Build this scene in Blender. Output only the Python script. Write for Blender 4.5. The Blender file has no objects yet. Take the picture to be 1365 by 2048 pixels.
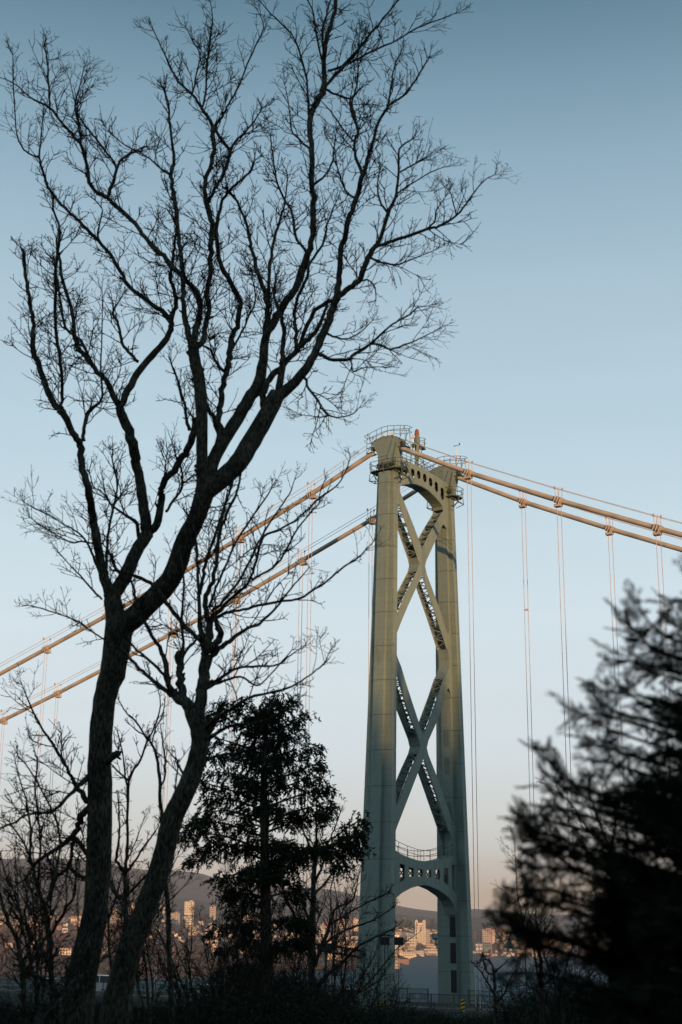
import bpy, bmesh, math, random
import numpy as np
from mathutils import Vector, Matrix
S = bpy.context.scene
COL = S.collection
# ------------------------------------------------------------------ camera, sky, sun, exposure
cam = bpy.data.cameras.new("camera")
cam.sensor_fit = 'VERTICAL'; cam.sensor_height = 36.0; cam.lens = 49.6757
cam.clip_start = 0.3; cam.clip_end = 60000
camo = bpy.data.objects.new("camera", cam); COL.objects.link(camo)
YAW, PITCH, ROLL = 0.605821, 0.292006, 0.01009
CAM = Vector((77.7358, -126.8017, 6.4961))
_r = Vector((math.cos(YAW), math.sin(YAW), 0)); _d = Vector((-math.sin(YAW), math.cos(YAW), 0))
_f = _d*math.cos(PITCH) + Vector((0, 0, 1))*math.sin(PITCH); _u = _r.cross(_f)
_r2 = _r*math.cos(ROLL) + _u*math.sin(ROLL); _u2 = -_r*math.sin(ROLL) + _u*math.cos(ROLL)
M = Matrix((_r2, _u2, -_f)).transposed().to_4x4(); M.translation = CAM
camo.matrix_world = M
cam.dof.use_dof = True; cam.dof.focus_distance = 150.0; cam.dof.aperture_fstop = 2.0
S.camera = camo
FWD = Vector((_d.x, _d.y, 0)); RGT = Vector((_r.x, _r.y, 0))

SUN_AZ = math.radians(56)          # from -Y towards +X
SUN_EL = math.radians(2.6)
sdir = Vector((math.sin(SUN_AZ)*math.cos(SUN_EL), -math.cos(SUN_AZ)*math.cos(SUN_EL), math.sin(SUN_EL)))
W = bpy.data.worlds.new("World"); S.world = W; W.use_nodes = True
nt = W.node_tree; nt.nodes.clear()
N = nt.nodes.new; L = nt.links.new
out = N('ShaderNodeOutputWorld'); bg = N('ShaderNodeBackground'); bg.inputs['Strength'].default_value = 0.10
sky = N('ShaderNodeTexSky'); sky.sky_type = 'NISHITA'; sky.sun_disc = False
sky.sun_elevation = SUN_EL; sky.sun_rotation = math.atan2(sdir.x, sdir.y)
sky.altitude = 60; sky.air_density = 1.0; sky.dust_density = 1.0; sky.ozone_density = 1.0
tc = N('ShaderNodeTexCoord'); sep = N('ShaderNodeSeparateXYZ'); L(tc.outputs['Generated'], sep.inputs[0])
# elevation-dependent colour grade of the sky (the film look of the photograph), equal on every side
ramp = N('ShaderNodeValToRGB'); cr = ramp.color_ramp
SKYG = [(0.0,(0.6199,0.4837,0.3544)),(0.0286,(0.6199,0.4837,0.3544)),(0.0445,(0.6991,0.634,0.5522)),(0.0611,(0.7195,0.7307,0.7084)),(0.0913,(0.7154,0.772,0.7752)),(0.1218,(0.7149,0.8083,0.855)),(0.2244,(0.663,0.7914,0.8662)),(0.326,(0.5097,0.6762,0.7711)),(0.4232,(0.4144,0.5663,0.6717)),(0.4691,(0.3347,0.4874,0.5987)),(0.513,(0.2605,0.4064,0.5183)),(0.5545,(0.1807,0.3091,0.4057)),(0.5935,(0.1096,0.2218,0.305)),(0.8,(0.046,0.1154,0.1708)),(1.0,(0.0329,0.0887,0.1372))]
mx = N('ShaderNodeMath'); mx.operation = 'MAXIMUM'; mx.inputs[1].default_value = 0.0; L(sep.outputs['Z'], mx.inputs[0])
cloud = N('ShaderNodeTexNoise'); cloud.inputs['Scale'].default_value = 2.2; cloud.inputs['Detail'].default_value = 4
mp = N('ShaderNodeMapping'); mp.inputs['Scale'].default_value = (1.0, 1.0, 14.0); L(tc.outputs['Generated'], mp.inputs[0]); L(mp.outputs[0], cloud.inputs['Vector'])
crc = N('ShaderNodeMapRange'); crc.inputs['From Min'].default_value = 0.5; crc.inputs['From Max'].default_value = 0.8
crc.inputs['To Min'].default_value = 1.0; crc.inputs['To Max'].default_value = 1.045; L(cloud.outputs['Fac'], crc.inputs['Value'])
while len(cr.elements) < len(SKYG): cr.elements.new(0.5)
for e, (p, c) in zip(cr.elements, SKYG): e.position = p; e.color = (c[0], c[1], c[2], 1)
L(mx.outputs[0], ramp.inputs[0])
mul = N('ShaderNodeVectorMath'); mul.operation = 'MULTIPLY'; mn = N('ShaderNodeVectorMath'); mn.operation = 'MINIMUM'; mn.inputs[1].default_value = (2.3, 2.7, 2.9)   # keeps the glow round the low sun within the film's range
L(sky.outputs[0], mn.inputs[0]); L(mn.outputs[0], mul.inputs[0]); mul.inputs[1].default_value = (.1, .1, .1)
sc = N('ShaderNodeVectorMath'); sc.operation = 'SCALE'; L(ramp.outputs[0], sc.inputs[0]); L(crc.outputs[0], sc.inputs['Scale'])
sc3 = N('ShaderNodeVectorMath'); sc3.operation = 'SCALE'; sc3.inputs['Scale'].default_value = 10.0; L(sc.outputs[0], sc3.inputs[0])
sc2 = N('ShaderNodeVectorMath'); sc2.operation = 'ADD'; L(sc3.outputs[0], sc2.inputs[0]); L(mul.outputs[0], sc2.inputs[1])
L(sc2.outputs[0], bg.inputs['Color']); L(bg.outputs[0], out.inputs[0])

sl = bpy.data.lights.new("sun", 'SUN'); sl.energy = 5.0; sl.color = (1.0,0.525,0.225); sl.angle = math.radians(0.5)
so = bpy.data.objects.new("sun", sl); COL.objects.link(so); so.location = (0, 0, 300)
so.rotation_euler = (-sdir).to_track_quat('-Z', 'Y').to_euler()
S.view_settings.view_transform = 'Standard'; S.view_settings.look = 'None'
S.view_settings.exposure = 0.0; S.view_settings.gamma = 1.0; S.view_settings.use_curve_mapping = False
S.cycles.use_denoising = True; S.cycles.max_bounces = 6; S.cycles.volume_bounces = 1; S.cycles.diffuse_bounces = 3
S.cycles.transparent_max_bounces = 8

# ------------------------------------------------------------------ materials
def mat(name, col, rough=0.7, nscale=2.0, amt=0.25, bump=0.0, spec=0.3, metal=0.0, detail=4, stretch=(1, 1, 1), col2=None):
    m = bpy.data.materials.new(name); m.use_nodes = True
    t = m.node_tree; b = t.nodes['Principled BSDF']
    b.inputs['Roughness'].default_value = rough; b.inputs['Specular IOR Level'].default_value = spec; b.inputs['Metallic'].default_value = metal
    c = t.nodes.new('ShaderNodeTexCoord'); mpn = t.nodes.new('ShaderNodeMapping'); mpn.inputs['Scale'].default_value = stretch
    t.links.new(c.outputs['Object'], mpn.inputs[0])
    n = t.nodes.new('ShaderNodeTexNoise'); n.inputs['Scale'].default_value = nscale; n.inputs['Detail'].default_value = detail
    t.links.new(mpn.outputs[0], n.inputs['Vector'])
    r = t.nodes.new('ShaderNodeValToRGB'); a = [max(0, x*(1-amt)) for x in col]; d = col2 or [min(1, x*(1+amt)) for x in col]
    r.color_ramp.elements[0].position = .3; r.color_ramp.elements[1].position = .7
    r.color_ramp.elements[0].color = (*a, 1); r.color_ramp.elements[1].color = (*d, 1)
    t.links.new(n.outputs['Fac'], r.inputs[0]); t.links.new(r.outputs[0], b.inputs['Base Color'])
    if bump:
        bn = t.nodes.new('ShaderNodeBump'); bn.inputs['Strength'].default_value = bump; bn.inputs['Distance'].default_value = 0.05
        t.links.new(n.outputs['Fac'], bn.inputs['Height']); t.links.new(bn.outputs[0], b.inputs['Normal'])
    return m
MT = {
 'steel': mat('green_bridge_paint', (.165, .187, .165), .55, .8, .20, .04, .3, stretch=(1.4, 1.4, .16)),
 'steel2': mat('fresh_green_paint', (.10, .15, .135), .5, 1.2, .15, 0, .3),
 'steeld': mat('old_dark_green_paint', (.06, .085, .075), .7, 1.0, .3, 0, .2),
 'cable': mat('cable_wrapping', (.37, .33, .27), .5, 1.2, .26, .05, .3, stretch=(.4, 1, 1)),
 'rope': mat('suspender_rope', (.48, .42, .40), .5, 3, .2),
 'bark': mat('grey_brown_bark', (.060, .056, .048), .95, 14, .6, 1.0, .08, stretch=(1, 1, .25), detail=8),
 'twig': mat('dark_twig', (.022, .019, .016), .9, 3, .3, 0, .08),
 'needle': mat('dark_green_foliage', (.028, .040, .020), .85, 1.5, .4, 0, .1),
 'soil': mat('forest_soil', (.018, .017, .012), 1, .4, .4, .4, .05),
 'asphalt': mat('asphalt', (.045, .045, .045), .9, 3, .25, .2, .2),
 'concrete': mat('concrete', (.11, .105, .095), .9, 1, .2, .1, .2),
 'line': mat('road_paint', (.6, .6, .56), .8, 3, .15),
 'rail': mat('dark_green_railing', (.05, .07, .062), .6, 2, .2),
 'hill': mat('forested_mountain', (.06, .066, .05), 1, .006, .5, 0, .02, detail=8, col2=[.085, .075, .055]),
 'wood1': mat('bare_woods', (.13, .078, .056), 1, .02, .4, 0, .05),
 'wood2': mat('dark_evergreens', (.030, .040, .024), 1, .02, .4, 0, .05),
 'orange': mat('red_beacon_paint', (.24, .10, .05), .4, 2, .1),
 'white': mat('white_paint', (.7, .68, .64), .5, 2, .08),
 'glass': mat('dark_window_glass', (.03, .04, .05), .12, 1, .2, 0, .6),
 'black': mat('black_rubber_and_shade', (.02, .02, .02), .8, 2, .2),  # also the painted shade of the far leg's recess
 'red': mat('red_paint', (.5, .05, .03), .5, 2, .15),
 'yellow': mat('yellow_sign', (.6, .38, .03), .5, 2, .1),
 'carwhite': mat('white_car_paint', (.65, .66, .66), .25, 2, .04, 0, .6),
 'cardark': mat('dark_car_paint', (.03, .035, .045), .2, 2, .1, 0, .6),
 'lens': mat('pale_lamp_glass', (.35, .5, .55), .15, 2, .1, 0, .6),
}
TONES = [(.66, .60, .50), (.48, .40, .30), (.58, .46, .36), (.19, .19, .20), (.58, .58, .57), (.30, .17, .12), (.12, .19, .18)]
TM = [mat('far_wall_paint_%s' % n, c, .9, .05, .12) for n, c in zip(('cream', 'tan', 'peach', 'grey', 'white', 'rust', 'green'), TONES)]
ROOFS = [mat('far_roof_grey', (.10, .095, .09), .9, .1, .3), mat('far_roof_brown', (.16, .09, .06), .9, .1, .3), mat('far_roof_pale', (.34, .31, .28), .9, .1, .2)]
FWIN = mat('far_window', (.06, .055, .05), .25, .2, .3, 0, .5)

def water_mat():
    m = bpy.data.materials.new('inlet_water'); m.use_nodes = True; t = m.node_tree; t.nodes.clear()
    o = t.nodes.new('ShaderNodeOutputMaterial'); d = t.nodes.new('ShaderNodeBsdfDiffuse'); g = t.nodes.new('ShaderNodeBsdfGlossy'); x = t.nodes.new('ShaderNodeMixShader')
    d.inputs['Color'].default_value = (.020, .085, .115, 1); g.inputs['Roughness'].default_value = .3; g.inputs['Color'].default_value = (.45, .8, .9, 1); x.inputs[0].default_value = .045
    c = t.nodes.new('ShaderNodeTexCoord'); n = t.nodes.new('ShaderNodeTexNoise'); n.inputs['Scale'].default_value = .05; n.inputs['Detail'].default_value = 6
    t.links.new(c.outputs['Object'], n.inputs['Vector']); bn = t.nodes.new('ShaderNodeBump'); bn.inputs['Strength'].default_value = 1.0; bn.inputs['Distance'].default_value = 4.0
    t.links.new(n.outputs['Fac'], bn.inputs['Height']); t.links.new(bn.outputs[0], g.inputs['Normal'])
    t.links.new(d.outputs[0], x.inputs[1]); t.links.new(g.outputs[0], x.inputs[2]); t.links.new(x.outputs[0], o.inputs[0])
    return m
MT['water'] = water_mat()
def bark_mat():
    m = bpy.data.materials.new('furrowed_bark'); m.use_nodes = True; t = m.node_tree; b = t.nodes['Principled BSDF']; b.inputs['Roughness'].default_value = .95; b.inputs['Specular IOR Level'].default_value = .08
    c = t.nodes.new('ShaderNodeTexCoord'); mp_ = t.nodes.new('ShaderNodeMapping'); mp_.inputs['Scale'].default_value = (1, 1, .3); t.links.new(c.outputs['Object'], mp_.inputs[0])
    v = t.nodes.new('ShaderNodeTexNoise'); v.inputs['Scale'].default_value = 30; v.inputs['Detail'].default_value = 7; t.links.new(mp_.outputs[0], v.inputs['Vector'])
    n = t.nodes.new('ShaderNodeTexNoise'); n.inputs['Scale'].default_value = 3.0; n.inputs['Detail'].default_value = 5; t.links.new(c.outputs['Object'], n.inputs['Vector'])
    r = t.nodes.new('ShaderNodeValToRGB'); r.color_ramp.elements[0].position = .38; r.color_ramp.elements[1].position = .66
    r.color_ramp.elements[0].color = (.034, .031, .024, 1); r.color_ramp.elements[1].color = (.14, .132, .106, 1); t.links.new(v.outputs['Fac'], r.inputs[0])
    r2 = t.nodes.new('ShaderNodeValToRGB'); r2.color_ramp.elements[0].position = .35; r2.color_ramp.elements[1].position = .65
    r2.color_ramp.elements[0].color = (.55, .55, .5, 1); r2.color_ramp.elements[1].color = (1.1, 1.1, 1.05, 1); t.links.new(n.outputs['Fac'], r2.inputs[0])
    x = t.nodes.new('ShaderNodeMix'); x.data_type = 'RGBA'; x.blend_type = 'MULTIPLY'; x.inputs[0].default_value = 1; t.links.new(r.outputs[0], x.inputs[6]); t.links.new(r2.outputs[0], x.inputs[7]); t.links.new(x.outputs[2], b.inputs['Base Color'])
    bn = t.nodes.new('ShaderNodeBump'); bn.inputs['Strength'].default_value = 1.0; bn.inputs['Distance'].default_value = .03; t.links.new(v.outputs['Fac'], bn.inputs['Height']); t.links.new(bn.outputs[0], b.inputs['Normal'])
    return m
MT['bark'] = bark_mat()
def steel_mat():
    m = bpy.data.materials.new('weathered_green_bridge_paint'); m.use_nodes = True; t = m.node_tree; b = t.nodes['Principled BSDF']; b.inputs['Roughness'].default_value = .55; b.inputs['Specular IOR Level'].default_value = .3
    c = t.nodes.new('ShaderNodeTexCoord'); cur = None
    for sc_, st, lo, hi, p0, p1 in ((.8, (1.6, 1.6, .14), (.89, .91, .91), (1.06, 1.04, 1.02), .3, .7), (2.2, (1, 1, 1), (.94, .94, .94), (1.03, 1.03, 1.03), .35, .65), (1.0, (.05, .05, 5), (.965, .965, .965), (1.02, 1.02, 1.02), .42, .58), (.55, (1, 1, .35), (.80, .76, .72), (1, 1, 1), .28, .40), (3.0, (2, 2, .05), (.84, .78, .72), (1, 1, 1), .32, .40)):
        mp_ = t.nodes.new('ShaderNodeMapping'); mp_.inputs['Scale'].default_value = st; t.links.new(c.outputs['Object'], mp_.inputs[0])
        n = t.nodes.new('ShaderNodeTexNoise'); n.inputs['Scale'].default_value = sc_; n.inputs['Detail'].default_value = 6; t.links.new(mp_.outputs[0], n.inputs['Vector'])
        r = t.nodes.new('ShaderNodeValToRGB'); r.color_ramp.elements[0].position = p0; r.color_ramp.elements[1].position = p1; r.color_ramp.elements[0].color = (*lo, 1); r.color_ramp.elements[1].color = (*hi, 1); t.links.new(n.outputs['Fac'], r.inputs[0])
        x = t.nodes.new('ShaderNodeMix'); x.data_type = 'RGBA'; x.blend_type = 'MULTIPLY'; x.inputs[0].default_value = 1
        if cur is None: x.inputs[6].default_value = (*(0.17,0.232,0.212), 1)
        else: t.links.new(cur, x.inputs[6])
        t.links.new(r.outputs[0], x.inputs[7]); cur = x.outputs[2]
    t.links.new(cur, b.inputs['Base Color']); return m
MT['steel'] = steel_mat()

# ------------------------------------------------------------------ helpers
LOC = {}
def where(o):
    return LOC.get(o.name, Vector((0, 0, 0))) if o else Vector((0, 0, 0))
class MB:
    def __init__(s): s.v = []; s.f = []
    def add(s, vs, fs):
        k = len(s.v); s.v += [tuple(p) for p in vs]; s.f += [tuple(i+k for i in f) for f in fs]
    def box(s, c, d, rz=0.0):
        x, y, z = (q/2 for q in d); cs, sn = math.cos(rz), math.sin(rz); vs = []
        for dz in (-z, z):
            for dx, dy in ((-x, -y), (x, -y), (x, y), (-x, y)): vs.append((c[0]+dx*cs-dy*sn, c[1]+dx*sn+dy*cs, c[2]+dz))
        s.add(vs, [(3, 2, 1, 0), (4, 5, 6, 7), (0, 1, 5, 4), (1, 2, 6, 5), (2, 3, 7, 6), (3, 0, 4, 7)])
    def prism(s, lo, hi):
        n = len(lo); s.add(list(lo)+list(hi), [tuple(range(n-1, -1, -1)), tuple(range(n, 2*n))]+[(i, (i+1) % n, n+(i+1) % n, n+i) for i in range(n)])
    def tube(s, pts, rad, n=6, cap=True):
        pts = [Vector(p) for p in pts]; m = len(pts)
        if not hasattr(rad, '__len__'): rad = [rad]*m
        k = len(s.v); a = None
        for i, p in enumerate(pts):
            t = (pts[min(i+1, m-1)]-pts[max(i-1, 0)])
            if t.length < 1e-9: t = Vector((0, 0, 1))
            t.normalize()
            if a is None:
                a = t.cross(Vector((0, 0, 1)));
                if a.length < .01: a = t.cross(Vector((1, 0, 0)))
            else: a = a - t*a.dot(t)
            a.normalize(); b = t.cross(a)
            for j in range(n):
                w = 2*math.pi*j/n; q = p+(a*math.cos(w)+b*math.sin(w))*rad[i]; s.v.append((q.x, q.y, q.z))
        for i in range(m-1):
            for j in range(n):
                s.f.append((k+i*n+j, k+i*n+(j+1) % n, k+(i+1)*n+(j+1) % n, k+(i+1)*n+j))
        if cap and n > 3: s.f.append(tuple(k+j for j in range(n-1, -1, -1))); s.f.append(tuple(k+(m-1)*n+j for j in range(n)))
    def bar(s, p, q, r=.04, n=4): s.tube([p, q], r, n)
    def build(s, name, m, parent=None, smooth=False, loc=None, **pr):
        me = bpy.data.meshes.new(name); off = where(parent) if parent else (Vector(loc) if loc else Vector((0, 0, 0)))
        va = np.array(s.v, dtype=np.float64)-np.array(off)
        me.from_pydata(va.tolist(), [], s.f); me.update()
        if smooth: me.polygons.foreach_set('use_smooth', [True]*len(me.polygons))
        me.materials.append(m)
        o = bpy.data.objects.new(name, me); COL.objects.link(o)
        if parent: o.parent = parent; LOC[o.name] = off
        else: o.location = off; LOC[o.name] = off
        for k, v in pr.items(): o[k] = v
        return o
def empty(name, loc, label, cat, group=None):
    o = bpy.data.objects.new(name, None); COL.objects.link(o); o.location = loc; o.empty_display_size = .2
    o['label'] = label; o['category'] = cat
    if group: o['group'] = group
    LOC[o.name] = Vector(loc); return o
def tag(o, label, cat, group=None):
    o['label'] = label; o['category'] = cat
    if group: o['group'] = group
    return o
def plate(name, m, parent, outline, holes, x, th):
    """flat steel plate in a plane of constant x, outline and holes as (y, z)"""
    bm = bmesh.new(); es = []
    for loop in [outline]+list(holes):
        vs = [bm.verts.new((0, y, z)) for y, z in loop]
        for i in range(len(vs)): es.append(bm.edges.new((vs[i], vs[(i+1) % len(vs)])))
    bmesh.ops.triangle_fill(bm, edges=es, use_beauty=True)
    bmesh.ops.recalc_face_normals(bm, faces=bm.faces)
    g = bmesh.ops.extrude_face_region(bm, geom=list(bm.faces))
    for v in g['geom']:
        if isinstance(v, bmesh.types.BMVert): v.co.x += th
    bmesh.ops.recalc_face_normals(bm, faces=bm.faces)
    off = where(parent)
    for v in bm.verts: v.co += Vector((x-th/2, 0, 0))-off
    me = bpy.data.meshes.new(name); bm.to_mesh(me); bm.free(); me.materials.append(m)
    o = bpy.data.objects.new(name, me); COL.objects.link(o); o.parent = parent; LOC[o.name] = off
    return o
def spline(P, k=4):
    """Catmull-Rom through rows of numbers"""
    P = [np.array(p, float) for p in P]; out = []
    for i in range(len(P)-1):
        p0 = P[max(i-1, 0)]; p1 = P[i]; p2 = P[i+1]; p3 = P[min(i+2, len(P)-1)]
        for j in range(k):
            t = j/k
            out.append(.5*(2*p1+(p2-p0)*t+(2*p0-5*p1+4*p2-p3)*t*t+(3*p1-p0-3*p2+p3)*t**3))
    out.append(P[-1]); return out

# ------------------------------------------------------------------ setting: water, far land, near ground
WZ = -60.5
m = MB(); a = 45000
m.v = [(-a, -a, WZ), (a, -a, WZ), (a, a, WZ), (-a, a, WZ)]; m.f = [(0, 1, 2, 3)]
m.build('water', MT['water'], kind='structure')
TT = [-1.1062,-0.8028,-0.5327,-0.3298,-0.2283,-0.208,-0.1877,-0.1775,-0.1674,-0.1606,-0.1437,-0.1267,-0.0962,-0.0793,-0.059,-0.0386,-0.0183,-0.0027,0.0095,0.0224,0.039,0.0393,0.0427,0.0454,0.0502,0.0543,0.0597,0.0702,0.0766,0.0834,0.0868,0.0933,0.1106,0.1217,0.1312,0.1445,0.2344,0.4161,0.6541,0.9947]
DG = [1800,2100,2300,2450,2560,2620,2680,2760,2860,3000,3200,3500,3800,4050,4250,4330,4400,4460,4540,4650,4800,5000,5200,5500,5800,6100,6400,6800,7400,8000,8500,9000,9500,10300,11000,12000,13000,14000,15000]
GZ = [[-70,-50,-26,-8,5,8,7,5,3,1,-3,-8,-2,3,7,9,11,12,14,16,19,23,28,46,65,83,102,91,76,169,247,324,287,227,300,404,508,356,203],[-70,-50,-26,-8,5,8,7,5,3,1,-3,-8,-2,3,7,9,11,12,14,16,19,23,28,46,65,83,102,91,76,169,247,324,287,227,300,404,508,356,203],[-70,-50,-26,-8,5,8,7,5,3,1,-3,-8,-2,3,7,9,11,12,14,16,19,23,28,46,65,83,102,91,76,169,247,324,287,227,300,404,508,356,203],[-70,-61,-49,-38,-30,-26,-21,-18,-16,-14,-11,-6,1,7,12,14,16,18,20,23,26,32,37,58,78,99,120,108,90,223,333,444,393,311,400,528,656,459,262],[-70,-62,-56,-49,-43,-40,-37,-34,-30,-25,-18,-8,1,8,14,16,18,20,22,26,30,36,41,63,85,107,129,116,97,222,327,432,382,302,388,511,634,444,254],[-70,-64,-57,-51,-46,-43,-41,-37,-33,-28,-21,-10,0,7,13,15,17,19,21,25,29,35,40,62,84,105,127,114,95,201,290,378,335,265,366,511,656,459,262],[-70,-67,-58,-52,-48,-46,-43,-40,-36,-31,-23,-12,-1,6,12,14,16,18,20,24,28,34,39,61,82,103,125,112,94,187,265,344,304,240,344,492,640,448,256],[-70,-68,-59,-53,-49,-47,-45,-42,-38,-33,-25,-13,-1,6,12,14,16,18,20,23,27,33,39,60,81,103,124,111,93,181,254,328,290,229,337,491,645,451,258],[-70,-69,-59,-54,-50,-48,-46,-43,-40,-34,-26,-14,-2,5,11,13,15,17,19,23,27,33,38,60,81,102,123,111,92,175,243,312,276,218,325,478,630,441,252],[-70,-70,-59,-55,-51,-49,-47,-44,-41,-35,-27,-14,-2,5,11,13,15,17,19,22,26,32,38,59,80,102,123,110,92,171,236,301,267,211,317,468,620,434,248],[-70,-70,-60,-56,-53,-51,-49,-47,-44,-38,-30,-17,-5,2,7,10,12,13,15,19,23,28,34,56,78,100,122,110,91,159,215,271,240,190,294,444,593,415,237],[-70,-70,-60,-57,-54,-52,-51,-49,-46,-41,-33,-20,-8,-1,4,6,8,10,12,15,19,24,30,52,75,98,121,109,90,147,194,241,213,169,272,419,566,396,226],[-70,-70,-61,-58,-57,-55,-54,-53,-51,-47,-39,-26,-13,-6,-2,0,2,4,6,8,12,17,22,43,64,85,106,96,80,131,174,217,192,152,256,404,552,386,221],[-70,-70,-62,-59,-57,-56,-55,-54,-52,-49,-41,-28,-16,-9,-4,-2,-1,1,3,5,9,14,19,39,58,78,98,88,74,123,164,204,181,143,231,355,480,336,192],[-70,-70,-70,-62,-60,-59,-58,-56,-55,-52,-47,-36,-24,-14,-9,-7,-5,-4,-2,1,5,10,15,34,53,72,91,82,68,114,152,190,168,133,213,329,444,311,178],[-70,-70,-70,-70,-70,-64,-61,-60,-58,-56,-52,-44,-33,-24,-16,-14,-12,-10,-8,-5,0,5,11,29,47,65,84,75,63,105,140,175,155,122,196,302,408,286,163],[-70,-70,-70,-70,-70,-70,-70,-68,-61,-59,-55,-50,-40,-31,-24,-21,-19,-17,-14,-11,-6,1,8,25,43,60,78,70,58,103,140,177,156,124,196,300,403,282,161],[-70,-70,-70,-70,-70,-70,-70,-70,-62,-59,-56,-51,-42,-33,-27,-24,-22,-20,-17,-13,-8,-2,5,22,40,57,75,67,56,102,140,178,157,125,196,298,400,280,160],[-70,-70,-70,-70,-70,-70,-70,-70,-64,-60,-56,-51,-43,-35,-28,-26,-24,-22,-19,-16,-11,-4,2,20,37,55,72,65,54,101,140,179,158,125,191,286,380,266,152],[-70,-70,-70,-70,-70,-70,-70,-70,-68,-60,-57,-52,-44,-37,-31,-28,-26,-24,-22,-18,-13,-7,-1,16,33,50,67,60,50,92,126,161,142,113,172,257,342,239,137],[-70,-70,-70,-70,-70,-70,-70,-70,-70,-70,-61,-56,-50,-44,-38,-36,-34,-32,-30,-27,-22,-13,-5,11,27,43,60,54,45,79,108,137,122,96,147,220,294,206,117],[-70,-70,-70,-70,-70,-70,-70,-70,-70,-70,-61,-56,-51,-44,-38,-36,-34,-33,-30,-27,-22,-14,-5,11,27,43,59,53,45,79,108,137,121,96,147,220,293,205,117],[-70,-70,-70,-70,-70,-70,-70,-70,-70,-70,-70,-59,-54,-50,-45,-42,-40,-39,-37,-34,-29,-21,-6,10,26,42,58,52,43,77,105,133,118,93,143,214,286,200,114],[-70,-70,-70,-70,-70,-70,-70,-70,-70,-70,-70,-70,-60,-56,-52,-51,-50,-48,-46,-43,-39,-33,-28,10,26,42,58,52,43,76,103,130,115,91,140,210,280,196,112],[-70,-70,-70,-70,-70,-70,-70,-70,-70,-70,-70,-70,-70,-70,-70,-68,-62,-61,-59,-56,-49,-28,-7,9,25,41,57,52,43,74,99,125,110,87,135,202,270,189,108],[-70,-70,-70,-70,-70,-70,-70,-70,-70,-70,-70,-70,-70,-70,-70,-70,-70,-70,-70,-70,-70,-70,-59,9,25,41,57,51,43,72,96,120,106,84,130,196,261,183,105],[-70,-70,-70,-70,-70,-70,-70,-70,-70,-70,-70,-70,-70,-70,-70,-70,-70,-70,-70,-70,-70,-70,-65,-55,24,40,56,51,42,69,91,114,101,80,124,188,252,176,101],[-70,-70,-70,-70,-70,-70,-70,-70,-70,-70,-70,-70,-70,-70,-70,-70,-70,-70,-70,-70,-70,-70,-70,-57,23,39,55,50,41,64,83,102,90,71,113,173,234,163,93],[-70,-70,-70,-70,-70,-70,-70,-70,-70,-70,-70,-70,-70,-70,-70,-70,-70,-70,-70,-70,-70,-70,-70,-57,21,36,51,46,38,65,87,110,97,77,119,178,238,167,95],[-70,-70,-70,-70,-70,-70,-70,-70,-70,-70,-70,-70,-70,-70,-70,-70,-70,-70,-70,-70,-70,-70,-69,-56,18,32,47,42,35,66,92,118,105,83,124,183,243,170,97],[-70,-70,-70,-70,-70,-70,-70,-70,-70,-70,-70,-70,-70,-70,-70,-70,-70,-70,-70,-70,-70,-70,-68,-56,17,31,45,40,33,67,95,122,108,86,127,186,245,171,98],[-70,-70,-70,-70,-70,-70,-70,-70,-70,-70,-70,-70,-70,-70,-70,-70,-70,-70,-70,-70,-70,-70,-67,-56,14,27,40,36,30,68,99,130,115,91,132,191,249,174,100],[-70,-70,-70,-70,-70,-70,-70,-70,-70,-70,-70,-70,-70,-70,-70,-70,-70,-70,-70,-70,-70,-70,-63,-55,11,24,37,33,28,77,118,158,140,111,143,190,237,166,95],[-70,-70,-70,-70,-70,-70,-70,-70,-70,-70,-70,-70,-70,-70,-70,-70,-70,-70,-70,-70,-70,-70,-68,-56,11,23,35,32,26,72,110,148,131,103,136,182,228,160,91],[-70,-70,-70,-70,-70,-70,-70,-70,-70,-70,-70,-70,-70,-70,-70,-70,-70,-70,-70,-70,-70,-70,-70,-57,10,22,34,31,26,57,84,110,97,77,114,167,220,154,88],[-70,-70,-70,-70,-70,-70,-70,-70,-70,-70,-70,-70,-70,-70,-70,-70,-70,-70,-70,-70,-70,-70,-70,-58,11,23,34,31,26,49,68,88,78,61,100,154,209,146,84],[-70,-70,-70,-70,-70,-70,-70,-70,-70,-70,-70,-70,-70,-70,-70,-70,-70,-70,-70,-70,-70,-70,-70,-70,-57,25,36,33,27,53,74,96,85,67,116,185,254,178,102],[-70,-70,-70,-70,-70,-70,-70,-70,-70,-70,-70,-70,-70,-70,-70,-70,-70,-70,-70,-70,-70,-70,-70,-70,-70,-70,-70,-54,36,75,108,141,125,99,158,244,329,230,131],[-70,-70,-70,-70,-70,-70,-70,-70,-70,-70,-70,-70,-70,-70,-70,-70,-70,-70,-70,-70,-70,-70,-70,-70,-70,-70,-70,-70,-70,-62,106,132,117,93,145,220,295,206,118],[-70,-70,-70,-70,-70,-70,-70,-70,-70,-70,-70,-70,-70,-70,-70,-70,-70,-70,-70,-70,-70,-70,-70,-70,-70,-70,-70,-70,-70,-62,106,132,117,93,145,220,295,206,118]]
def far_z(t, D):
    i = max(0, min(len(TT)-2, int(np.searchsorted(TT, t))-1)); j = max(0, min(len(DG)-2, int(np.searchsorted(DG, D))-1))
    a = (t-TT[i])/(TT[i+1]-TT[i]); b = (D-DG[j])/(DG[j+1]-DG[j]); a = min(max(a, 0), 1); b = min(max(b, 0), 1)
    return (GZ[i][j]*(1-a)+GZ[i+1][j]*a)*(1-b)+(GZ[i][j+1]*(1-a)+GZ[i+1][j+1]*a)*b
def noise2(x, y, seed=0):
    v = 0
    for o in range(5):
        f = 2**o; v += (math.sin(x*f*1.3+1.7*o+seed)*math.cos(y*f*1.1-2.3*o+seed*2)+math.sin((x+y)*f*.9+o*3.1))/f
    return v*.25
nx, ny = 260, 96
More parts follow.
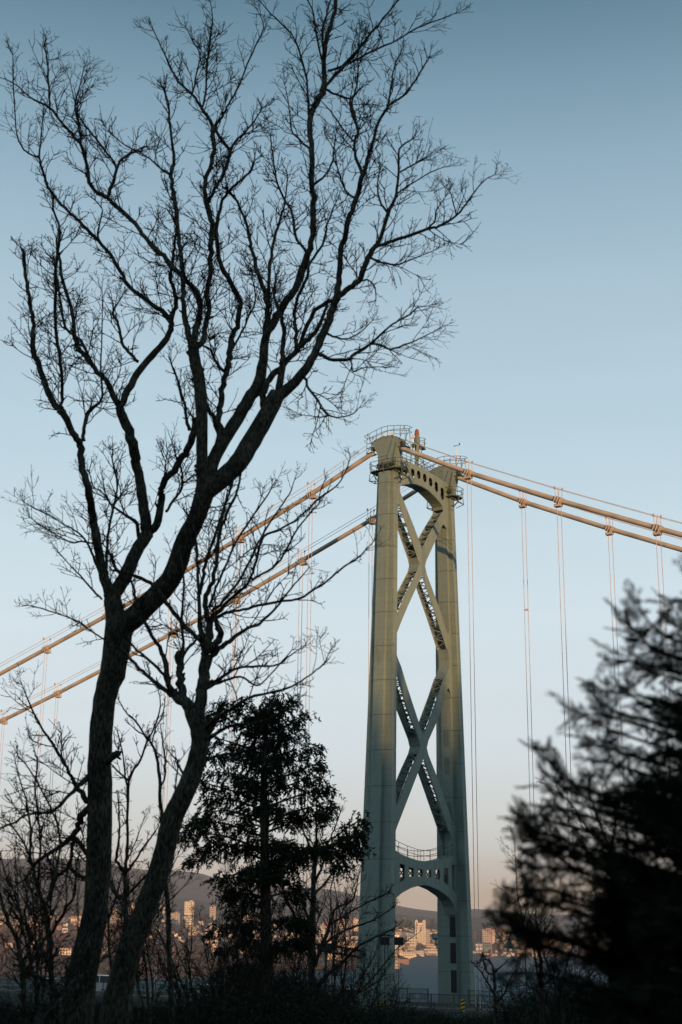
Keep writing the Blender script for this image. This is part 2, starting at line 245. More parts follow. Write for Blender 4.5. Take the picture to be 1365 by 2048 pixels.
tt = np.linspace(TT[0], TT[-1], nx); dd = np.unique(np.concatenate([DG, np.interp(np.linspace(0, len(DG)-1, ny), range(len(DG)), DG)]))
def land(name, jlo, jhi):
    m = MB(); ds = [d for d in dd if jlo <= d <= jhi]
    for t in tt:
        for D in ds:
            z = far_z(t, D)
            k = min(1, max(0, (D-4700)/4000))
            z += noise2(t*34, D/420)*26*k + noise2(t*90, D/150, 3)*7*k
            p = CAM+FWD*D+RGT*(t*D); m.v.append((p.x, p.y, z))
    n = len(ds)
    for i in range(nx-1):
        for j in range(n-1):
            m.f.append((i*n+j, (i+1)*n+j, (i+1)*n+j+1, i*n+j+1))
    return m.build(name, MT['hill'], smooth=True, kind='structure')
dcut = float(dd[np.searchsorted(dd, 7400)])
land('far_shore_land', 0, dcut); land('mountains', dcut, 20000)
bpy.data.objects['far_shore_land'].data.materials[0] = mat('winter_shore_land', (.055, .052, .035), 1, .011, .55, 0, .02, detail=9, col2=[.13, .082, .055])

def ground_z(x, y):
    p = Vector((x, y, 0))-Vector((CAM.x, CAM.y, 0)); D = p.dot(FWD); A = p.dot(RGT)
    z = 4.9-.035*max(D, 0) if D < 60 else 2.8-(D-60)*.075
    if D < 0: z = 4.9
    z = max(z, -1.2) if D < 118 else -1.2-(D-118)*.9
    return max(z, -64)+.12*math.sin(x*.9)*math.cos(y*.7)
m = MB(); GA = list(range(-150, 151, 5)); GD = list(range(-200, 30, 10))+list(range(30, 125, 4))+list(range(125, 215, 10))
for A in GA:
    for D in GD:
        p = CAM+FWD*D+RGT*A; m.v.append((p.x, p.y, ground_z(p.x, p.y)))
n = len(GD)
for i in range(len(GA)-1):
    for j in range(n-1): m.f.append((i*n+j, (i+1)*n+j, (i+1)*n+j+1, i*n+j+1))
m.build('ground', MT['soil'], smooth=True, kind='structure')

# bridge deck (road, pavements, kerbs, painted lines)
m = MB(); m.box((-235, -.1, -.9), (760, 11.6, 1.6)); m.build('bridge_deck', MT['steeld'], kind='structure')
m = MB(); m.box((-235, -.1, -.05), (760, 8.6, .096)); m.build('road', MT['asphalt'], kind='structure')
for y in (-5.15, 4.95):
    m = MB(); m.box((-235, y, .02), (760, 1.46, .24)); m.build('pavement', MT['concrete'], kind='structure')
m = MB()
for y in (-1.5, 1.3):
    for k in range(-60, 14): m.box((k*9.0, y, .004), (3.0, .12, .006))
m.build('road_marking', MT['line'], kind='structure')

# ------------------------------------------------------------------ bridge tower
tw = empty('bridge_tower', (0, 0, -4), 'tall green steel suspension bridge tower with two crossed braces and arched portals', 'bridge tower')
YN = lambda z: -6.0-1.75*(49-z)/41.4        # z: height above the deck
YF = lambda z: 6.3+.9*(45.5-z)/40
AX = lambda z: 1.13+.0175*(48.6-z)
B_, P_, C_ = .4, .4, .62
def cross(z, yc, e=0.0, xc=-.04):
    A = AX(z)-e; B = B_-e; P = B_+P_-e; Cc = C_-e; pts = [(-A, -B), (-Cc, -B), (-Cc, -P), (Cc, -P), (Cc, -B), (A, -B), (A, B), (Cc, B), (Cc, P), (-Cc, P), (-Cc, B), (-A, B)]
    return [(xc+x, yc+y, z) for x, y in pts]
ZT = 54.1
for yc in (YN, YF):
    m = MB(); m.prism(cross(-4, yc(-4), .03), cross(ZT, yc(ZT), .03)); leg = m.build('leg', MT['steeld'], tw)
    zs = list(np.arange(-4, 53, 3.55))+[ZT]
    for a, b in zip(zs, zs[1:]):
        m = MB(); m.prism(cross(a+.05, yc(a)), cross(b-.0, yc(b))); m.build('plate_section', MT['steel'], leg)
    m = MB(); m.prism(cross(-62, yc(-4), -.3), cross(-4.02, yc(-4), -.3)); m.build('lower_leg', MT['steel'], tw)
# repainted patches on the inner face of the far leg
for z in (24.2, 27.2, 19.5, 33.5):
    m = MB(); y = YF(z)-B_-P_-.012; m.prism([(-.38, YF(z-.9)-B_-P_-.014, z-.9), (.3, YF(z-.9)-B_-P_-.014, z-.9), (.3, YF(z-.9)-B_-P_+.01, z-.9), (-.38, YF(z-.9)-B_-P_+.01, z-.9)], [(-.38, YF(z+.9)-B_-P_-.014, z+.9), (.3, YF(z+.9)-B_-P_-.014, z+.9), (.3, YF(z+.9)-B_-P_+.01, z+.9), (-.38, YF(z+.9)-B_-P_+.01, z+.9)])
    m.build('access_panel', MT['steel2'], tw)

def mir(h): return [(-y, z) for y, z in h]
def sh(h, dz=4.0): return [(y+.1, z+dz) for y, z in h]
U1 = [(4.5, 48.25), (1.65, 45.0), (.45, 43.45), (.18, 43.1)]
L1 = [(4.45, 46.8), (3.14, 45.0), (.85, 41.85), (.68, 41.45)]
L2 = [(.68, 40.85), (.9, 40.3), (3.61, 36.88), (4.98, 34.75)]
U2 = [(.2, 39.85), (.45, 39.55), (3.03, 36.0), (4.2, 34.3), (5.15, 32.8)]
U3 = [(4.45, 29.45), (3.25, 27.45), (.5, 23.3), (.18, 22.95)]
L3 = [(5.0, 28.35), (3.16, 25.1), (.95, 22.3), (.74, 21.8)]
L4 = [(.74, 21.25), (.95, 20.8), (2.42, 19.0), (4.6, 16.0), (5.75, 14.35)]
U4 = [(.2, 20.15), (.5, 19.75), (3.28, 15.8), (5.05, 13.3)]
ARCH = [(4.55, 48.6), (4.4, 48.95), (3.9, 49.25), (3.1, 49.55), (2.2, 49.82), (1.3, 50.02), (0, 50.1)]
ATOP = [(6.1, 51.9), (4.5, 52.0), (3.0, 52.08), (1.3, 52.2)]
def rhole(y, z, w, h, n=5, r=None):
    r = r or w; pts = []
    for cx, cz, a0 in ((w-r, h-r, 0), (-w+r, h-r, 90), (-w+r, -h+r, 180), (w-r, -h+r, 270)):
        for i in range(n): a = math.radians(a0+90*i/(n-1)); pts.append((y+cx+r*math.cos(a), z+cz+r*math.sin(a)))
    return pts
def sym(right):  # closed outline from a right half listed top centre -> bottom centre
    return right+mir(right[::-1])
XP, TH = .615, .05
def twoplates(parent, name, outline, holes):
    for x in (XP, -XP-.08): plate(name, MT['steel'], parent, sh(outline), [sh(h) for h in holes], x, TH)
def part(name):
    o = bpy.data.objects.new(name, None); COL.objects.link(o); o.parent = tw; LOC[o.name] = where(tw); return o
def soffit(parent, name, pts, off=.0):
    m = MB(); pts = sh(pts)
    for a, b in zip(pts, pts[1:]):
        d = Vector((0, b[0]-a[0], b[1]-a[1])); n = Vector((0, -d.z, d.y)).normalized()*.03
        q = [Vector((x, p[0], p[1]))+s*n for s in (-1, 1) for x, p in ((-XP-.03, a), (XP-.03, a), (XP-.03, b), (-XP-.03, b))]
        m.add(q, [(3, 2, 1, 0), (4, 5, 6, 7), (0, 1, 5, 4), (1, 2, 6, 5), (2, 3, 7, 6), (3, 0, 4, 7)])
    return m.build(name, MT['steel'], parent)
def lacing(parent, edge, pitch=.6):
    pts = sh(edge); seg = []
    for a, b in zip(pts, pts[1:]):
        n = max(1, int(math.hypot(b[0]-a[0], b[1]-a[1])/.05)); seg += [(a[0]+(b[0]-a[0])*i/n, a[1]+(b[1]-a[1])*i/n) for i in range(n)]
    seg.append(pts[-1]); k = int(pitch/.05); nodes = seg[::k]
    solid = [seg[i] for i in range(0, min(len(seg), 14), 6)]
    for i, (a, b) in enumerate(zip(nodes, nodes[1:])):
        x0, x1 = (-XP-.04, XP-.04) if i % 2 else (XP-.04, -XP-.04)
        m = MB(); m.bar((x0, a[0], a[1]), (x1, b[0], b[1]), .06); m.build('lacing_bar', MT['steel'], parent)
        if i % 3 == 0:
            m = MB(); m.bar((-XP-.04, b[0], b[1]), (XP-.04, b[0], b[1]), .06); m.build('tie_bar', MT['steel'], parent)
    for x in (-XP-.02, XP-.07):   # edge angles along both plates
        m = MB()
        for a, b in zip(pts, pts[1:]): m.bar((x, a[0], a[1]), (x, b[0], b[1]), .09)
        m.build('edge_angle', MT['steel'], parent)
# top arch
pa = part('portal_arch')
holes = []
for y, z, h in ((.63, 51.25, .44), (1.88, 51.1, .46), (3.13, 50.87, .55), (4.4, 50.4, .68)):
    holes += [rhole(y, z, .38, h+.04, 5, .34), rhole(-y, z, .38, h+.04, 5, .34)]
right = [(0, 52.25)]+ATOP[::-1]+[(6.1, 46.6), (5.25, 46.5), (4.9, 46.75), (4.45, 46.83), (4.5, 48.28)]+ARCH[:-1]
twoplates(pa, 'face_plate', sym(right)[:-1]+[(0, 50.1)] if False else right+[(0, 50.1)]+mir(right[1:][::-1]), holes)
soffit(pa, 'soffit', ARCH+mir(ARCH[::-1])[1:])
soffit(pa, 'top_walkway', [(0+y, z) for y, z in mir(ATOP)]+[(0, 52.25)]+ATOP[::-1])
for k in range(-4, 5):
    m = MB(); m.bar((-XP, k*1.25+.1, 54.2 if abs(k) < 4 else 53.4), (XP-.1, k*1.25+.1, 55.9), .06)
    m.bar((-XP, k*1.25+.1, 55.9), (XP-.1, k*1.25+.1, 54.2 if abs(k) < 4 else 53.4), .06)
    m.build('diaphragm', MT['steeld'], pa)
# crosses
for nm, e in (('upper_cross_brace', (U1, L1, L2, U2)), ('lower_cross_brace', (U3, L3, L4, U4))):
    pb = part(nm); a, b, c, d = e
    right = [*a[::-1], *b, (b[-1][0]-.13, (b[-1][1]+c[0][1])/2), *c, *d[::-1]]
    zc = [(0, a[-1][1]-.12)]; ze = [(0, d[0][1]+.12)]
    twoplates(pb, 'face_plate', zc+right+ze+mir(right[::-1]), [])
    for ed in e:
        lacing(pb, ed); lacing(pb, mir(ed))
    for ed in ((b[-2], b[-1], (b[-1][0]-.13, (b[-1][1]+c[0][1])/2), c[0], c[1]), (a[-2], a[-1], zc[0])):
        soffit(pb, 'tie_plate', list(ed)); soffit(pb, 'tie_plate', mir(list(ed)))
# side gussets where the crosses meet the legs
G1 = [(5.0, 34.72), (5.3, 34.55), (5.6, 34.8), (5.75, 35.4), (6.5, 35.4), (6.6, 27.6), (5.75, 27.6), (5.6, 28.15), (5.3, 28.5), (5.02, 28.32), (4.47, 29.42), (5.1, 30.2), (5.4, 30.8), (5.5, 31.6), (5.35, 32.3), (5.17, 32.78)]
pg = part('side_gusset')
for gm in (G1, mir(G1)):
    twoplates(pg, 'face_plate', gm, [])
    soffit(pg, 'soffit', gm[10:])
# lower portal beam
pl = part('portal_beam')
BT = [(1.2, 9.95), (3.2, 10.2), (4.8, 10.5), (5.85, 10.8)]
LA = [(6.5, 3.5), (6.35, 4.7), (5.95, 5.6), (5.3, 6.25), (4.3, 6.72), (2.6, 7.25), (1.0, 7.54)]
right = [(0, 9.93)]+BT+[(5.9, 11.3), (5.75, 12.2), (5.08, 13.28), (5.78, 14.33), (6.05, 13.85), (6.35, 13.75), (6.6, 14.3), (7.4, 14.3), (7.5, -4.6), (6.55, -4.6)]+LA
hs = []
for y, a, b, c, d in ((.85, 9.1, 8.42, 9.1, 8.42), (2.57, 9.18, 8.35, 9.22, 8.2), (4.27, 9.42, 8.0, 9.5, 7.72), (6.0, 9.8, 7.3, 9.88, 6.9)):
    h = [(y-.5, b+.1), (y-.5, a-.1), (y-.38, a), (y+.38, c), (y+.5, c-.12), (y+.5, d+.15), (y+.4, d), (y-.38, b)]
    hs += [h, mir(h)]
twoplates(pl, 'face_plate', right+[(0, 7.62)]+mir(right[1:][::-1]), hs)
soffit(pl, 'soffit', LA+[(0, 7.62)]+mir(LA[::-1])); soffit(pl, 'walkway', mir(BT[::-1])+[(0, 9.93)]+BT)
for y, a, b in ((.85, 9.1, 8.4), (2.57, 9.2, 8.25), (4.27, 9.45, 7.75), (6.0, 9.85, 7.0)):
    for s in (-1, 1):
        m = MB(); yc = s*y+.1; x = -XP+.06; m.bar((x, yc-.55, b+3.95), (x, yc+.55, a+4.05), .075); m.bar((x+.01, yc-.55, a+4.05), (x+.01, yc+.55, b+3.95), .075); m.build('cross_bar', MT['steeld'], pl)
for k in range(-6, 7):
    m = MB(); y = k*.86*2/2+.1+.43; z0 = 7.6-.03*y*y+4
    if abs(y) < 5.6: m.box((XP+.032, y, (z0+14)/2-.05), (.012, .05, 14-z0-.15)); m.build('stiffener', MT['steel'], pl)
for s in (-1, 1):   # walkway railing on the portal beam, front and back
    for x in (XP-.06, -XP):
        if s > 0: continue
        tops = sh(mir(BT[::-1])+[(0, 9.93)]+BT)
        m = MB()
        for h in (.55, 1.1): m.tube([(x, y, z+h) for y, z in tops], .03, 5)
        m.build('handrail', MT['rail'], pl)
        for y, z in spline(tops, 2)[::2]+[]:
            m = MB(); m.bar((x, y, z), (x, y, z+1.1), .03); m.build('rail_post', MT['rail'], pl)
# black boxes on the far leg's inner face, coloured as shade inside its recess
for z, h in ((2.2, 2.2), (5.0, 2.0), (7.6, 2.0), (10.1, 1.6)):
    m = MB(); y = YF(z)-B_-P_-.06; m.box((.22, y, z), (.62, .1, h)); m.build('recess_shade', MT['black'], tw)
m = MB(); m.box((.1, YF(8.8)-B_-P_-.4, 8.85), (.9, .6, .12)); m.bar((-.3, YF(8.8)-1.35, 8.9), (-.3, YF(8.8)-1.35, 9.3), .05); m.build('bracket_shelf', MT['steel2'], tw)
# saddle heads
HP = [(-2.08, 57.75), (-1.32, 58.09), (-.59, 58.24), (.19, 58.2), (1.29, 57.95), (1.68, 57.7), (1.6, 56.7), (1.36, 56.15), (1.22, 55.8), (1.22, 54.12), (-1.06, 54.12), (-1.06, 56.2), (-1.74, 57.5)]
for yc, sg in ((-5.75, 1), (6.2, 1)):
    m = MB(); m.prism([(x, yc-.42, z) for x, z in HP][::-1], [(x, yc+.42, z) for x, z in HP][::-1]); hd = m.build('saddle_head', MT['steel'], tw)
    for a, b in (((.95, 57.5), (.3, 55.6)), ((1.5, 57.2), (1.0, 55.2))):
        m = MB(); d = Vector((a[0]-b[0], 0, a[1]-b[1])).normalized(); q = Vector((d.z, 0, -d.x))*.13
        for s in (-1, 1):
            y0 = yc+s*.42; y1 = yc+s*.56
            lo = [Vector((b[0], y0, b[1]))-q, Vector((b[0], y0, b[1]))+q, Vector((a[0], y0, a[1]))+q, Vector((a[0], y0, a[1]))-q]
            m.prism(lo, [p+Vector((0, y1-y0, 0)) for p in lo])
        m.build('rib', MT['steel'], hd)
    m = MB(); m.box((.08, yc, 56.0), (2.4, .98, .06)); m.build('band', MT['steel'], hd)
    m = MB(); m.box((1.75, yc, 57.1), (.5, .5, .5)); m.build('cable_collar', MT['steeld'], hd)
    m = MB(); m.box((-1.9, yc, 57.2), (.4, .5, .4)); m.build('cable_collar', MT['steeld'], hd)
    # top railing
    rl = part('top_railing')
    loop = [(-2.75, -.55), (-2.9, 0), (-2.75, .55), (-.5, .62), (.3, .62), (1.9, .62), (2.75, .4), (2.85, 0), (2.75, -.4), (1.9, -.62), (.3, -.62), (-.5, -.62)]
    zf = lambda x: 58.15-.16*max(0, abs(x)-.3)-.05*max(0, -x-.5)*1.6
    for h, r in ((1.1, .03), (.55, .025)):
        m = MB(); m.tube([(x, yc+y, zf(x)+h) for x, y in loop+loop[:1]], r, 5); m.build('handrail', MT['rail'], rl)
    for x, y in ((-2.0, -.6), (-1.1, -.62), (-.5, -.62), (.3, -.62), (1.1, -.62), (1.9, -.6), (-2.0, .6), (-1.1, .62), (-.5, .62), (.3, .62), (1.1, .62), (1.9, .6)):
        m = MB(); m.bar((x, yc+y, zf(x)-.15), (x*1.0, yc+y, zf(x)+1.1), .03); m.build('rail_post', MT['rail'], rl)
    for sx in (-1, 1):   # hanging cage at each end of the saddle
        m = MB(); x0 = 1.75*sx; x1 = 2.5*sx
        for y in (-.5, .5):
            m.bar((x0, yc+y, 57.6), (x1*.95, yc+y, 58.9), .03); m.bar((x0, yc+y, 57.6), (x1, yc+y, 56.6), .04); m.bar((x1, yc+y, 56.6), (x1*.95, yc+y, 58.9), .03); m.bar((x0*.85, yc+y, 56.7), (x1, yc+y, 56.6), .04); m.bar((x0, yc+y, 57.1), (x1, yc+y, 57.3), .03)
        m.box(((x0+x1)/2, yc, 56.66), (.75, 1.0, .05)); m.bar((x1, yc-.5, 57.3), (x1, yc+.5, 57.3), .03)
        m.build('cage', MT['steeld'], rl)
    m = MB(); m.box((-.3, yc-.5, 58.32), (.3, .16, .22)); m.box((.75, yc-.48, 58.25), (.3, .3, .3)); m.build('junction_box', MT['white'], rl)
    # work platform round the leg top
    pf = part('work_platform')
    ring = [(-1.5, -1.0), (-1.9, -.6), (-1.9, .6), (-1.5, 1.0), (1.5, 1.0), (1.95, .6), (1.95, -.6), (1.5, -1.0)]
    m = MB(); lo = [(x, yc+y, 54.25) for x, y in ring][::-1]; m.prism(lo, [(x, y, z+.09) for x, y, z in lo]); m.build('deck_plate', MT['steeld'], pf)
    for h in (.5, 1.0):
        m = MB(); m.tube([(x*1.04, yc+y*1.04, 54.34+h) for x, y in ring+ring[:1]], .035, 5); m.build('handrail', MT['rail'], pf)
    for x, y in ring+[(0, -1.0), (0, 1.0)]:
        m = MB(); m.bar((x*1.0, yc+y, 54.2), (x*1.04, yc+y*1.04, 55.36), .035); m.build('rail_post', MT['rail'], pf)
    for x, y in ((-1.9, 0), (1.95, 0), (0, -1.0)):
        m = MB(); m.bar((x, yc+y, 54.25), (x*.6, yc+y*.4, 53.2), .06); m.build('bracket', MT['steeld'], pf)
    for sx in (-1, 1):
        m = MB(); cx = sx*2.0
        for y in (-.55, .55):
            m.bar((cx, yc+y, 54.2), (cx*1.05, yc+y, 53.45), .045); m.bar((cx*1.05, yc+y, 53.45), (cx*.55, yc+y, 53.2), .045); m.bar((cx*.6, yc+y, 54.2), (cx*1.05, yc+y, 53.45), .035)
        m.bar((cx*1.05, yc-.55, 53.45), (cx*1.05, yc+.55, 53.45), .05); m.build('cage', MT['steeld'], pf)
    for i in range(4):
        m = MB(); m.box((-.85+i*.6, yc-.62, 54.85+.1*(i % 2)), (.3, .3, .5)); m.build('equipment_box', MT['steeld'], pf)
# railing and lattice along the arch top
ra = part('arch_railing')
tops = sh(mir(ATOP)[1:]+[(0, 52.25)]+ATOP[::-1][:-1])
for x in (XP-.08, -XP):
    for h in (.35, .7, 1.05):
        m = MB(); m.tube([(x, y, z+h) for y, z in tops], .025, 5); m.build('handrail', MT['rail'], ra)
    for y, z in spline(tops, 2):
        m = MB(); m.bar((x, y, z), (x, y, z+1.1), .028); m.build('rail_post', MT['rail'], ra)
# beacon mast
bc = part('beacon_mast')
b0 = Vector((-.02, .15, 56.2)); legs = [(.42, -.85), (.42, 1.15), (-.42, -.85), (-.42, 1.15)]
for x, y in legs:
    m = MB(); m.bar((x, y, 56.15), (x*.55, .15+(y-.15)*.4, 58.9), .07); m.build('mast_leg', MT['steel'], bc)
for z0, z1 in ((56.3, 57.1), (57.1, 57.9), (57.9, 58.8)):
    for i in range(4):
        x, y = legs[i]; x2, y2 = legs[(i+1) % 4] if i != 1 else legs[3]
        f0_ = (z0-56.15)/2.75*.6; f1_ = (z1-56.15)/2.75*.6
        m = MB(); m.bar((x*(1-f0_*.75), .15+(y-.15)*(1-f0_), z0), (x2*(1-f1_*.75), .15+(y2-.15)*(1-f1_), z1), .035); m.build('mast_brace', MT['steel'], bc)
m = MB(); m.tube([(0, .15, 57.2), (0, .15, 59.2)], [.2, .28], 8); m.build('mast_core', MT['steel'], bc)
m = MB(); m.box((0, .35, 59.0), (.9, 1.5, .07)); m.box((.0, -.65, 58.75), (.3, .3, .4)); m.box((.05, 1.1, 58.9), (.6, .9, .1)); m.build('platform', MT['steeld'], bc)
m = MB(); m.tube([(0, .15, 59.05), (0, .15, 60.0)], [.34, .34], 10); m.build('lamp_housing', MT['steel2'], bc)
m = MB(); m.tube([(0, .15, 60.0), (0, .15, 60.25), (0, .15, 60.3), (0, .15, 60.55), (0, .15, 60.6), (0, .15, 60.8), (0, .15, 60.95)], [.26, .26, .3, .24, .26, .2, .05], 10); m.build('beacon_lamp', MT['orange'], bc)
for h in (.5, 1.0):
    m = MB(); m.tube([(.1, .6, 59.05+h), (.45, 1.3, 59.05+h), (0, 1.75, 59.05+h), (-.45, 1.3, 59.05+h)], .028, 5); m.build('handrail', MT['rail'], bc)
for y in (1.3, 1.7):
    m = MB(); m.bar((.3 if y < 1.5 else 0, y, 59.0), (.3 if y < 1.5 else 0, y, 60.1), .028); m.build('rail_post', MT['rail'], bc)
m = MB(); m.box((0, -.75, 59.75), (.5, .12, .3)); m.bar((0, -.6, 59.0), (0, -.7, 59.8), .05); m.build('signal_horn', MT['white'], bc)
# weather mast on the far head
wm = part('wind_gauge')
m = MB(); m.bar((1.5, 6.4, 58.0), (1.5, 6.4, 60.5), .035); m.build('pole', MT['white'], wm)
m = MB(); m.bar((1.3, 6.3, 60.5), (1.85, 6.5, 60.6), .03); m.box((1.82, 6.5, 60.72), (.1, .06, .25)); m.box((1.28, 6.3, 60.5), (.16, .05, .1)); m.build('vane', MT['black'], wm)

# ------------------------------------------------------------------ main cables, clamps, hand ropes, suspenders
TZ = [(-7, 34.43), (-6, 37.21), (-5, 40.2), (-4, 43.21), (-3, 46.32), (-2, 49.84), (-1, 53.38), (-.18, 56.75)]
TR = [(.18, 56.55), (1, 52.28), (2, 47.64), (3, 43.23)]
def zl(t):
    if t < -7: return 34.43+(t+7)*2.7+.045*(t+7)**2
    return float(np.interp(t, [a for a, b in TZ], [b for a, b in TZ]))
def zr(t):
    if t > 3: return 43.23-(t-3)*4.3+.02*(t-3)**2
    return float(np.interp(t, [a for a, b in TR], [b for a, b in TR]))
zc = lambda t: zl(t) if t < 0 else zr(t)
def ordinal(k): return ('first', 'second', 'third', 'fourth', 'fifth', 'sixth', 'seventh', 'eighth', 'ninth')[k-1]
for yc, nm in ((-6.0, 'near'), (6.0, 'far')):
    y0 = -5.9 if yc < 0 else 6.05
    cb = empty('main_cable', (0, yc, 57.1), 'thick tan main cable of the bridge passing over the %s tower leg' % nm, 'bridge cable')
    for sg, ts_ in ((-1, [-.18, -.2, -1, -2, -3, -4, -5, -6, -7, -8, -9, -10, -12, -14, -16]), (1, [.18, .2, 1, 2, 3, 4, 5, 6])):
        m = MB(); m.tube([(t*10, y0 if abs(t) < .5 else yc, zc(t)) for t in ts_], .255, 14); m.build('cable_strand', MT['cable'], cb, smooth=True)
        for dy in (-.32, .32):
            m = MB(); m.tube([(t*10, yc+dy, zc(t)+1.15-(.1 if abs(t) % 1 else 0)) for t in ts_], .028, 5); m.build('hand_rope', MT['rope'], cb)
    for t in [-8, -7, -6, -5, -4, -3, -2, -1, 1, 2, 3, 4]:
        sl_ = (zc(t+.05)-zc(t-.05))/1.0; a = math.atan(sl_); ca, sa = math.cos(a), math.sin(a); P0 = Vector((t*10, yc, zc(t)))
        w = lambda u, v, q: P0+Vector((u*ca-v*sa, q, u*sa+v*ca))
        m = MB(); m.tube([w(-.42, 0, 0), w(-.4, 0, 0), w(.4, 0, 0), w(.42, 0, 0)], [.27, .34, .34, .27], 12)
        cl = m.build('cable_clamp', MT['cable'], cb)
        for u in (-.3, 0, .3):
            m = MB(); m.bar(w(u, -.34, -.42), w(u, .34, -.42), .05); m.bar(w(u, -.34, .42), w(u, .34, .42), .05); m.build('bolt', MT['cable'], cl)
        m = MB(); m.box(w(.12, -.5, 0), (.7, .55, .28)); m.build('hanger_lug', MT['cable'], cl)
        for dx in (-.2, .2):
            for dy in (-.32, .32):
                m = MB(); m.bar(P0+Vector((dx, dy, .25)), P0+Vector((dx, dy, 1.3)), .035); m.build('rope_post', MT['rope'], cl)
        m = MB(); m.box(P0+Vector((-.25, -.32, 1.25)), (.18, .12, .25)); m.box(P0+Vector((.24, .32, 1.22)), (.14, .14, .2)); m.build('rope_shackle', MT['cable'], cl)
        k = abs(t); side = 'main span left' if t < 0 else 'side span right'
        sp = empty('suspender_rope', (t*10, yc, 0.2), '%s pair of thin suspender ropes %s of the tower, hanging from the %s main cable' % (ordinal(k), 'left' if t < 0 else 'right', nm), 'suspender rope', 'suspender ropes hanging from the main cables')
        for dx in (-.22, .22):
            m = MB(); m.bar((t*10+dx, yc, .1), (t*10+dx, yc, zc(t)-.35), .031, 6); m.build('rope', MT['rope'], sp)
        if t == 1 and yc > 0:
            m = MB(); m.box((t*10, yc, 40.2), (.5, .1, .18)); m.build('spreader', MT['rope'], sp)

# ------------------------------------------------------------------ deck furniture
def railing(x0, x1, y, label):
    r = empty('bridge_railing', ((x0+x1)/2, y, .14), label, 'railing', 'railings along the bridge deck')
    for z in (.25, 1.25):
        m = MB(); m.box(((x0+x1)/2, y, .14+z), (x1-x0, .07, .07)); m.build('rail_bar', MT['rail'], r)
    n = int(round((x1-x0)/2.5))
    for i in range(n+1):
        x = x0+(x1-x0)*i/n; m = MB(); m.box((x, y, .79), (.1, .1, 1.3)); m.build('post', MT['rail'], r)
    m = MB(); x = x0+.14
    while x < x1: m.box((x, y, .89), (.03, .03, .96)); x += .14
    m.build('balusters', MT['rail'], r, kind='stuff')
RL = [('west', -5.78), ('east', 5.6)]
for nm, y in RL:
    for x0, x1, wh in ((-110, -60, 'beyond the left thicket'), (-60, -20, 'behind the two big bare trunks'), (-20, -2.4, 'just left of the tower legs'), (2.4, 22, 'just right of the tower legs'), (22, 60, 'under the blurred conifer')):
        railing(x0, x1, y, 'dark green %s-side deck railing of thin bars %s' % (nm, wh))
def car(x, y, bodym, label, van=False):
    c = empty('parked_car' if van else 'car', (x, y, .0), label, 'van' if van else 'car')
    Lc, Wd = (4.9, 1.9) if van else (4.5, 1.8); hb, ht = (1.2, 2.0) if van else (.86, 1.42)
    prof = [(-Lc/2, .35), (-Lc/2, hb*.9), (-Lc/2+.15, hb), (-Lc*.16, hb+.04), (Lc*.36, hb+.02), (Lc/2-.05, hb*.82), (Lc/2, .35)] if not van else [(-Lc/2, .35), (-Lc/2, 1.05), (-Lc/2+.9, 1.2), (-Lc/2+1.5, 1.25), (Lc/2, 1.25), (Lc/2, .35)]
    m = MB(); m.prism([(x+u, y-Wd/2, z) for u, z in prof], [(x+u, y+Wd/2, z) for u, z in prof]); b = m.build('body', bodym, c)
    gh = [(-Lc*.28, hb+.03), (-Lc*.10, ht), (Lc*.20, ht), (Lc*.40, hb+.03)] if not van else [(-Lc/2+1.0, 1.25), (-Lc/2+1.55, ht), (Lc/2-.05, ht), (Lc/2, 1.25)]
    m = MB(); i_ = .12; m.prism([(x+u, y-Wd/2+i_, z) for u, z in gh], [(x+u, y+Wd/2-i_, z) for u, z in gh]); g = m.build('cabin', MT['glass'], c)
    m = MB(); m.box((x+(gh[1][0]+gh[2][0])/2, y, ht+.02), (gh[2][0]-gh[1][0]+.1, Wd-.2, .06)); m.build('roof', bodym, c)
    for u in (gh[1][0], (gh[1][0]+gh[2][0])/2, gh[2][0]):
        m = MB(); m.box((x+u, y, (hb+ht)/2+.03), (.09, Wd-.2, ht-hb-.04)); m.build('pillar', bodym, c)
    for u in (-Lc*.31, Lc*.30):
        for s in (-1, 1):
            m = MB(); m.tube([(x+u, y+s*(Wd/2-.18), .33), (x+u, y+s*(Wd/2+.01), .33)], .33, 14); w_ = m.build('wheel', MT['black'], c)
            m = MB(); m.tube([(x+u, y+s*(Wd/2-.0), .33), (x+u, y+s*(Wd/2+.03), .33)], .19, 10); m.build('rim', MT['white'], w_)
    for s in (-1, 1):
        m = MB(); m.box((x+Lc/2+.01, y+s*(Wd/2-.25), hb*.72), (.06, .35, .16)); m.build('tail_light', MT['red'], c)
        m = MB(); m.box((x-Lc/2-.0, y+s*(Wd/2-.28), hb*.66), (.06, .36, .14)); m.build('headlight', MT['lens'], c)
    return c
car(-74.5, -2.6, MT['carwhite'], 'white car on the deck at the left edge behind thin stems')
car(-49.5, -2.4, MT['cardark'], 'dark car with red tail lights behind the thickest trunk')
car(-41.0, -2.7, MT['carwhite'], 'white van on the deck seen right of the leaning trunk', True)
car(-24.5, -2.7, MT['carwhite'], 'white car on the deck behind the dark conifer base')
car(-6.5, -2.5, MT['cardark'], 'dark car on the deck passing the near tower leg')

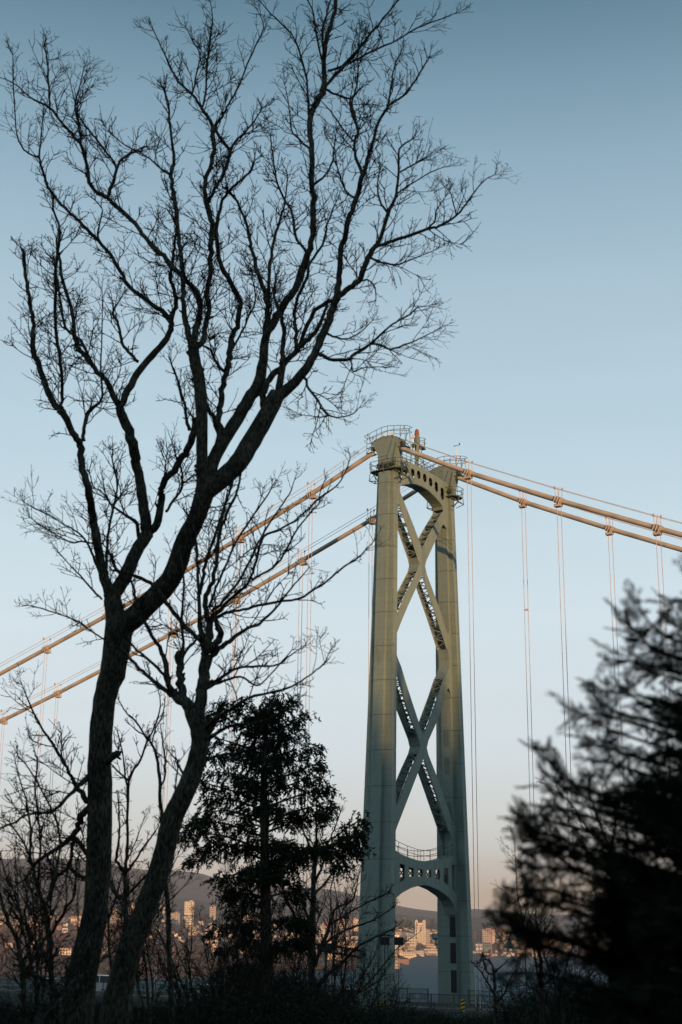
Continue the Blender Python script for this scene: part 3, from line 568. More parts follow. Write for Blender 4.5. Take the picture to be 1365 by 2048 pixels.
def floodlight(p, base, face, label, arm=None, lens=False):
    f = empty('floodlight', base, label, 'floodlight', 'floodlights near the tower')
    p = Vector(p); b = Vector(base)
    m = MB()
    if arm: m.tube([b, (b.x, b.y, p.z-1.05), (b.x, b.y, p.z-.85), (p.x, p.y, p.z-.8), (p.x, p.y, p.z-.3)], .06, 8)
    else: m.tube([b, (p.x, p.y, p.z-.25)], .03, 8)
    m.build('pole', MT['black'], f)
    m = MB(); rz = math.atan2(face[1], face[0]); m.box(p, (.26, .74, .62), rz); h = m.build('lamp_head', MT['black'], f)
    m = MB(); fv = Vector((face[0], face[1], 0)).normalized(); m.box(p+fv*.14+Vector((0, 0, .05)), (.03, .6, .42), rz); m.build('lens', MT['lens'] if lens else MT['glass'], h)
    m = MB(); m.box(p-Vector((0, 0, .3)), (.3, .1, .1), rz); m.build('yoke', MT['black'], h)
tocam = (CAM.x, CAM.y)
floodlight((13.55, -25.28, 6.2), (13.55, -25.28, 0.0-1.3), (-.5, .9), 'dark square floodlight on a thin post beside the near tower leg')
floodlight((12.6, -25.9, 6.2), (12.6, -25.9, -1.3), (-.6, .9), 'dark square floodlight seen against the near tower leg')
floodlight((-3.0, 8.26, 6.6), (-2.9, 9.05, -.1), (.5, -.85), 'floodlight with pale blue face on crooked pole inside the portal', arm=True, lens=True)  # pale lens colour stands for the sky reflected in it
def bell_lamp(p, base, label):
    f = empty('street_lamp', base, label, 'street lamp', 'bell lamps along the bridge'); p = Vector(p); b = Vector(base)
    m = MB(); m.tube([b, (b.x, b.y, p.z-.9), (b.x, b.y, p.z-.2)]+[Vector((b.x, b.y, p.z-.2)).lerp(Vector((p.x, p.y, p.z-.2)), u)+Vector((0, 0, 1.1*math.sin(math.pi*min(1, u*.75+.0)))) for u in (.2, .4, .6, .8, .95)]+[(p.x, p.y, p.z+.45)], .055, 8); m.build('lamp_post', MT['rail'], f)
    m = MB(); m.tube([p+Vector((0, 0, .5)), p+Vector((0, 0, .2)), p+Vector((0, 0, .0)), p+Vector((0, 0, -.3)), p+Vector((0, 0, -.34))], [.06, .14, .2, .42, .4], 12); m.build('lamp_shade', MT['rail'], f)
    m = MB(); m.tube([p+Vector((0, 0, -.34)), p+Vector((0, 0, -.42))], [.2, .1], 10); m.build('bulb_glass', MT['lens'], f)
bell_lamp((-12.54, 5.3, 8.7), (-10.6, 5.9, .1), 'bell-shaped street lamp hanging left of the near tower leg')
bell_lamp((20.93, -20.17, 6.1), (22.6, -20.6, -1.3), 'bell-shaped street lamp before the blurred conifer, right of the tower')
# lattice beam left of the near leg
g = empty('lattice_beam', (-3.2, -9.6, 4.5), 'dark sloping lattice beam sticking out left of the near tower leg', 'steel beam')
a0, a1 = Vector((-5.6, -9.0, 5.75)), Vector((-1.3, -9.0, 5.25)); dn = Vector((0, 0, -.62))
for o_ in (Vector((0, 0, 0)), dn):
    for dy in (0, .5): m = MB(); m.bar(a0+o_+Vector((0, dy, 0)), a1+o_+Vector((0, dy, 0)), .1); m.build('chord', MT['rail'], g)
for i in range(6):
    p, q = a0.lerp(a1, i/6), a0.lerp(a1, (i+1)/6); m = MB(); m.bar(p+(dn if i % 2 else dn*0), q+(dn*0 if i % 2 else dn), .05); m.build('web_bar', MT['rail'], g)
m = MB(); m.box(a0+Vector((.3, .25, -.3)), (1.6, .7, .85)); m.build('end_box', MT['black'], g)
m = MB(); m.bar(a0+Vector((.3, .25, -.3)), (a0.x+.3, a0.y+.25, -1.2), .14, 8); m.build('post', MT['rail'], g)
m = MB(); m.bar(a1+Vector((0, .25, -.3)), (a1.x+1.0, YN(5)+.2, 4.9), .12, 8); m.build('bracket', MT['rail'], g)
# hazard signs
def sign(p, w, h, label, stripes, n=3):
    f = empty('hazard_sign', (p[0], p[1], -1.2), label, 'road sign'); rz = YAW; p = Vector(p)
    m = MB(); m.bar((p.x, p.y, -1.2), (p.x, p.y, p.z-h/2), .04, 6); m.build('post', MT['rail'], f)
    m = MB(); m.box(p, (w, .03, h), rz); b = m.build('board', MT['yellow'], f)
    fw = Vector((FWD.x, FWD.y, 0))*-.02; rr = Vector((RGT.x, RGT.y, 0))
    for i in range(n):
        m = MB(); z = p.z-h/2+h*(i+.1)/n; st = h/n*.5
        lo = [p+fw+rr*(-w/2*.98)+Vector((0, 0, z-p.z)), p+fw+rr*(w/2*.98)+Vector((0, 0, z-p.z+h/n*.42)), p+fw+rr*(w/2*.98)+Vector((0, 0, z-p.z+h/n*.42+st*.9)), p+fw+rr*(-w/2*.98)+Vector((0, 0, z-p.z+st*.9))]
        m.prism(lo, [q+fw*.3 for q in lo]); m.build('stripe', MT['black'], b)
sign((15.27, -18.01, 1.1), .34, .95, 'yellow and black striped hazard marker at the foot of the far leg', True)
sign((9.73, -21.85, 1.05), .7, .45, 'wide yellow and black hazard board at the foot of the near leg', True, 2)

# ------------------------------------------------------------------ far city
def face(x, y):  # yaw that turns a front (-y) towards the viewer
    return math.atan2(CAM.x-x, -(CAM.y-y))
R3 = random.Random(11)
NBR = [('twin',-2808.6,4588.8,-16.4,39.1,87.8,0,'tall cream twin-crowned apartment tower rising above the far shore'),('slab',-2848.6,4688.9,-22.3,37.8,58.4,1,'stepped tan block standing just in front of the twin-crowned tower'),('slab',-2608.1,4198.6,-18.9,25.2,33.6,0,'cream mid-rise block left of the twin-crowned tower'),('slab',-2708.4,4311.5,-22.4,24.1,35.3,3,'grey mid-rise block behind the dark twin floodlight'),('slab',-2568.0,4043.8,-19.1,19.2,33.0,2,'peach block beside the near tower leg,behind the floodlight'),('low',-2285.3,3637.5,-48.1,58.1,12.6,0,'long white waterfront building with a row of dark openings'),('low',-2666.1,4340.8,-53.4,42.6,14.3,4,'low blue and white banded building on the far waterfront'),('low',-2761.5,4584.9,-56.4,48.6,22.6,4,'low building with red and blue bands at the water edge'),('slab',-1700.4,2674.1,-60.7,10.6,21.8,2,'sunlit tan shed at the water beside the near tower leg'),('low',-1956.9,3116.8,-60.1,25.7,10.8,5,'low red-brown warehouse roofed in rust by the water'),('low',-2512.3,4045.9,-39.3,26.0,17.1,1,'tan terraced block below the cream mid-rise'),('low',-2815.1,4657.3,-34.5,43.4,18.1,2,'low peach terrace in front of the stepped tan block'),('slab',-2808.4,4734.9,-19.6,20.0,32.6,2,'pinkish block seen beside the floodlight with the pale face'),('slab',-2682.5,4876.9,-13.4,40.2,52.2,2,'tan high-rise behind the red crane,right of the far leg'),('slab',-2738.9,4910.9,1.0,24.4,32.2,3,'dark grey block at the foot of the red crane'),('low',-2617.7,4757.5,-44.2,33.4,29.9,6,'low glass-fronted green office block under the red crane'),('low',-2635.9,4726.7,-47.7,23.5,31.4,4,'white banded office block beside the far tower leg'),('slab',-2656.4,4949.7,-4.2,28.4,38.2,3,'grey-brown block between the crane and the blurred conifer'),('slab',-2555.8,4946.4,-18.6,38.1,47.6,1,'tan tower with red scaffold behind the bare sapling'),('low',-2488.1,4920.3,-32.4,55.6,27.1,2,'low peach hall right of the bare sapling'),('low',-2403.4,4741.8,-60.8,34.5,19.1,0,'white rounded shed at the water behind the bare sapling'),('slab',-3142.8,4558.0,31.8,30.2,47.9,1,'square tan tower under the bell lamp'),('slab',-3091.7,4575.2,28.8,22.1,43.9,2,'peach tower close to the left edge of the near leg'),('slab',-3017.8,4425.6,20.4,21.4,37.6,3,'grey tower between two tan ones left of the near leg'),('slab',-2955.6,4158.5,9.0,14.9,37.0,0,'narrow cream block left of the red rooftop crane'),('low',-2298.9,3354.4,-29.1,65.6,17.4,2,'long peach warehouse above the lattice beam'),('low',-1982.3,2843.8,-47.4,44.8,18.1,0,'cream waterfront hall below the lattice beam'),('slab',-3276.8,3516.3,24.6,20.8,80.0,2,'slim orange-lit high-rise between the two big trunks'),('slab',-3736.1,4183.6,66.0,18.2,65.3,0,'slim pale tower just right of the leaning trunk'),('slab',-3661.2,4126.0,58.3,11.9,54.7,1,'narrow tan tower beside the slim pale tower'),('slab',-3547.7,4040.3,46.7,33.0,38.8,1,'square tan block with flat top right of the leaning trunk'),('slab',-3952.6,4599.2,92.7,39.4,50.0,0,'broad pale tower behind the shrubs near the dark conifer'),('slab',-3364.9,3911.5,28.7,24.3,40.4,0,'cream block below the broad pale tower'),('slab',-3600.3,3766.7,42.8,16.9,51.6,1,'tan block hugging the right edge of the thickest trunk'),('slab',-3729.6,4480.0,70.8,21.1,50.2,2,'peach tower just left of the dark conifer'),('slab',-3334.6,4206.2,34.8,27.3,42.8,1,'tan tower glimpsed through the dark conifer'),('low',-2050.1,1993.9,-33.5,23.0,12.2,0,'white building left of the thickest trunk,above the deck'),('low',-2120.8,2547.1,-30.1,13.4,26.5,2,'peach warehouse seen through the left shrubs')]
for kind, x, y, z, w, h, tone, label in NBR:
    b = empty('apartment_tower' if kind in ('twin', 'slab') else 'waterfront_building', (x, y, z), label, 'building')
    d = w*.8 if kind != 'low' else w*.45; rz = face(x, y)+R3.uniform(-.35, .35)*(.3 if kind == 'low' else 1)
    cs, sn = math.cos(rz), math.sin(rz); tr = lambda u, v: (x+u*cs-v*sn, y+u*sn+v*cs)
    wall = TM[tone]
    def bx(nm, u, v, zz, dx, dy, dz, mm, par=b):
        q = tr(u, v); mq = MB(); mq.box((q[0], q[1], zz), (dx, dy, dz), rz); return mq.build(nm, mm, par)
    if kind == 'twin':
        bx('wall', 0, d/2, z+h*.43, w*.96, d, h*.88, wall)
        for s in (-1, 1):
            bx('turret', s*w*.36, d*.4, z+h*.48, w*.27, d*.9, h*.96, wall); q = tr(s*w*.36, d*.4); mq = MB()
            mq.tube([(q[0], q[1], z+h*.955), (q[0], q[1], z+h*1.0)], [w*.15, w*.04], 4); mq.build('turret_roof', TM[1], b)
            for k in range(13): bx('window', s*w*.36, -d*.06, z+h*(.1+.065*k), w*.09, .8, h*.03, FWIN)
        for k in range(11):
            for u in (-.12, .0, .12): bx('window', u*w, -.3, z+h*(.1+.065*k), w*.05, .8, h*.028, FWIN)
    elif kind == 'slab':
        bx('wall', 0, d/2, z+h/2-3, w, d, h+6, wall); bx('roof', 0, d/2, z+h+.6, w*1.02, d*1.02, 1.2, ROOFS[R3.randrange(3)])
        bx('penthouse', R3.uniform(-.2, .2)*w, d/2, z+h+3, w*.3, d*.4, 4, wall)
        nf = max(3, min(9, int(h/7))); nc = max(2, min(5, int(w/7)))
        for i in range(nf):
            for j in range(nc): bx('window', (j+.5-nc/2)*w/nc, -.2, z+h*(i+.6)/nf, w/nc*.6, .8, h/nf*.42, FWIN)
        if R3.random() < .7:
            for i in range(nf): bx('balcony', w*.5-.1, d*.4, z+h*(i+.35)/nf, 2.0, d*.5, h/nf*.18, TM[4])
    else:
        bx('wall', 0, d/2, z+h/2-2, w, d, h+4, wall); bx('roof', 0, d/2, z+h+.5, w*1.03, d*1.05, 1.0, ROOFS[R3.randrange(3)])
        nc = max(3, min(12, int(w/5))); nf = 2 if h > 9 else 1
        for i in range(nf):
            for j in range(nc): bx('window', (j+.5-nc/2)*w/nc, -.2, z+h*(i+.5)/nf, w/nc*.58, .8, h/nf*.42, FWIN)
HR = [(-3937.4,3551.5,49.4,20.7,17.1,2),(-3866.8,3509.1,43.7,14.8,18.6,0),(-3841.0,3508.7,42.5,18.5,14.8,4),(-3892.3,3582.7,48.8,15.0,16.5,0),(-3742.0,3467.8,38.6,25.4,19.8,5),(-3802.0,3554.0,43.0,16.7,20.2,3),(-3774.2,3555.0,41.7,25.9,19.8,5),(-3731.1,3548.4,39.7,23.9,18.3,4),(-3669.2,3518.3,37.8,14.5,14.8,2),(-3694.5,3664.9,43.6,22.4,23.1,5),(-3698.3,3698.8,45.5,22.5,23.5,4),(-3150.1,3056.7,18.0,15.8,11.4,5),(-2928.5,2863.5,9.6,14.8,13.1,4),(-2305.6,2145.4,-20.1,11.4,9.1,0),(-2267.1,2044.4,-21.9,13.2,9.0,2),(-2080.7,2137.0,-32.1,12.0,12.4,3),(-3530.9,3887.8,41.4,26.5,20.3,5),(-2258.2,3254.9,-31.8,16.0,5.6,3),(-3101.3,4915.2,34.3,8.1,4.6,3),(-2914.9,4843.6,21.1,26.1,4.5,4),(-2514.1,2876.8,-7.5,7.9,9.8,0),(-3008.3,4851.9,27.9,8.7,5.8,4),(-2896.7,4655.5,16.0,16.4,6.5,5),(-2640.6,4924.2,-10.9,18.6,4.5,2),(-2689.4,4908.7,-6.7,14.5,7.5,5),(-3055.5,4472.5,24.0,9.9,4.4,4),(-2545.5,3512.0,-16.0,16.6,6.5,3),(-2618.8,2877.3,-2.3,16.2,6.5,1),(-2152.1,3383.1,-42.0,13.3,4.6,3),(-2750.5,4446.6,-8.0,24.7,11.6,2),(-2475.8,4855.8,-45.8,9.8,9.6,0),(-2620.8,4773.6,-40.7,23.2,8.0,0),(-2402.8,2862.7,-12.9,15.8,5.2,2),(-2616.5,4867.9,-24.1,12.5,10.9,2),(-2122.0,2710.5,-34.4,9.7,8.2,3),(-2890.9,4842.0,16.7,14.8,10.3,2),(-2532.0,4889.9,-31.9,15.5,9.5,4),(-3456.6,4212.9,43.5,11.9,4.2,2),(-2818.0,4764.8,-11.9,17.9,7.8,1),(-2729.3,4297.1,-3.3,12.1,8.0,0),(-2553.8,4929.6,-21.9,25.1,6.8,2),(-2600.7,4112.4,-19.8,16.1,12.6,1),(-2651.1,4716.2,-47.8,17.3,4.7,2),(-3124.0,3841.2,14.8,12.3,6.1,1),(-2818.9,4764.2,-11.8,13.2,7.5,5),(-2778.0,3825.4,-2.8,15.6,6.2,0),(-2481.3,4943.3,-29.1,16.5,11.2,1),(-2586.2,4086.0,-20.5,18.6,4.4,0),(-2116.4,2641.4,-32.6,15.0,6.3,1),(-2514.4,4829.1,-45.2,22.7,8.4,2),(-2428.1,3520.4,-21.9,12.4,6.1,4),(-2638.9,4177.2,-15.3,14.1,9.4,0),(-2589.4,4138.5,-30.2,22.8,12.6,1),(-2233.2,3089.7,-34.4,18.1,7.7,4),(-2759.5,4951.3,11.4,15.2,4.2,5),(-2817.8,4673.7,-30.7,16.6,8.1,4),(-2278.8,3605.5,-40.0,14.0,8.7,2),(-2706.4,4422.4,-44.4,15.2,7.9,5),(-2686.6,4801.1,-26.8,12.2,12.6,4),(-2462.4,3952.7,-46.4,13.4,10.6,5),(-2606.2,4948.0,-11.4,12.3,8.3,2),(-2921.0,3744.6,5.7,20.2,8.5,5),(-2922.5,4783.6,14.8,17.1,13.8,3),(-2756.5,4460.7,-8.3,9.3,4.6,0),(-2557.0,4124.5,-37.3,19.0,9.3,3),(-2475.1,3378.3,-19.3,12.6,10.7,2),(-2829.3,4665.7,-30.4,18.2,7.8,3),(-2386.9,3439.4,-24.4,16.0,5.0,3),(-2792.8,3888.1,-1.8,14.1,10.2,3),(-3325.8,4595.5,43.8,13.6,5.7,1),(-2505.0,3996.2,-38.2,13.8,9.5,5),(-2900.5,4890.1,24.1,8.8,4.3,0),(-2677.5,4898.6,-10.2,15.7,12.2,1),(-2632.3,4163.6,-15.6,9.4,7.8,1),(-3581.9,4399.9,57.3,9.7,5.7,4),(-2793.2,4617.7,-46.5,9.1,9.8,2),(-2820.8,3978.2,0.1,20.2,9.8,1),(-2890.0,4787.9,5.3,13.7,3.6,4),(-3289.8,4693.4,44.6,7.3,5.0,1),(-2892.9,4749.4,1.5,11.0,8.5,2),(-2513.8,4847.8,-41.9,10.0,8.1,3),(-2521.3,4970.3,-18.8,16.9,4.0,1),(-2839.5,4749.9,-11.2,23.9,7.4,3),(-2786.9,4457.9,-0.0,21.6,11.2,2),(-2830.4,4756.2,-11.5,8.7,4.9,3),(-2901.3,3429.8,6.9,14.4,4.9,3),(-3018.6,4187.9,13.7,8.0,7.5,4),(-2644.1,3535.0,-9.0,7.3,5.5,1),(-3254.6,4608.3,40.0,9.1,6.0,2),(-3253.1,4755.4,44.2,7.0,7.5,5),(-2472.4,4986.0,-22.4,24.1,7.2,2),(-2769.3,3156.3,2.7,9.0,8.7,0),(-2494.1,4003.8,-41.3,10.2,5.8,4),(-2836.5,4660.7,-25.3,18.1,7.9,2),(-2879.8,4703.7,4.2,13.1,11.0,1),(-2760.5,4385.0,-6.9,13.1,5.9,5),(-2935.2,4300.4,11.7,22.1,10.2,3),(-2682.5,4274.8,-27.0,9.2,7.3,0),(-2815.0,4675.6,-30.8,24.4,11.2,5),(-2941.6,4642.7,18.0,24.0,13.9,5),(-2886.6,4863.3,20.4,8.3,8.3,5),(-2410.1,4864.8,-53.4,21.0,5.8,4),(-3017.9,4243.1,15.2,13.3,12.6,4),(-2544.2,4115.1,-50.3,15.8,8.2,4),(-3416.2,4733.6,53.2,12.8,5.0,3),(-2894.5,4620.6,14.8,22.2,5.5,0),(-2838.2,4787.3,-3.7,22.2,8.3,4),(-3188.1,3504.8,20.3,11.1,5.8,4),(-2724.2,4391.9,-6.0,24.0,13.6,2),(-2368.8,3287.7,-26.3,16.1,4.0,1),(-2606.6,4728.7,-51.0,18.3,3.5,0),(-2887.2,4862.8,20.4,20.3,8.0,4),(-2526.4,3507.0,-17.0,11.7,6.5,5),(-2656.4,5095.7,12.6,15.5,7.6,3),(-2345.3,3687.2,-32.1,7.2,7.9,4),(-3537.1,4321.4,52.1,13.4,5.4,1),(-2549.7,4768.2,-51.0,9.2,8.8,0),(-2528.5,5093.1,5.0,14.6,8.4,3),(-2797.4,4450.6,-1.6,13.5,12.1,3),(-2590.6,4101.2,-22.2,11.0,6.6,0),(-3416.5,3784.5,29.3,6.4,5.0,5),(-2516.7,4882.2,-35.4,18.8,9.1,2),(-2429.2,3373.6,-22.7,10.3,7.5,2),(-2861.1,4826.1,8.3,13.6,4.7,1),(-2862.2,4807.2,4.6,19.3,7.7,1),(-2878.1,4869.1,19.8,17.3,10.3,5),(-2577.2,4749.2,-50.8,11.6,5.2,3),(-2652.0,4916.3,-10.7,24.2,7.5,4),(-2231.7,3218.5,-33.3,9.4,8.4,0),(-2899.7,4014.8,4.1,12.6,5.3,2),(-2985.0,4941.1,29.9,7.1,6.2,1),(-2638.3,4962.2,-4.5,10.1,8.0,3),(-2576.0,5078.4,8.2,20.3,9.6,0),(-2439.3,4844.7,-52.9,10.2,10.3,3),(-2919.0,3435.7,7.6,13.1,11.2,5),(-2513.7,3077.8,-8.8,7.6,5.1,2),(-2400.6,3484.6,-23.4,9.8,7.0,4),(-3539.6,4520.4,56.9,12.2,4.2,2),(-2621.0,4974.3,-4.8,14.2,11.9,4),(-3551.5,4566.9,58.8,10.4,4.5,1),(-2707.0,3308.9,-1.2,10.8,8.9,4),(-2502.2,4855.8,-42.1,8.6,7.4,5),(-2448.1,4966.3,-30.1,14.9,9.6,2),(-2583.0,4964.1,-11.7,18.6,5.8,1),(-2816.3,4601.8,-14.5,7.9,7.0,5),(-2673.8,4864.7,-16.8,17.4,3.2,1),(-2595.5,5010.1,-1.8,20.1,9.7,1),(-2866.9,4840.4,12.2,8.2,8.2,1),(-3201.1,4371.7,30.1,6.9,6.1,5),(-3212.9,4162.8,25.4,6.4,3.8,5),(-2854.1,3827.4,1.6,10.0,7.3,1),(-2829.1,4702.4,-22.8,20.7,5.6,2),(-3417.3,4732.9,53.2,11.0,7.0,3),(-2387.8,3511.7,-23.9,11.4,10.1,3),(-2640.8,4905.8,-14.1,16.0,11.0,5),(-2447.2,2813.7,-10.5,9.3,4.2,3),(-2187.9,3066.3,-36.7,16.6,8.3,5),(-2960.5,4666.1,19.8,8.3,5.5,1),(-2672.3,4938.7,-3.9,9.9,6.4,1),(-2253.8,3349.1,-31.4,12.5,4.0,3),(-2516.6,4845.9,-41.9,16.8,6.4,4),(-2531.4,4780.9,-51.3,10.0,5.7,0),(-2813.4,3946.9,-0.5,18.7,5.1,1),(-2838.6,4768.8,-7.4,12.2,8.6,1),(-2449.1,4983.8,-27.2,23.2,4.6,5),(-2750.2,4519.8,-52.9,23.9,8.6,2),(-2929.3,4632.9,16.9,25.6,5.0,4),(-2980.0,4324.1,15.2,8.3,12.2,1),(-2610.1,4963.6,-8.2,14.3,11.0,0),(-2201.4,3038.7,-36.4,17.8,5.7,2),(-3457.7,3883.8,35.4,7.5,3.0,1),(-2872.5,4763.5,-2.7,22.2,4.8,5),(-2489.4,3970.6,-39.2,18.1,10.1,3),(-3071.6,4954.1,34.3,7.6,6.6,4),(-2541.4,3770.3,-15.0,11.5,7.5,4),(-2588.6,3628.2,-13.3,9.4,11.0,4),(-3656.7,4220.3,59.8,12.2,3.9,5),(-2802.9,4684.0,-31.1,9.3,6.6,0),(-2550.4,4749.5,-54.2,8.0,4.0,1),(-2482.7,4942.3,-29.1,10.4,6.9,5),(-2628.5,4147.9,-14.9,10.4,9.9,3),(-2982.4,4979.4,31.0,8.2,5.1,2),(-2146.0,2420.2,-28.9,15.3,8.0,5),(-2792.5,4508.8,3.2,19.6,7.2,1),(-2153.9,2797.9,-34.3,11.8,7.7,0),(-2555.3,4089.1,-33.1,14.4,11.8,5),(-3206.2,4550.6,35.4,9.7,5.5,3),(-2157.2,3379.5,-40.5,16.5,9.3,2),(-2468.8,4988.4,-22.6,20.0,10.1,5),(-2612.7,4961.8,-8.1,22.1,9.5,1),(-2764.0,4674.5,-39.7,12.2,8.7,0),(-2967.4,4259.9,12.6,21.0,7.0,4),(-2470.3,5023.9,-17.1,10.2,7.2,5),(-2541.5,4792.1,-47.9,11.7,4.8,1),(-2652.0,4788.5,-33.8,21.1,9.8,5),(-2437.9,4900.4,-43.0,12.8,6.1,3),(-2430.4,4942.1,-37.2,12.3,6.2,1),(-2817.3,3634.0,0.9,14.6,5.9,5),(-2505.7,5072.4,-2.6,13.9,9.3,5),(-2681.4,4822.9,-23.4,25.7,8.5,2),(-2709.0,4968.0,6.6,14.6,10.2,3),(-2429.4,4924.5,-40.1,10.3,13.5,3),(-3726.4,3880.1,55.2,16.3,6.5,0),(-3763.1,4018.8,62.5,17.1,10.1,4),(-3620.3,3825.8,46.0,8.3,6.4,1),(-3581.6,3560.7,36.4,13.4,5.2,5),(-3955.9,3684.6,57.2,9.3,5.8,2),(-3885.4,3751.7,57.1,10.3,6.9,5),(-3665.9,3885.5,51.2,14.9,10.1,0),(-3727.4,3240.7,33.2,7.8,5.6,1),(-3660.3,3706.9,44.1,13.2,6.7,0),(-3785.5,3820.9,55.8,9.6,6.4,0),(-4172.7,3698.7,67.6,17.3,10.6,0),(-3922.1,3653.3,53.9,10.3,9.1,5),(-3973.5,3818.4,64.8,16.5,10.4,2),(-4032.3,3522.2,50.9,9.6,7.6,3),(-3972.8,3709.4,59.3,10.6,7.8,3),(-3837.0,3694.0,51.9,14.1,7.6,1),(-3728.2,3951.8,57.7,15.5,10.1,1),(-3758.7,3711.7,49.0,15.0,8.6,5),(-3973.7,3581.0,52.7,9.1,5.0,5),(-3845.1,3852.6,60.3,10.3,4.9,3),(-3951.0,3432.5,42.0,10.7,6.9,3),(-3583.1,3577.9,36.8,13.6,6.0,3),(-3820.5,4088.6,69.0,13.9,8.8,0),(-3648.4,3350.2,34.6,12.4,8.1,3),(-3737.2,3325.1,35.7,9.6,7.7,3),(-3831.4,3880.3,61.1,10.4,6.5,2),(-3640.6,3884.7,49.3,12.2,7.8,2),(-3882.1,3863.5,62.6,8.6,5.6,1),(-3766.7,3687.9,48.2,16.8,8.2,3),(-3502.2,3634.0,35.0,11.8,7.1,0),(-3896.2,3726.0,56.4,15.0,8.2,1),(-3618.5,3206.7,31.0,11.4,7.9,0),(-3783.2,3676.5,48.4,13.0,5.6,5),(-3855.0,3426.0,40.0,10.5,5.5,2),(-3635.0,3742.6,44.7,14.7,6.4,2),(-3820.3,3395.3,38.7,9.2,8.2,4),(-3862.0,3877.4,62.4,7.9,8.3,4),(-3699.6,3789.1,50.2,17.0,6.1,0),(-3781.1,3823.9,55.8,13.3,6.7,3),(-3910.9,3551.5,48.1,13.2,9.3,5),(-3799.6,3738.1,52.3,13.8,8.3,4),(-3960.0,3736.5,60.0,14.4,7.4,3),(-4152.2,3621.6,61.7,11.3,8.9,1),(-3785.3,3766.3,53.0,15.4,6.8,3),(-3787.2,3527.7,40.9,13.6,7.0,0),(-3912.7,4097.7,75.1,13.6,9.9,4),(-3845.0,4016.9,67.8,16.0,7.8,4),(-3775.3,3992.2,62.3,14.5,8.5,4),(-3758.1,4022.3,62.3,11.8,5.8,5),(-3953.8,3959.8,70.9,16.5,6.1,3),(-3589.1,3227.0,31.2,11.1,8.2,1),(-4001.5,3726.0,61.5,11.4,9.8,2),(-3633.9,3269.0,32.9,14.6,8.0,3),(-3826.8,3500.3,41.3,15.7,7.6,3),(-3893.2,3527.3,46.0,16.4,7.3,1),(-4086.0,3649.2,61.3,13.9,5.2,1),(-4088.6,3537.9,53.9,10.1,7.0,2),(-3973.4,3490.0,46.7,13.8,6.3,2),(-3799.4,3720.0,51.4,15.1,7.7,4),(-3761.7,3727.9,50.0,15.4,5.5,1),(-3713.8,3286.6,34.4,14.4,4.6,1),(-3670.8,3845.6,50.2,15.8,8.7,3),(-4042.1,3789.1,66.7,15.4,8.9,4),(-3940.6,3768.2,60.7,11.3,10.1,5),(-3966.0,3787.1,62.9,17.4,10.6,0),(-4072.7,3658.4,61.4,14.8,7.2,2),(-3774.1,3609.8,44.5,10.0,7.7,5),(-4059.4,3667.7,61.4,13.0,6.7,4),(-3858.0,4044.4,69.7,17.2,6.7,3),(-4058.6,3777.7,66.9,11.0,10.2,4),(-3693.1,3446.9,37.2,16.0,8.3,2),(-3978.1,3578.0,52.7,9.2,5.7,1),(-4029.0,3743.4,63.7,14.5,8.1,4),(-4005.8,3686.5,59.7,9.1,5.9,2),(-4033.2,3831.8,68.4,13.1,6.8,5),(-3835.2,3914.2,63.0,16.3,10.5,5),(-3819.6,4034.5,66.8,17.3,7.5,2),(-3727.5,3897.6,55.8,13.0,6.6,2),(-3800.1,3865.5,58.8,16.4,8.9,2),(-4060.1,3849.6,70.6,10.6,7.4,5)]
TB = [(-0.1724,'left of the thickest trunk'),(-0.1267,'between the two big trunks'),(-0.0691,'right of the leaning trunk'),(-0.0115,'behind the dark conifer'),(0.038,'just left of the near tower leg'),(0.0732,'seen through the tower arch'),(0.1156,'just right of the far tower leg'),(1.4727,'behind the right-hand conifer')]
def region(x, y):
    p = Vector((x, y, 0))-Vector((CAM.x, CAM.y, 0)); t = p.dot(RGT)/p.dot(FWD)
    for lim, nm in TB:
        if t < lim: return nm
    return TB[-1][1]
for x, y, z, w, h, tone in HR:
    rz = face(x, y)+R3.uniform(-.5, .5); d = w*.7; cs, sn = math.cos(rz), math.sin(rz)
    m = MB(); m.box((x, y, z+h/2-3), (w, d, h+6), rz); o = m.build('house', TM[tone], loc=(x, y, z))
    nm = '%s %s %s' % ('small' if w < 12 else 'wide' if w > 2.2*h else 'boxy', ('cream', 'tan', 'peach', 'grey', 'white', 'rust-coloured')[tone], 'house' if h < 9 else 'low block'); rg_ = region(x, y)
    tag(o, nm+' on the far shore '+rg_, 'house', nm+'s '+rg_)
    m = MB(); tr = lambda u, v, zz: (x+u*cs-v*sn, y+u*sn+v*cs, zz)
    if R3.random() < .6 and h < 14:
        m.add([tr(-w*.53, -d*.55, z+h), tr(w*.53, -d*.55, z+h), tr(w*.53, d*.55, z+h), tr(-w*.53, d*.55, z+h), tr(-w*.5, 0, z+h+d*.3), tr(w*.5, 0, z+h+d*.3)], [(0, 1, 5, 4), (2, 3, 4, 5), (1, 2, 5), (3, 0, 4), (3, 2, 1, 0)])
    else: m.box((x, y, z+h+.4), (w*1.03, d*1.03, .9), rz)
    m.build('roof', ROOFS[R3.randrange(3)], o)
    m = MB(); nc = max(2, min(6, int(w/5)))
    for j in range(nc):
        q = tr((j+.5-nc/2)*w/nc, -d/2-.05, z+h*.5); m.box(q, (w/nc*.5, .3, h*.35), rz)
    m.build('window_row', FWIN, o)
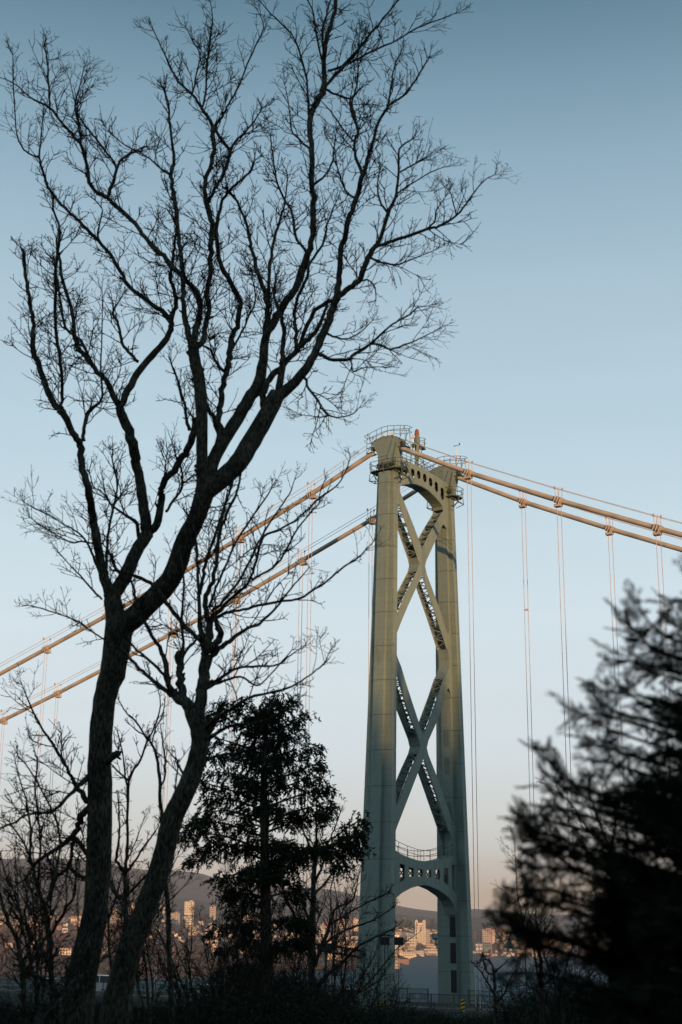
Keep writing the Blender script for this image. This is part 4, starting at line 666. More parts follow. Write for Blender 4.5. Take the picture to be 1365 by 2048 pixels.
# the rest of the far town, past the limit for single houses
m = MB(); R5 = random.Random(31); n = 0
while n < 620:
    t = R5.choice((R5.uniform(-.29, -.15), R5.uniform(-.15, .02), R5.uniform(.03, .08), R5.uniform(.10, .165))); D = R5.uniform(4450, 6000); z = far_z(t, D); yy = -(z-6.5)/D*2826
    if z < -58.5 or not (-38 if t < -.1 else -25) < yy < 40 or (t < -.1 and yy > -18 and R5.random() < .75): continue
    p = CAM+FWD*D+RGT*(t*D); w = R5.uniform(5, 17); h = R5.uniform(5, 11); rz = face(p.x, p.y)+R5.uniform(-.5, .5)
    m.box((p.x, p.y, z+h/2-2), (w, w*.7, h+4), rz); n += 1
m.build('distant_houses', mat('far_town_walls', (.30, .24, .18), .9, .012, .1, 0, .1, col2=[.68, .60, .50]), kind='stuff')
# rooftop cranes
def crane(px, label, h, jib, rz):
    c = empty('tower_crane', px, label, 'crane', 'red tower cranes over the far city'); x, y, z = px
    m = MB()
    for dx in (-1, 1):
        for dy in (-1, 1): m.bar((x+dx, y+dy, z), (x+dx, y+dy, z+h), .45)
    for k in range(int(h/5)): m.bar((x-1, y-1, z+k*5), (x+1, y+1, z+k*5+5), .35); m.bar((x+1, y-1, z+k*5+5), (x-1, y+1, z+k*5), .35)
    m.build('mast', MT['red'], c)
    ux, uy = math.cos(rz), math.sin(rz); m = MB(); a, b = -jib*.3, jib
    for dz in (0, 2.6): m.bar((x+ux*a, y+uy*a, z+h+dz), (x+ux*b, y+uy*b, z+h+dz), .55)
    k = a
    while k < b: m.bar((x+ux*k, y+uy*k, z+h), (x+ux*(k+3), y+uy*(k+3), z+h+2.6), .35); k += 3
    m.build('jib', MT['red'], c)
    m = MB(); m.box((x, y, z+h+1), (3, 3, 4)); m.build('cab', MT['red'], c)
CRN = [((-2483.7,4546.2,-61.6),'red tower crane right of the far tower leg',96.6,36.0),((-3025.8,4292.4,17.1),'red rooftop crane seen through the bare branches left of the tower',37.3,20.0)]
for p, lab, h, j in CRN: crane(p, lab, h, j, face(p[0], p[1]))
# storage tank between the trunks
p = (-3190.3,3448.5,20.9)
m = MB(); m.tube([(p[0], p[1], p[2]-6), (p[0], p[1], p[2]+26), (p[0], p[1], p[2]+34), (p[0], p[1], p[2]+37)], [6, 6, 4, .5], 12); tag(m.build('water_tower', TM[4], loc=p, smooth=False), 'pale rounded water tower just left of the leaning trunk', 'water tower')
# far trees
def tuft(k, rr):
    m = MB(); n = 7
    if k == 0:
        prof = [(0, .10), (.08, .30), (.3, .24), (.32, .3), (.55, .17), (.57, .21), (.8, .08), (1.0, .01)]
    else:
        prof = [(0, .05), (.12, .12), (.3, .36), (.5, .46), (.72, .42), (.9, .24), (1.0, .05)]
    for z, r in prof:
        for j in range(n): a = 2*math.pi*j/n; q = r*rr.uniform(.7, 1.25); m.v.append((q*math.cos(a), q*math.sin(a), z+rr.uniform(-.03, .03)))
    for i in range(len(prof)-1):
        for j in range(n): m.f.append((i*n+j, i*n+(j+1) % n, (i+1)*n+(j+1) % n, (i+1)*n+j))
    return m
tmesh = {}
for k in (0, 1):
    for v in range(4):
        m = tuft(k, random.Random(v+10*k)); me = bpy.data.meshes.new('far_tree_mesh'); me.from_pydata(m.v, [], m.f); me.materials.append(MT['wood2'] if (k == 0 or v < 2) else MT['wood1']); tmesh[k, v] = me
FT = [(-3118.2,5268.5,45.9,24.6,0),(-3191.6,5144.7,45.3,29.1,0),(-3518.3,5897.6,46.2,30.8,0),(-3082.3,5165.6,41.1,29.5,0),(-3253.8,5229.3,51.0,26.1,1),(-3243.5,5200.0,49.5,23.2,0),(-3158.9,5203.8,46.0,39.5,1),(-3222.5,5287.5,51.8,42.7,0),(-3210.9,5295.5,51.5,38.9,0),(-3230.3,5117.8,46.0,24.8,0),(-3143.0,5196.6,45.0,28.1,0),(-3222.2,5251.2,50.4,41.4,0),(-3279.4,5248.1,52.8,31.0,0),(-3322.8,5272.7,55.5,20.7,0),(-3200.4,5248.1,49.4,33.1,0),(-3230.8,5263.5,51.3,30.1,0),(-3186.2,5312.6,51.0,41.8,0),(-3221.5,5124.0,45.9,32.0,1),(-3333.8,5228.6,55.8,34.3,0),(-3317.6,5276.3,55.4,38.8,1),(-3259.9,5225.1,51.1,38.1,0),(-3237.7,5094.5,46.3,24.0,0),(-3085.9,5199.6,42.5,43.7,0),(-3165.6,5180.9,45.4,36.8,0),(-3127.6,5262.0,46.6,40.4,0),(-3158.8,5258.6,47.9,36.9,0),(-3273.1,5161.2,49.9,37.6,0),(-3273.3,5179.3,50.1,37.7,0),(-3265.4,5184.8,49.9,37.7,0),(-3269.9,5199.9,50.7,37.8,0),(-4101.1,3711.8,64.7,25.4,1),(-3708.4,4458.2,67.7,20.6,0),(-2648.2,5338.6,19.4,28.3,0),(-2621.8,4955.4,-9.0,26.4,1),(-3585.0,4215.2,52.6,14.8,0),(-4372.9,5305.7,83.0,18.8,1),(-3697.6,4921.8,75.9,26.6,1),(-4173.0,4227.6,94.0,17.5,1),(-2528.5,5074.8,0.6,16.1,0),(-3863.2,4825.4,87.0,29.9,1),(-2686.8,4946.9,-1.3,22.4,1),(-2566.9,5030.0,-2.9,17.6,1),(-3626.4,4150.1,54.8,15.8,0),(-3640.9,4286.0,58.8,12.6,0),(-4060.5,4524.5,100.9,13.2,1),(-5042.5,4841.8,105.9,23.2,1),(-3738.0,4638.4,73.5,23.6,1),(-4452.6,3979.2,95.2,17.5,1),(-2679.8,5389.7,21.8,18.5,1),(-3574.2,4149.7,50.4,26.3,0),(-2695.7,5013.7,10.6,19.1,1),(-2523.5,5078.3,0.6,22.0,1),(-2662.9,4945.2,-5.1,25.0,1),(-3888.5,4278.7,80.4,31.0,1),(-4395.5,4511.4,119.1,29.4,1),(-4168.1,4231.0,93.9,20.4,1),(-4390.6,3985.6,93.0,13.1,1),(-3353.2,4302.8,37.5,17.8,0),(-3520.5,5172.3,71.2,26.6,1),(-2666.6,4942.6,-5.0,28.0,0),(-4087.7,4213.7,89.2,25.1,1),(-2628.5,4987.3,-2.4,21.5,1),(-4376.9,4451.3,115.1,28.8,1),(-4268.0,4034.0,89.2,29.8,0),(-2949.0,4418.6,14.0,19.6,1),(-4208.1,3801.8,74.6,19.8,1),(-4462.2,4374.0,115.5,28.0,1),(-2692.3,4979.6,5.1,29.5,1),(-4114.6,4122.1,85.8,31.0,1),(-2603.9,5004.3,-2.7,19.7,0),(-3931.0,3939.1,67.8,28.8,1),(-3996.2,3784.4,63.2,21.5,1),(-4106.1,3763.0,67.6,22.0,0),(-3975.0,4602.0,93.8,21.0,0),(-4293.2,4144.3,95.8,15.9,1),(-4672.4,4082.4,109.5,14.6,1),(-3082.1,4435.9,23.6,20.8,1),(-4214.9,3705.9,68.5,23.7,1),(-5236.8,4707.2,108.5,16.7,0),(-3938.3,4080.0,75.0,20.4,0),(-4354.0,3810.3,80.3,22.4,1),(-2774.4,5506.7,27.5,32.4,0),(-3628.2,4185.3,55.7,15.7,1),(-4219.1,3830.7,76.6,19.1,1),(-4429.1,4415.2,115.7,14.2,1),(-3949.3,4729.3,92.9,25.3,1),(-5268.3,4685.4,108.0,36.2,1),(-2552.0,5113.3,9.9,13.4,1),(-2579.4,5039.6,0.4,27.0,1),(-2610.8,5054.3,7.2,15.5,1),(-2755.8,5191.1,17.7,21.6,1),(-2901.6,5290.8,26.7,17.6,1),(-4273.7,3792.9,76.4,27.5,1),(-4093.5,3808.3,69.2,16.5,1),(-4525.3,4038.3,101.7,30.1,0),(-3676.6,4571.5,67.4,24.0,1),(-4181.3,3783.9,72.4,25.9,1),(-3223.1,4593.6,36.7,12.5,1),(-3796.2,4287.9,72.4,22.9,1),(-4062.4,4249.5,89.3,17.6,0),(-4196.5,5427.8,73.4,29.2,1),(-2633.5,5275.8,17.0,23.4,0),(-2505.6,5017.7,-13.1,22.6,1),(-2544.1,5045.8,-2.9,20.3,1),(-4563.6,4230.7,113.9,17.3,1),(-4408.8,4064.3,97.8,27.0,0),(-4124.6,4261.2,93.3,24.9,0),(-4378.9,5301.4,83.5,24.8,1),(-2571.3,4990.4,-9.6,15.6,1),(-3957.4,4486.5,90.6,31.9,1),(-3571.4,4571.4,59.4,15.1,1),(-2752.3,4901.6,0.3,30.4,1),(-3364.4,4404.5,40.8,29.7,1),(-2669.4,4995.5,4.7,29.5,0),(-2815.4,5058.5,17.4,27.5,1),(-2898.7,5420.6,29.4,31.1,1),(-3786.2,4002.9,62.4,24.1,1),(-3139.0,4505.9,29.1,21.9,1),(-3855.0,3973.4,65.9,20.1,1),(-3770.3,4378.8,71.7,14.4,0),(-4352.9,3920.5,87.8,24.8,0),(-5056.2,4832.3,106.1,33.4,1),(-3812.7,4313.0,74.4,25.0,1),(-2661.7,5347.5,20.0,24.6,1),(-3878.7,4887.7,89.3,14.8,1),(-4146.2,4684.1,111.3,20.5,0),(-2674.5,4991.9,4.8,16.3,1),(-4041.5,4136.2,83.1,21.4,1),(-2985.6,4447.9,17.4,19.7,1),(-3456.0,4541.8,50.4,23.6,0),(-3292.0,4746.6,45.3,27.3,1),(-4020.2,4151.0,82.8,25.3,0),(-3104.6,4383.8,23.5,19.0,1),(-3836.4,3913.4,62.0,17.8,1),(-4593.4,5152.9,98.5,33.5,1),(-4364.2,4058.6,95.3,16.5,1),(-2694.6,5178.8,15.2,17.1,1),(-3962.0,4100.1,77.3,17.9,1),(-4072.4,3987.1,77.1,23.7,1),(-4080.8,4036.0,79.9,19.9,1),(-2117.1,2312.5,-31.4,4.5,1),(-2585.8,5071.6,7.2,8.2,0),(-2116.3,2641.5,-33.6,7.7,1),(-2753.5,4645.2,-48.6,10.3,1),(-2629.1,5041.7,7.4,13.2,1),(-2139.7,2406.3,-30.3,6.3,1),(-2485.9,3243.1,-16.0,5.2,1),(-2347.7,3703.8,-35.4,8.5,1),(-2865.8,4731.7,-11.5,12.9,1),(-2546.9,2927.1,-7.2,7.6,1),(-2560.6,4067.2,-31.2,12.0,1),(-2545.2,4771.3,-52.1,8.0,1),(-2760.9,4658.4,-44.7,12.8,1),(-2048.8,2560.5,-38.0,8.2,0),(-2183.4,3105.9,-37.5,8.4,0),(-2573.6,4715.1,-56.7,8.0,1),(-2850.0,4669.6,-13.5,6.2,1),(-2625.9,4149.7,-17.0,6.8,1),(-2571.5,3402.8,-12.9,5.4,1),(-2306.1,2783.7,-19.0,6.1,1),(-2437.1,4919.2,-40.6,10.9,0),(-2756.4,4387.8,-12.4,12.4,1),(-2038.8,2330.2,-36.9,7.2,1),(-2619.7,4883.9,-21.9,7.8,1),(-2543.3,3732.5,-16.0,9.6,0),(-2123.8,2764.1,-37.4,5.7,0),(-2078.1,2558.5,-35.0,6.7,1),(-2803.1,4647.4,-39.7,12.3,1),(-2638.5,5016.9,4.2,11.7,1),(-2090.6,2422.1,-33.7,6.7,1),(-2299.0,2971.1,-25.7,4.3,1),(-2396.2,2630.1,-14.0,4.0,1),(-2458.6,3882.4,-30.2,10.0,1),(-2689.4,4343.0,-19.7,12.8,1),(-2593.6,5066.2,7.1,7.7,0),(-2703.7,4314.8,-20.9,9.7,1),(-2807.5,5027.5,16.3,6.2,0),(-2634.6,4180.2,-22.5,8.1,1),(-2298.3,2697.9,-20.1,8.9,1),(-2842.0,4510.9,6.8,8.8,1),(-2761.3,4493.9,-17.4,12.5,0),(-2583.1,4745.1,-51.9,12.3,1),(-2630.2,5004.4,0.8,12.5,0),(-2675.2,4790.7,-31.3,8.0,1),(-2810.7,4696.9,-28.1,12.6,1),(-2315.6,2795.4,-18.4,7.3,1),(-2819.6,4708.9,-24.1,8.6,0),(-2795.3,4598.1,-49.8,9.6,0),(-2244.8,3264.1,-33.3,7.7,0),(-2444.2,3053.0,-13.9,4.4,1),(-2732.0,4404.7,-6.0,8.6,1),(-2399.3,3759.3,-28.9,5.7,0),(-2119.8,3077.0,-40.5,7.8,1),(-2692.5,4961.2,2.0,12.7,1),(-2870.6,3633.5,3.0,10.1,1),(-2498.8,4967.7,-23.3,11.1,1),(-2372.3,2719.6,-15.5,4.9,1),(-2897.9,4782.5,4.5,12.7,1),(-2716.3,3393.7,-2.8,10.5,0),(-2705.5,3966.8,-6.6,9.8,0),(-2523.1,4038.5,-37.9,6.2,1),(-2841.5,4566.0,9.4,6.4,1),(-2600.3,4751.4,-48.5,10.5,1),(-2561.7,4121.2,-29.7,6.7,1),(-2161.0,2409.8,-28.9,6.5,1),(-2841.3,4803.4,-0.9,7.0,1),(-2693.4,4978.8,5.2,11.1,1),(-2214.0,2719.8,-26.1,4.4,1),(-2303.4,2584.9,-19.9,5.2,0),(-2409.5,3861.7,-49.8,10.6,1)]
for i, (x, y, z, h, k) in enumerate(FT):
    o = bpy.data.objects.new('evergreen_tree' if k == 0 else 'round_tree', tmesh[k, i % 4]); COL.objects.link(o); o.location = (x, y, z-1); s = h*R3.uniform(.8, 1.2)
    o.scale = (s*(.9 if k else .8), s*(.9 if k else .8), h); o.rotation_euler = (0, 0, R3.uniform(0, 6))
    nm = ('tall ' if h > 18 else 'low ')+('pointed dark evergreen' if k == 0 else 'round-headed dark tree' if i % 4 < 2 else 'round-headed russet tree'); rg_ = region(x, y)
    tag(o, nm+' on the far shore '+rg_, 'tree', nm+'s '+rg_)
def scatter(name, rows, mt, wide):
    m = MB(); rr = random.Random(3)
    for x, y, z, h in rows:
        for q in range(2):
            t = tuft(1 if rr.random() < wide else 0, rr); dx, dy = rr.uniform(-h, h), rr.uniform(-h, h); s = h*rr.uniform(.7, 1.2)
            m.add([(x+dx+a*s, y+dy+b*s, z-2+c*h) for a, b, c in t.v], t.f)
    m.build(name, mt, kind='stuff')
R4 = random.Random(17); rows = []
while len(rows) < 4200:
    t = R4.uniform(-.30, .03); D = R4.uniform(2100, 5300); z = far_z(t, D); yy = -(z-6.5)/D*2826
    if z < -58 or not -24 < yy < 75: continue
    if t > -.135 and yy < 22 and R4.random() < .8: continue
    p = CAM+FWD*D+RGT*(t*D); rows.append((p.x, p.y, z, R4.uniform(2.2, 6)*D/2826*.8))
scatter('bare_woods', rows, MT['wood1'], .9)
rows = []
for i in range(1900):
    t = R4.uniform(-.31, .19 if i % 2 else -.13); D = R4.uniform(5500, 7350); p = CAM+FWD*D+RGT*(t*D); rows.append((p.x, p.y, far_z(t, D), R4.uniform(3, 6.5)*D/2826))
scatter('hillside_woods', rows, MT['wood2'], .35)

# ------------------------------------------------------------------ near trees
def limb_pts(row, cut=False):
    P = [(u/100, h/100, w/100, max(r, 3)/1000) for u, h, w, r in row]
    return spline(P, 4)
def tworld(base, q): return base+RGT*q[0]+FWD*q[2]+Vector((0, 0, q[1]))
def rough_tube(m, pts, rad, n, rr):
    """a limb: tube with knobby radius"""
    rad = [r*(1+rr.uniform(-.05, .06)*(.5 if r > .1 else 1)) for r in rad]; m.tube(pts, rad, n)
def grow(m, pts, rad, rr, dens, lmax, rmax, tipn=3, up=.22):
    """side shoots along a limb, each with spurs"""
    acc = 0; nxt = rr.uniform(.05, .3)
    L_ = sum((b-a).length for a, b in zip(pts, pts[1:])); s = 0
    def shoot(p, d, ln, r, lvl):
        n = 5 if lvl == 0 else 4 if lvl == 1 else 3
        P = [p]; d = d.normalized(); seg = ln/(n-1)
        for i in range(n-1):
            d = (d+Vector((rr.gauss(0, .15), rr.gauss(0, .15), rr.gauss(0, .12)+up*(.5 if lvl else .35)))).normalized(); P.append(P[-1]+d*seg)
        m.tube(P, [r*(1-.5*i/(n-1)) for i in range(n)], 3, cap=False)
        if lvl == 0:
            k = max(2, int(ln/.12))
            for i in range(k):
                f = rr.uniform(.2, 1.0); j = min(n-2, int(f*(n-1))); q = P[j].lerp(P[j+1], f*(n-1)-j) if f < 1 else P[-1]
                t = (P[j+1]-P[j]).normalized(); pr = Vector((rr.gauss(0, 1), rr.gauss(0, 1), rr.gauss(0, 1))); pr -= t*pr.dot(t); pr.normalize()
                shoot(q, t*.7+pr*.75, ln*rr.uniform(.25, .65), r*.66, 1)
            for _ in range(2): shoot(P[-1], d+Vector((rr.gauss(0, .6), rr.gauss(0, .6), rr.gauss(0, .4))), ln*rr.uniform(.12, .28), r*.55, 2)
        elif lvl == 1:
            for _ in range(rr.choice((0, 1, 2, 2))):
                f = rr.uniform(.3, 1); j = min(n-2, int(f*(n-1))); q = P[j].lerp(P[j+1], min(1, f*(n-1)-j))
                pr = Vector((rr.gauss(0, 1), rr.gauss(0, 1), rr.gauss(0, 1)))
                shoot(q, d*.8+pr*.55, max(.05, ln*rr.uniform(.25, .5)), max(r*.8, .0052), 2)
        else:
            e = P[-1]; m.tube([e-d*.012, e+d*.012, e+d*.035], [r*.5, r*1.25, r*.2], 3, cap=False)
    for a, b, r0, r1 in zip(pts, pts[1:], rad, rad[1:]):
        seg = (b-a).length
        while nxt < s+seg:
            f = (nxt-s)/seg; r = r0+(r1-r0)*f; frac = nxt/L_
            if r < rmax:
                t = (b-a).normalized(); pr = Vector((rr.gauss(0, 1), rr.gauss(0, 1), rr.gauss(0, 1))); pr -= t*pr.dot(t); pr.normalize()
                ang = rr.uniform(.55, 1.1); ln = lmax*rr.uniform(.3, 1.0)*(1.0-.45*frac)
                shoot(a.lerp(b, f), t*math.cos(ang)+pr*math.sin(ang)+Vector((0, 0, .15)), ln, min(r*.6, .0135), 0)
            nxt += rr.uniform(.5, 1.5)*dens
        s += seg
    t = (pts[-1]-pts[-2]).normalized()
    for _ in range(tipn):
        shoot(pts[-1], t+Vector((rr.gauss(0, .45), rr.gauss(0, .45), rr.gauss(0, .35))), lmax*rr.uniform(.15, .36), min(rad[-1]*.85, .0115), 0)
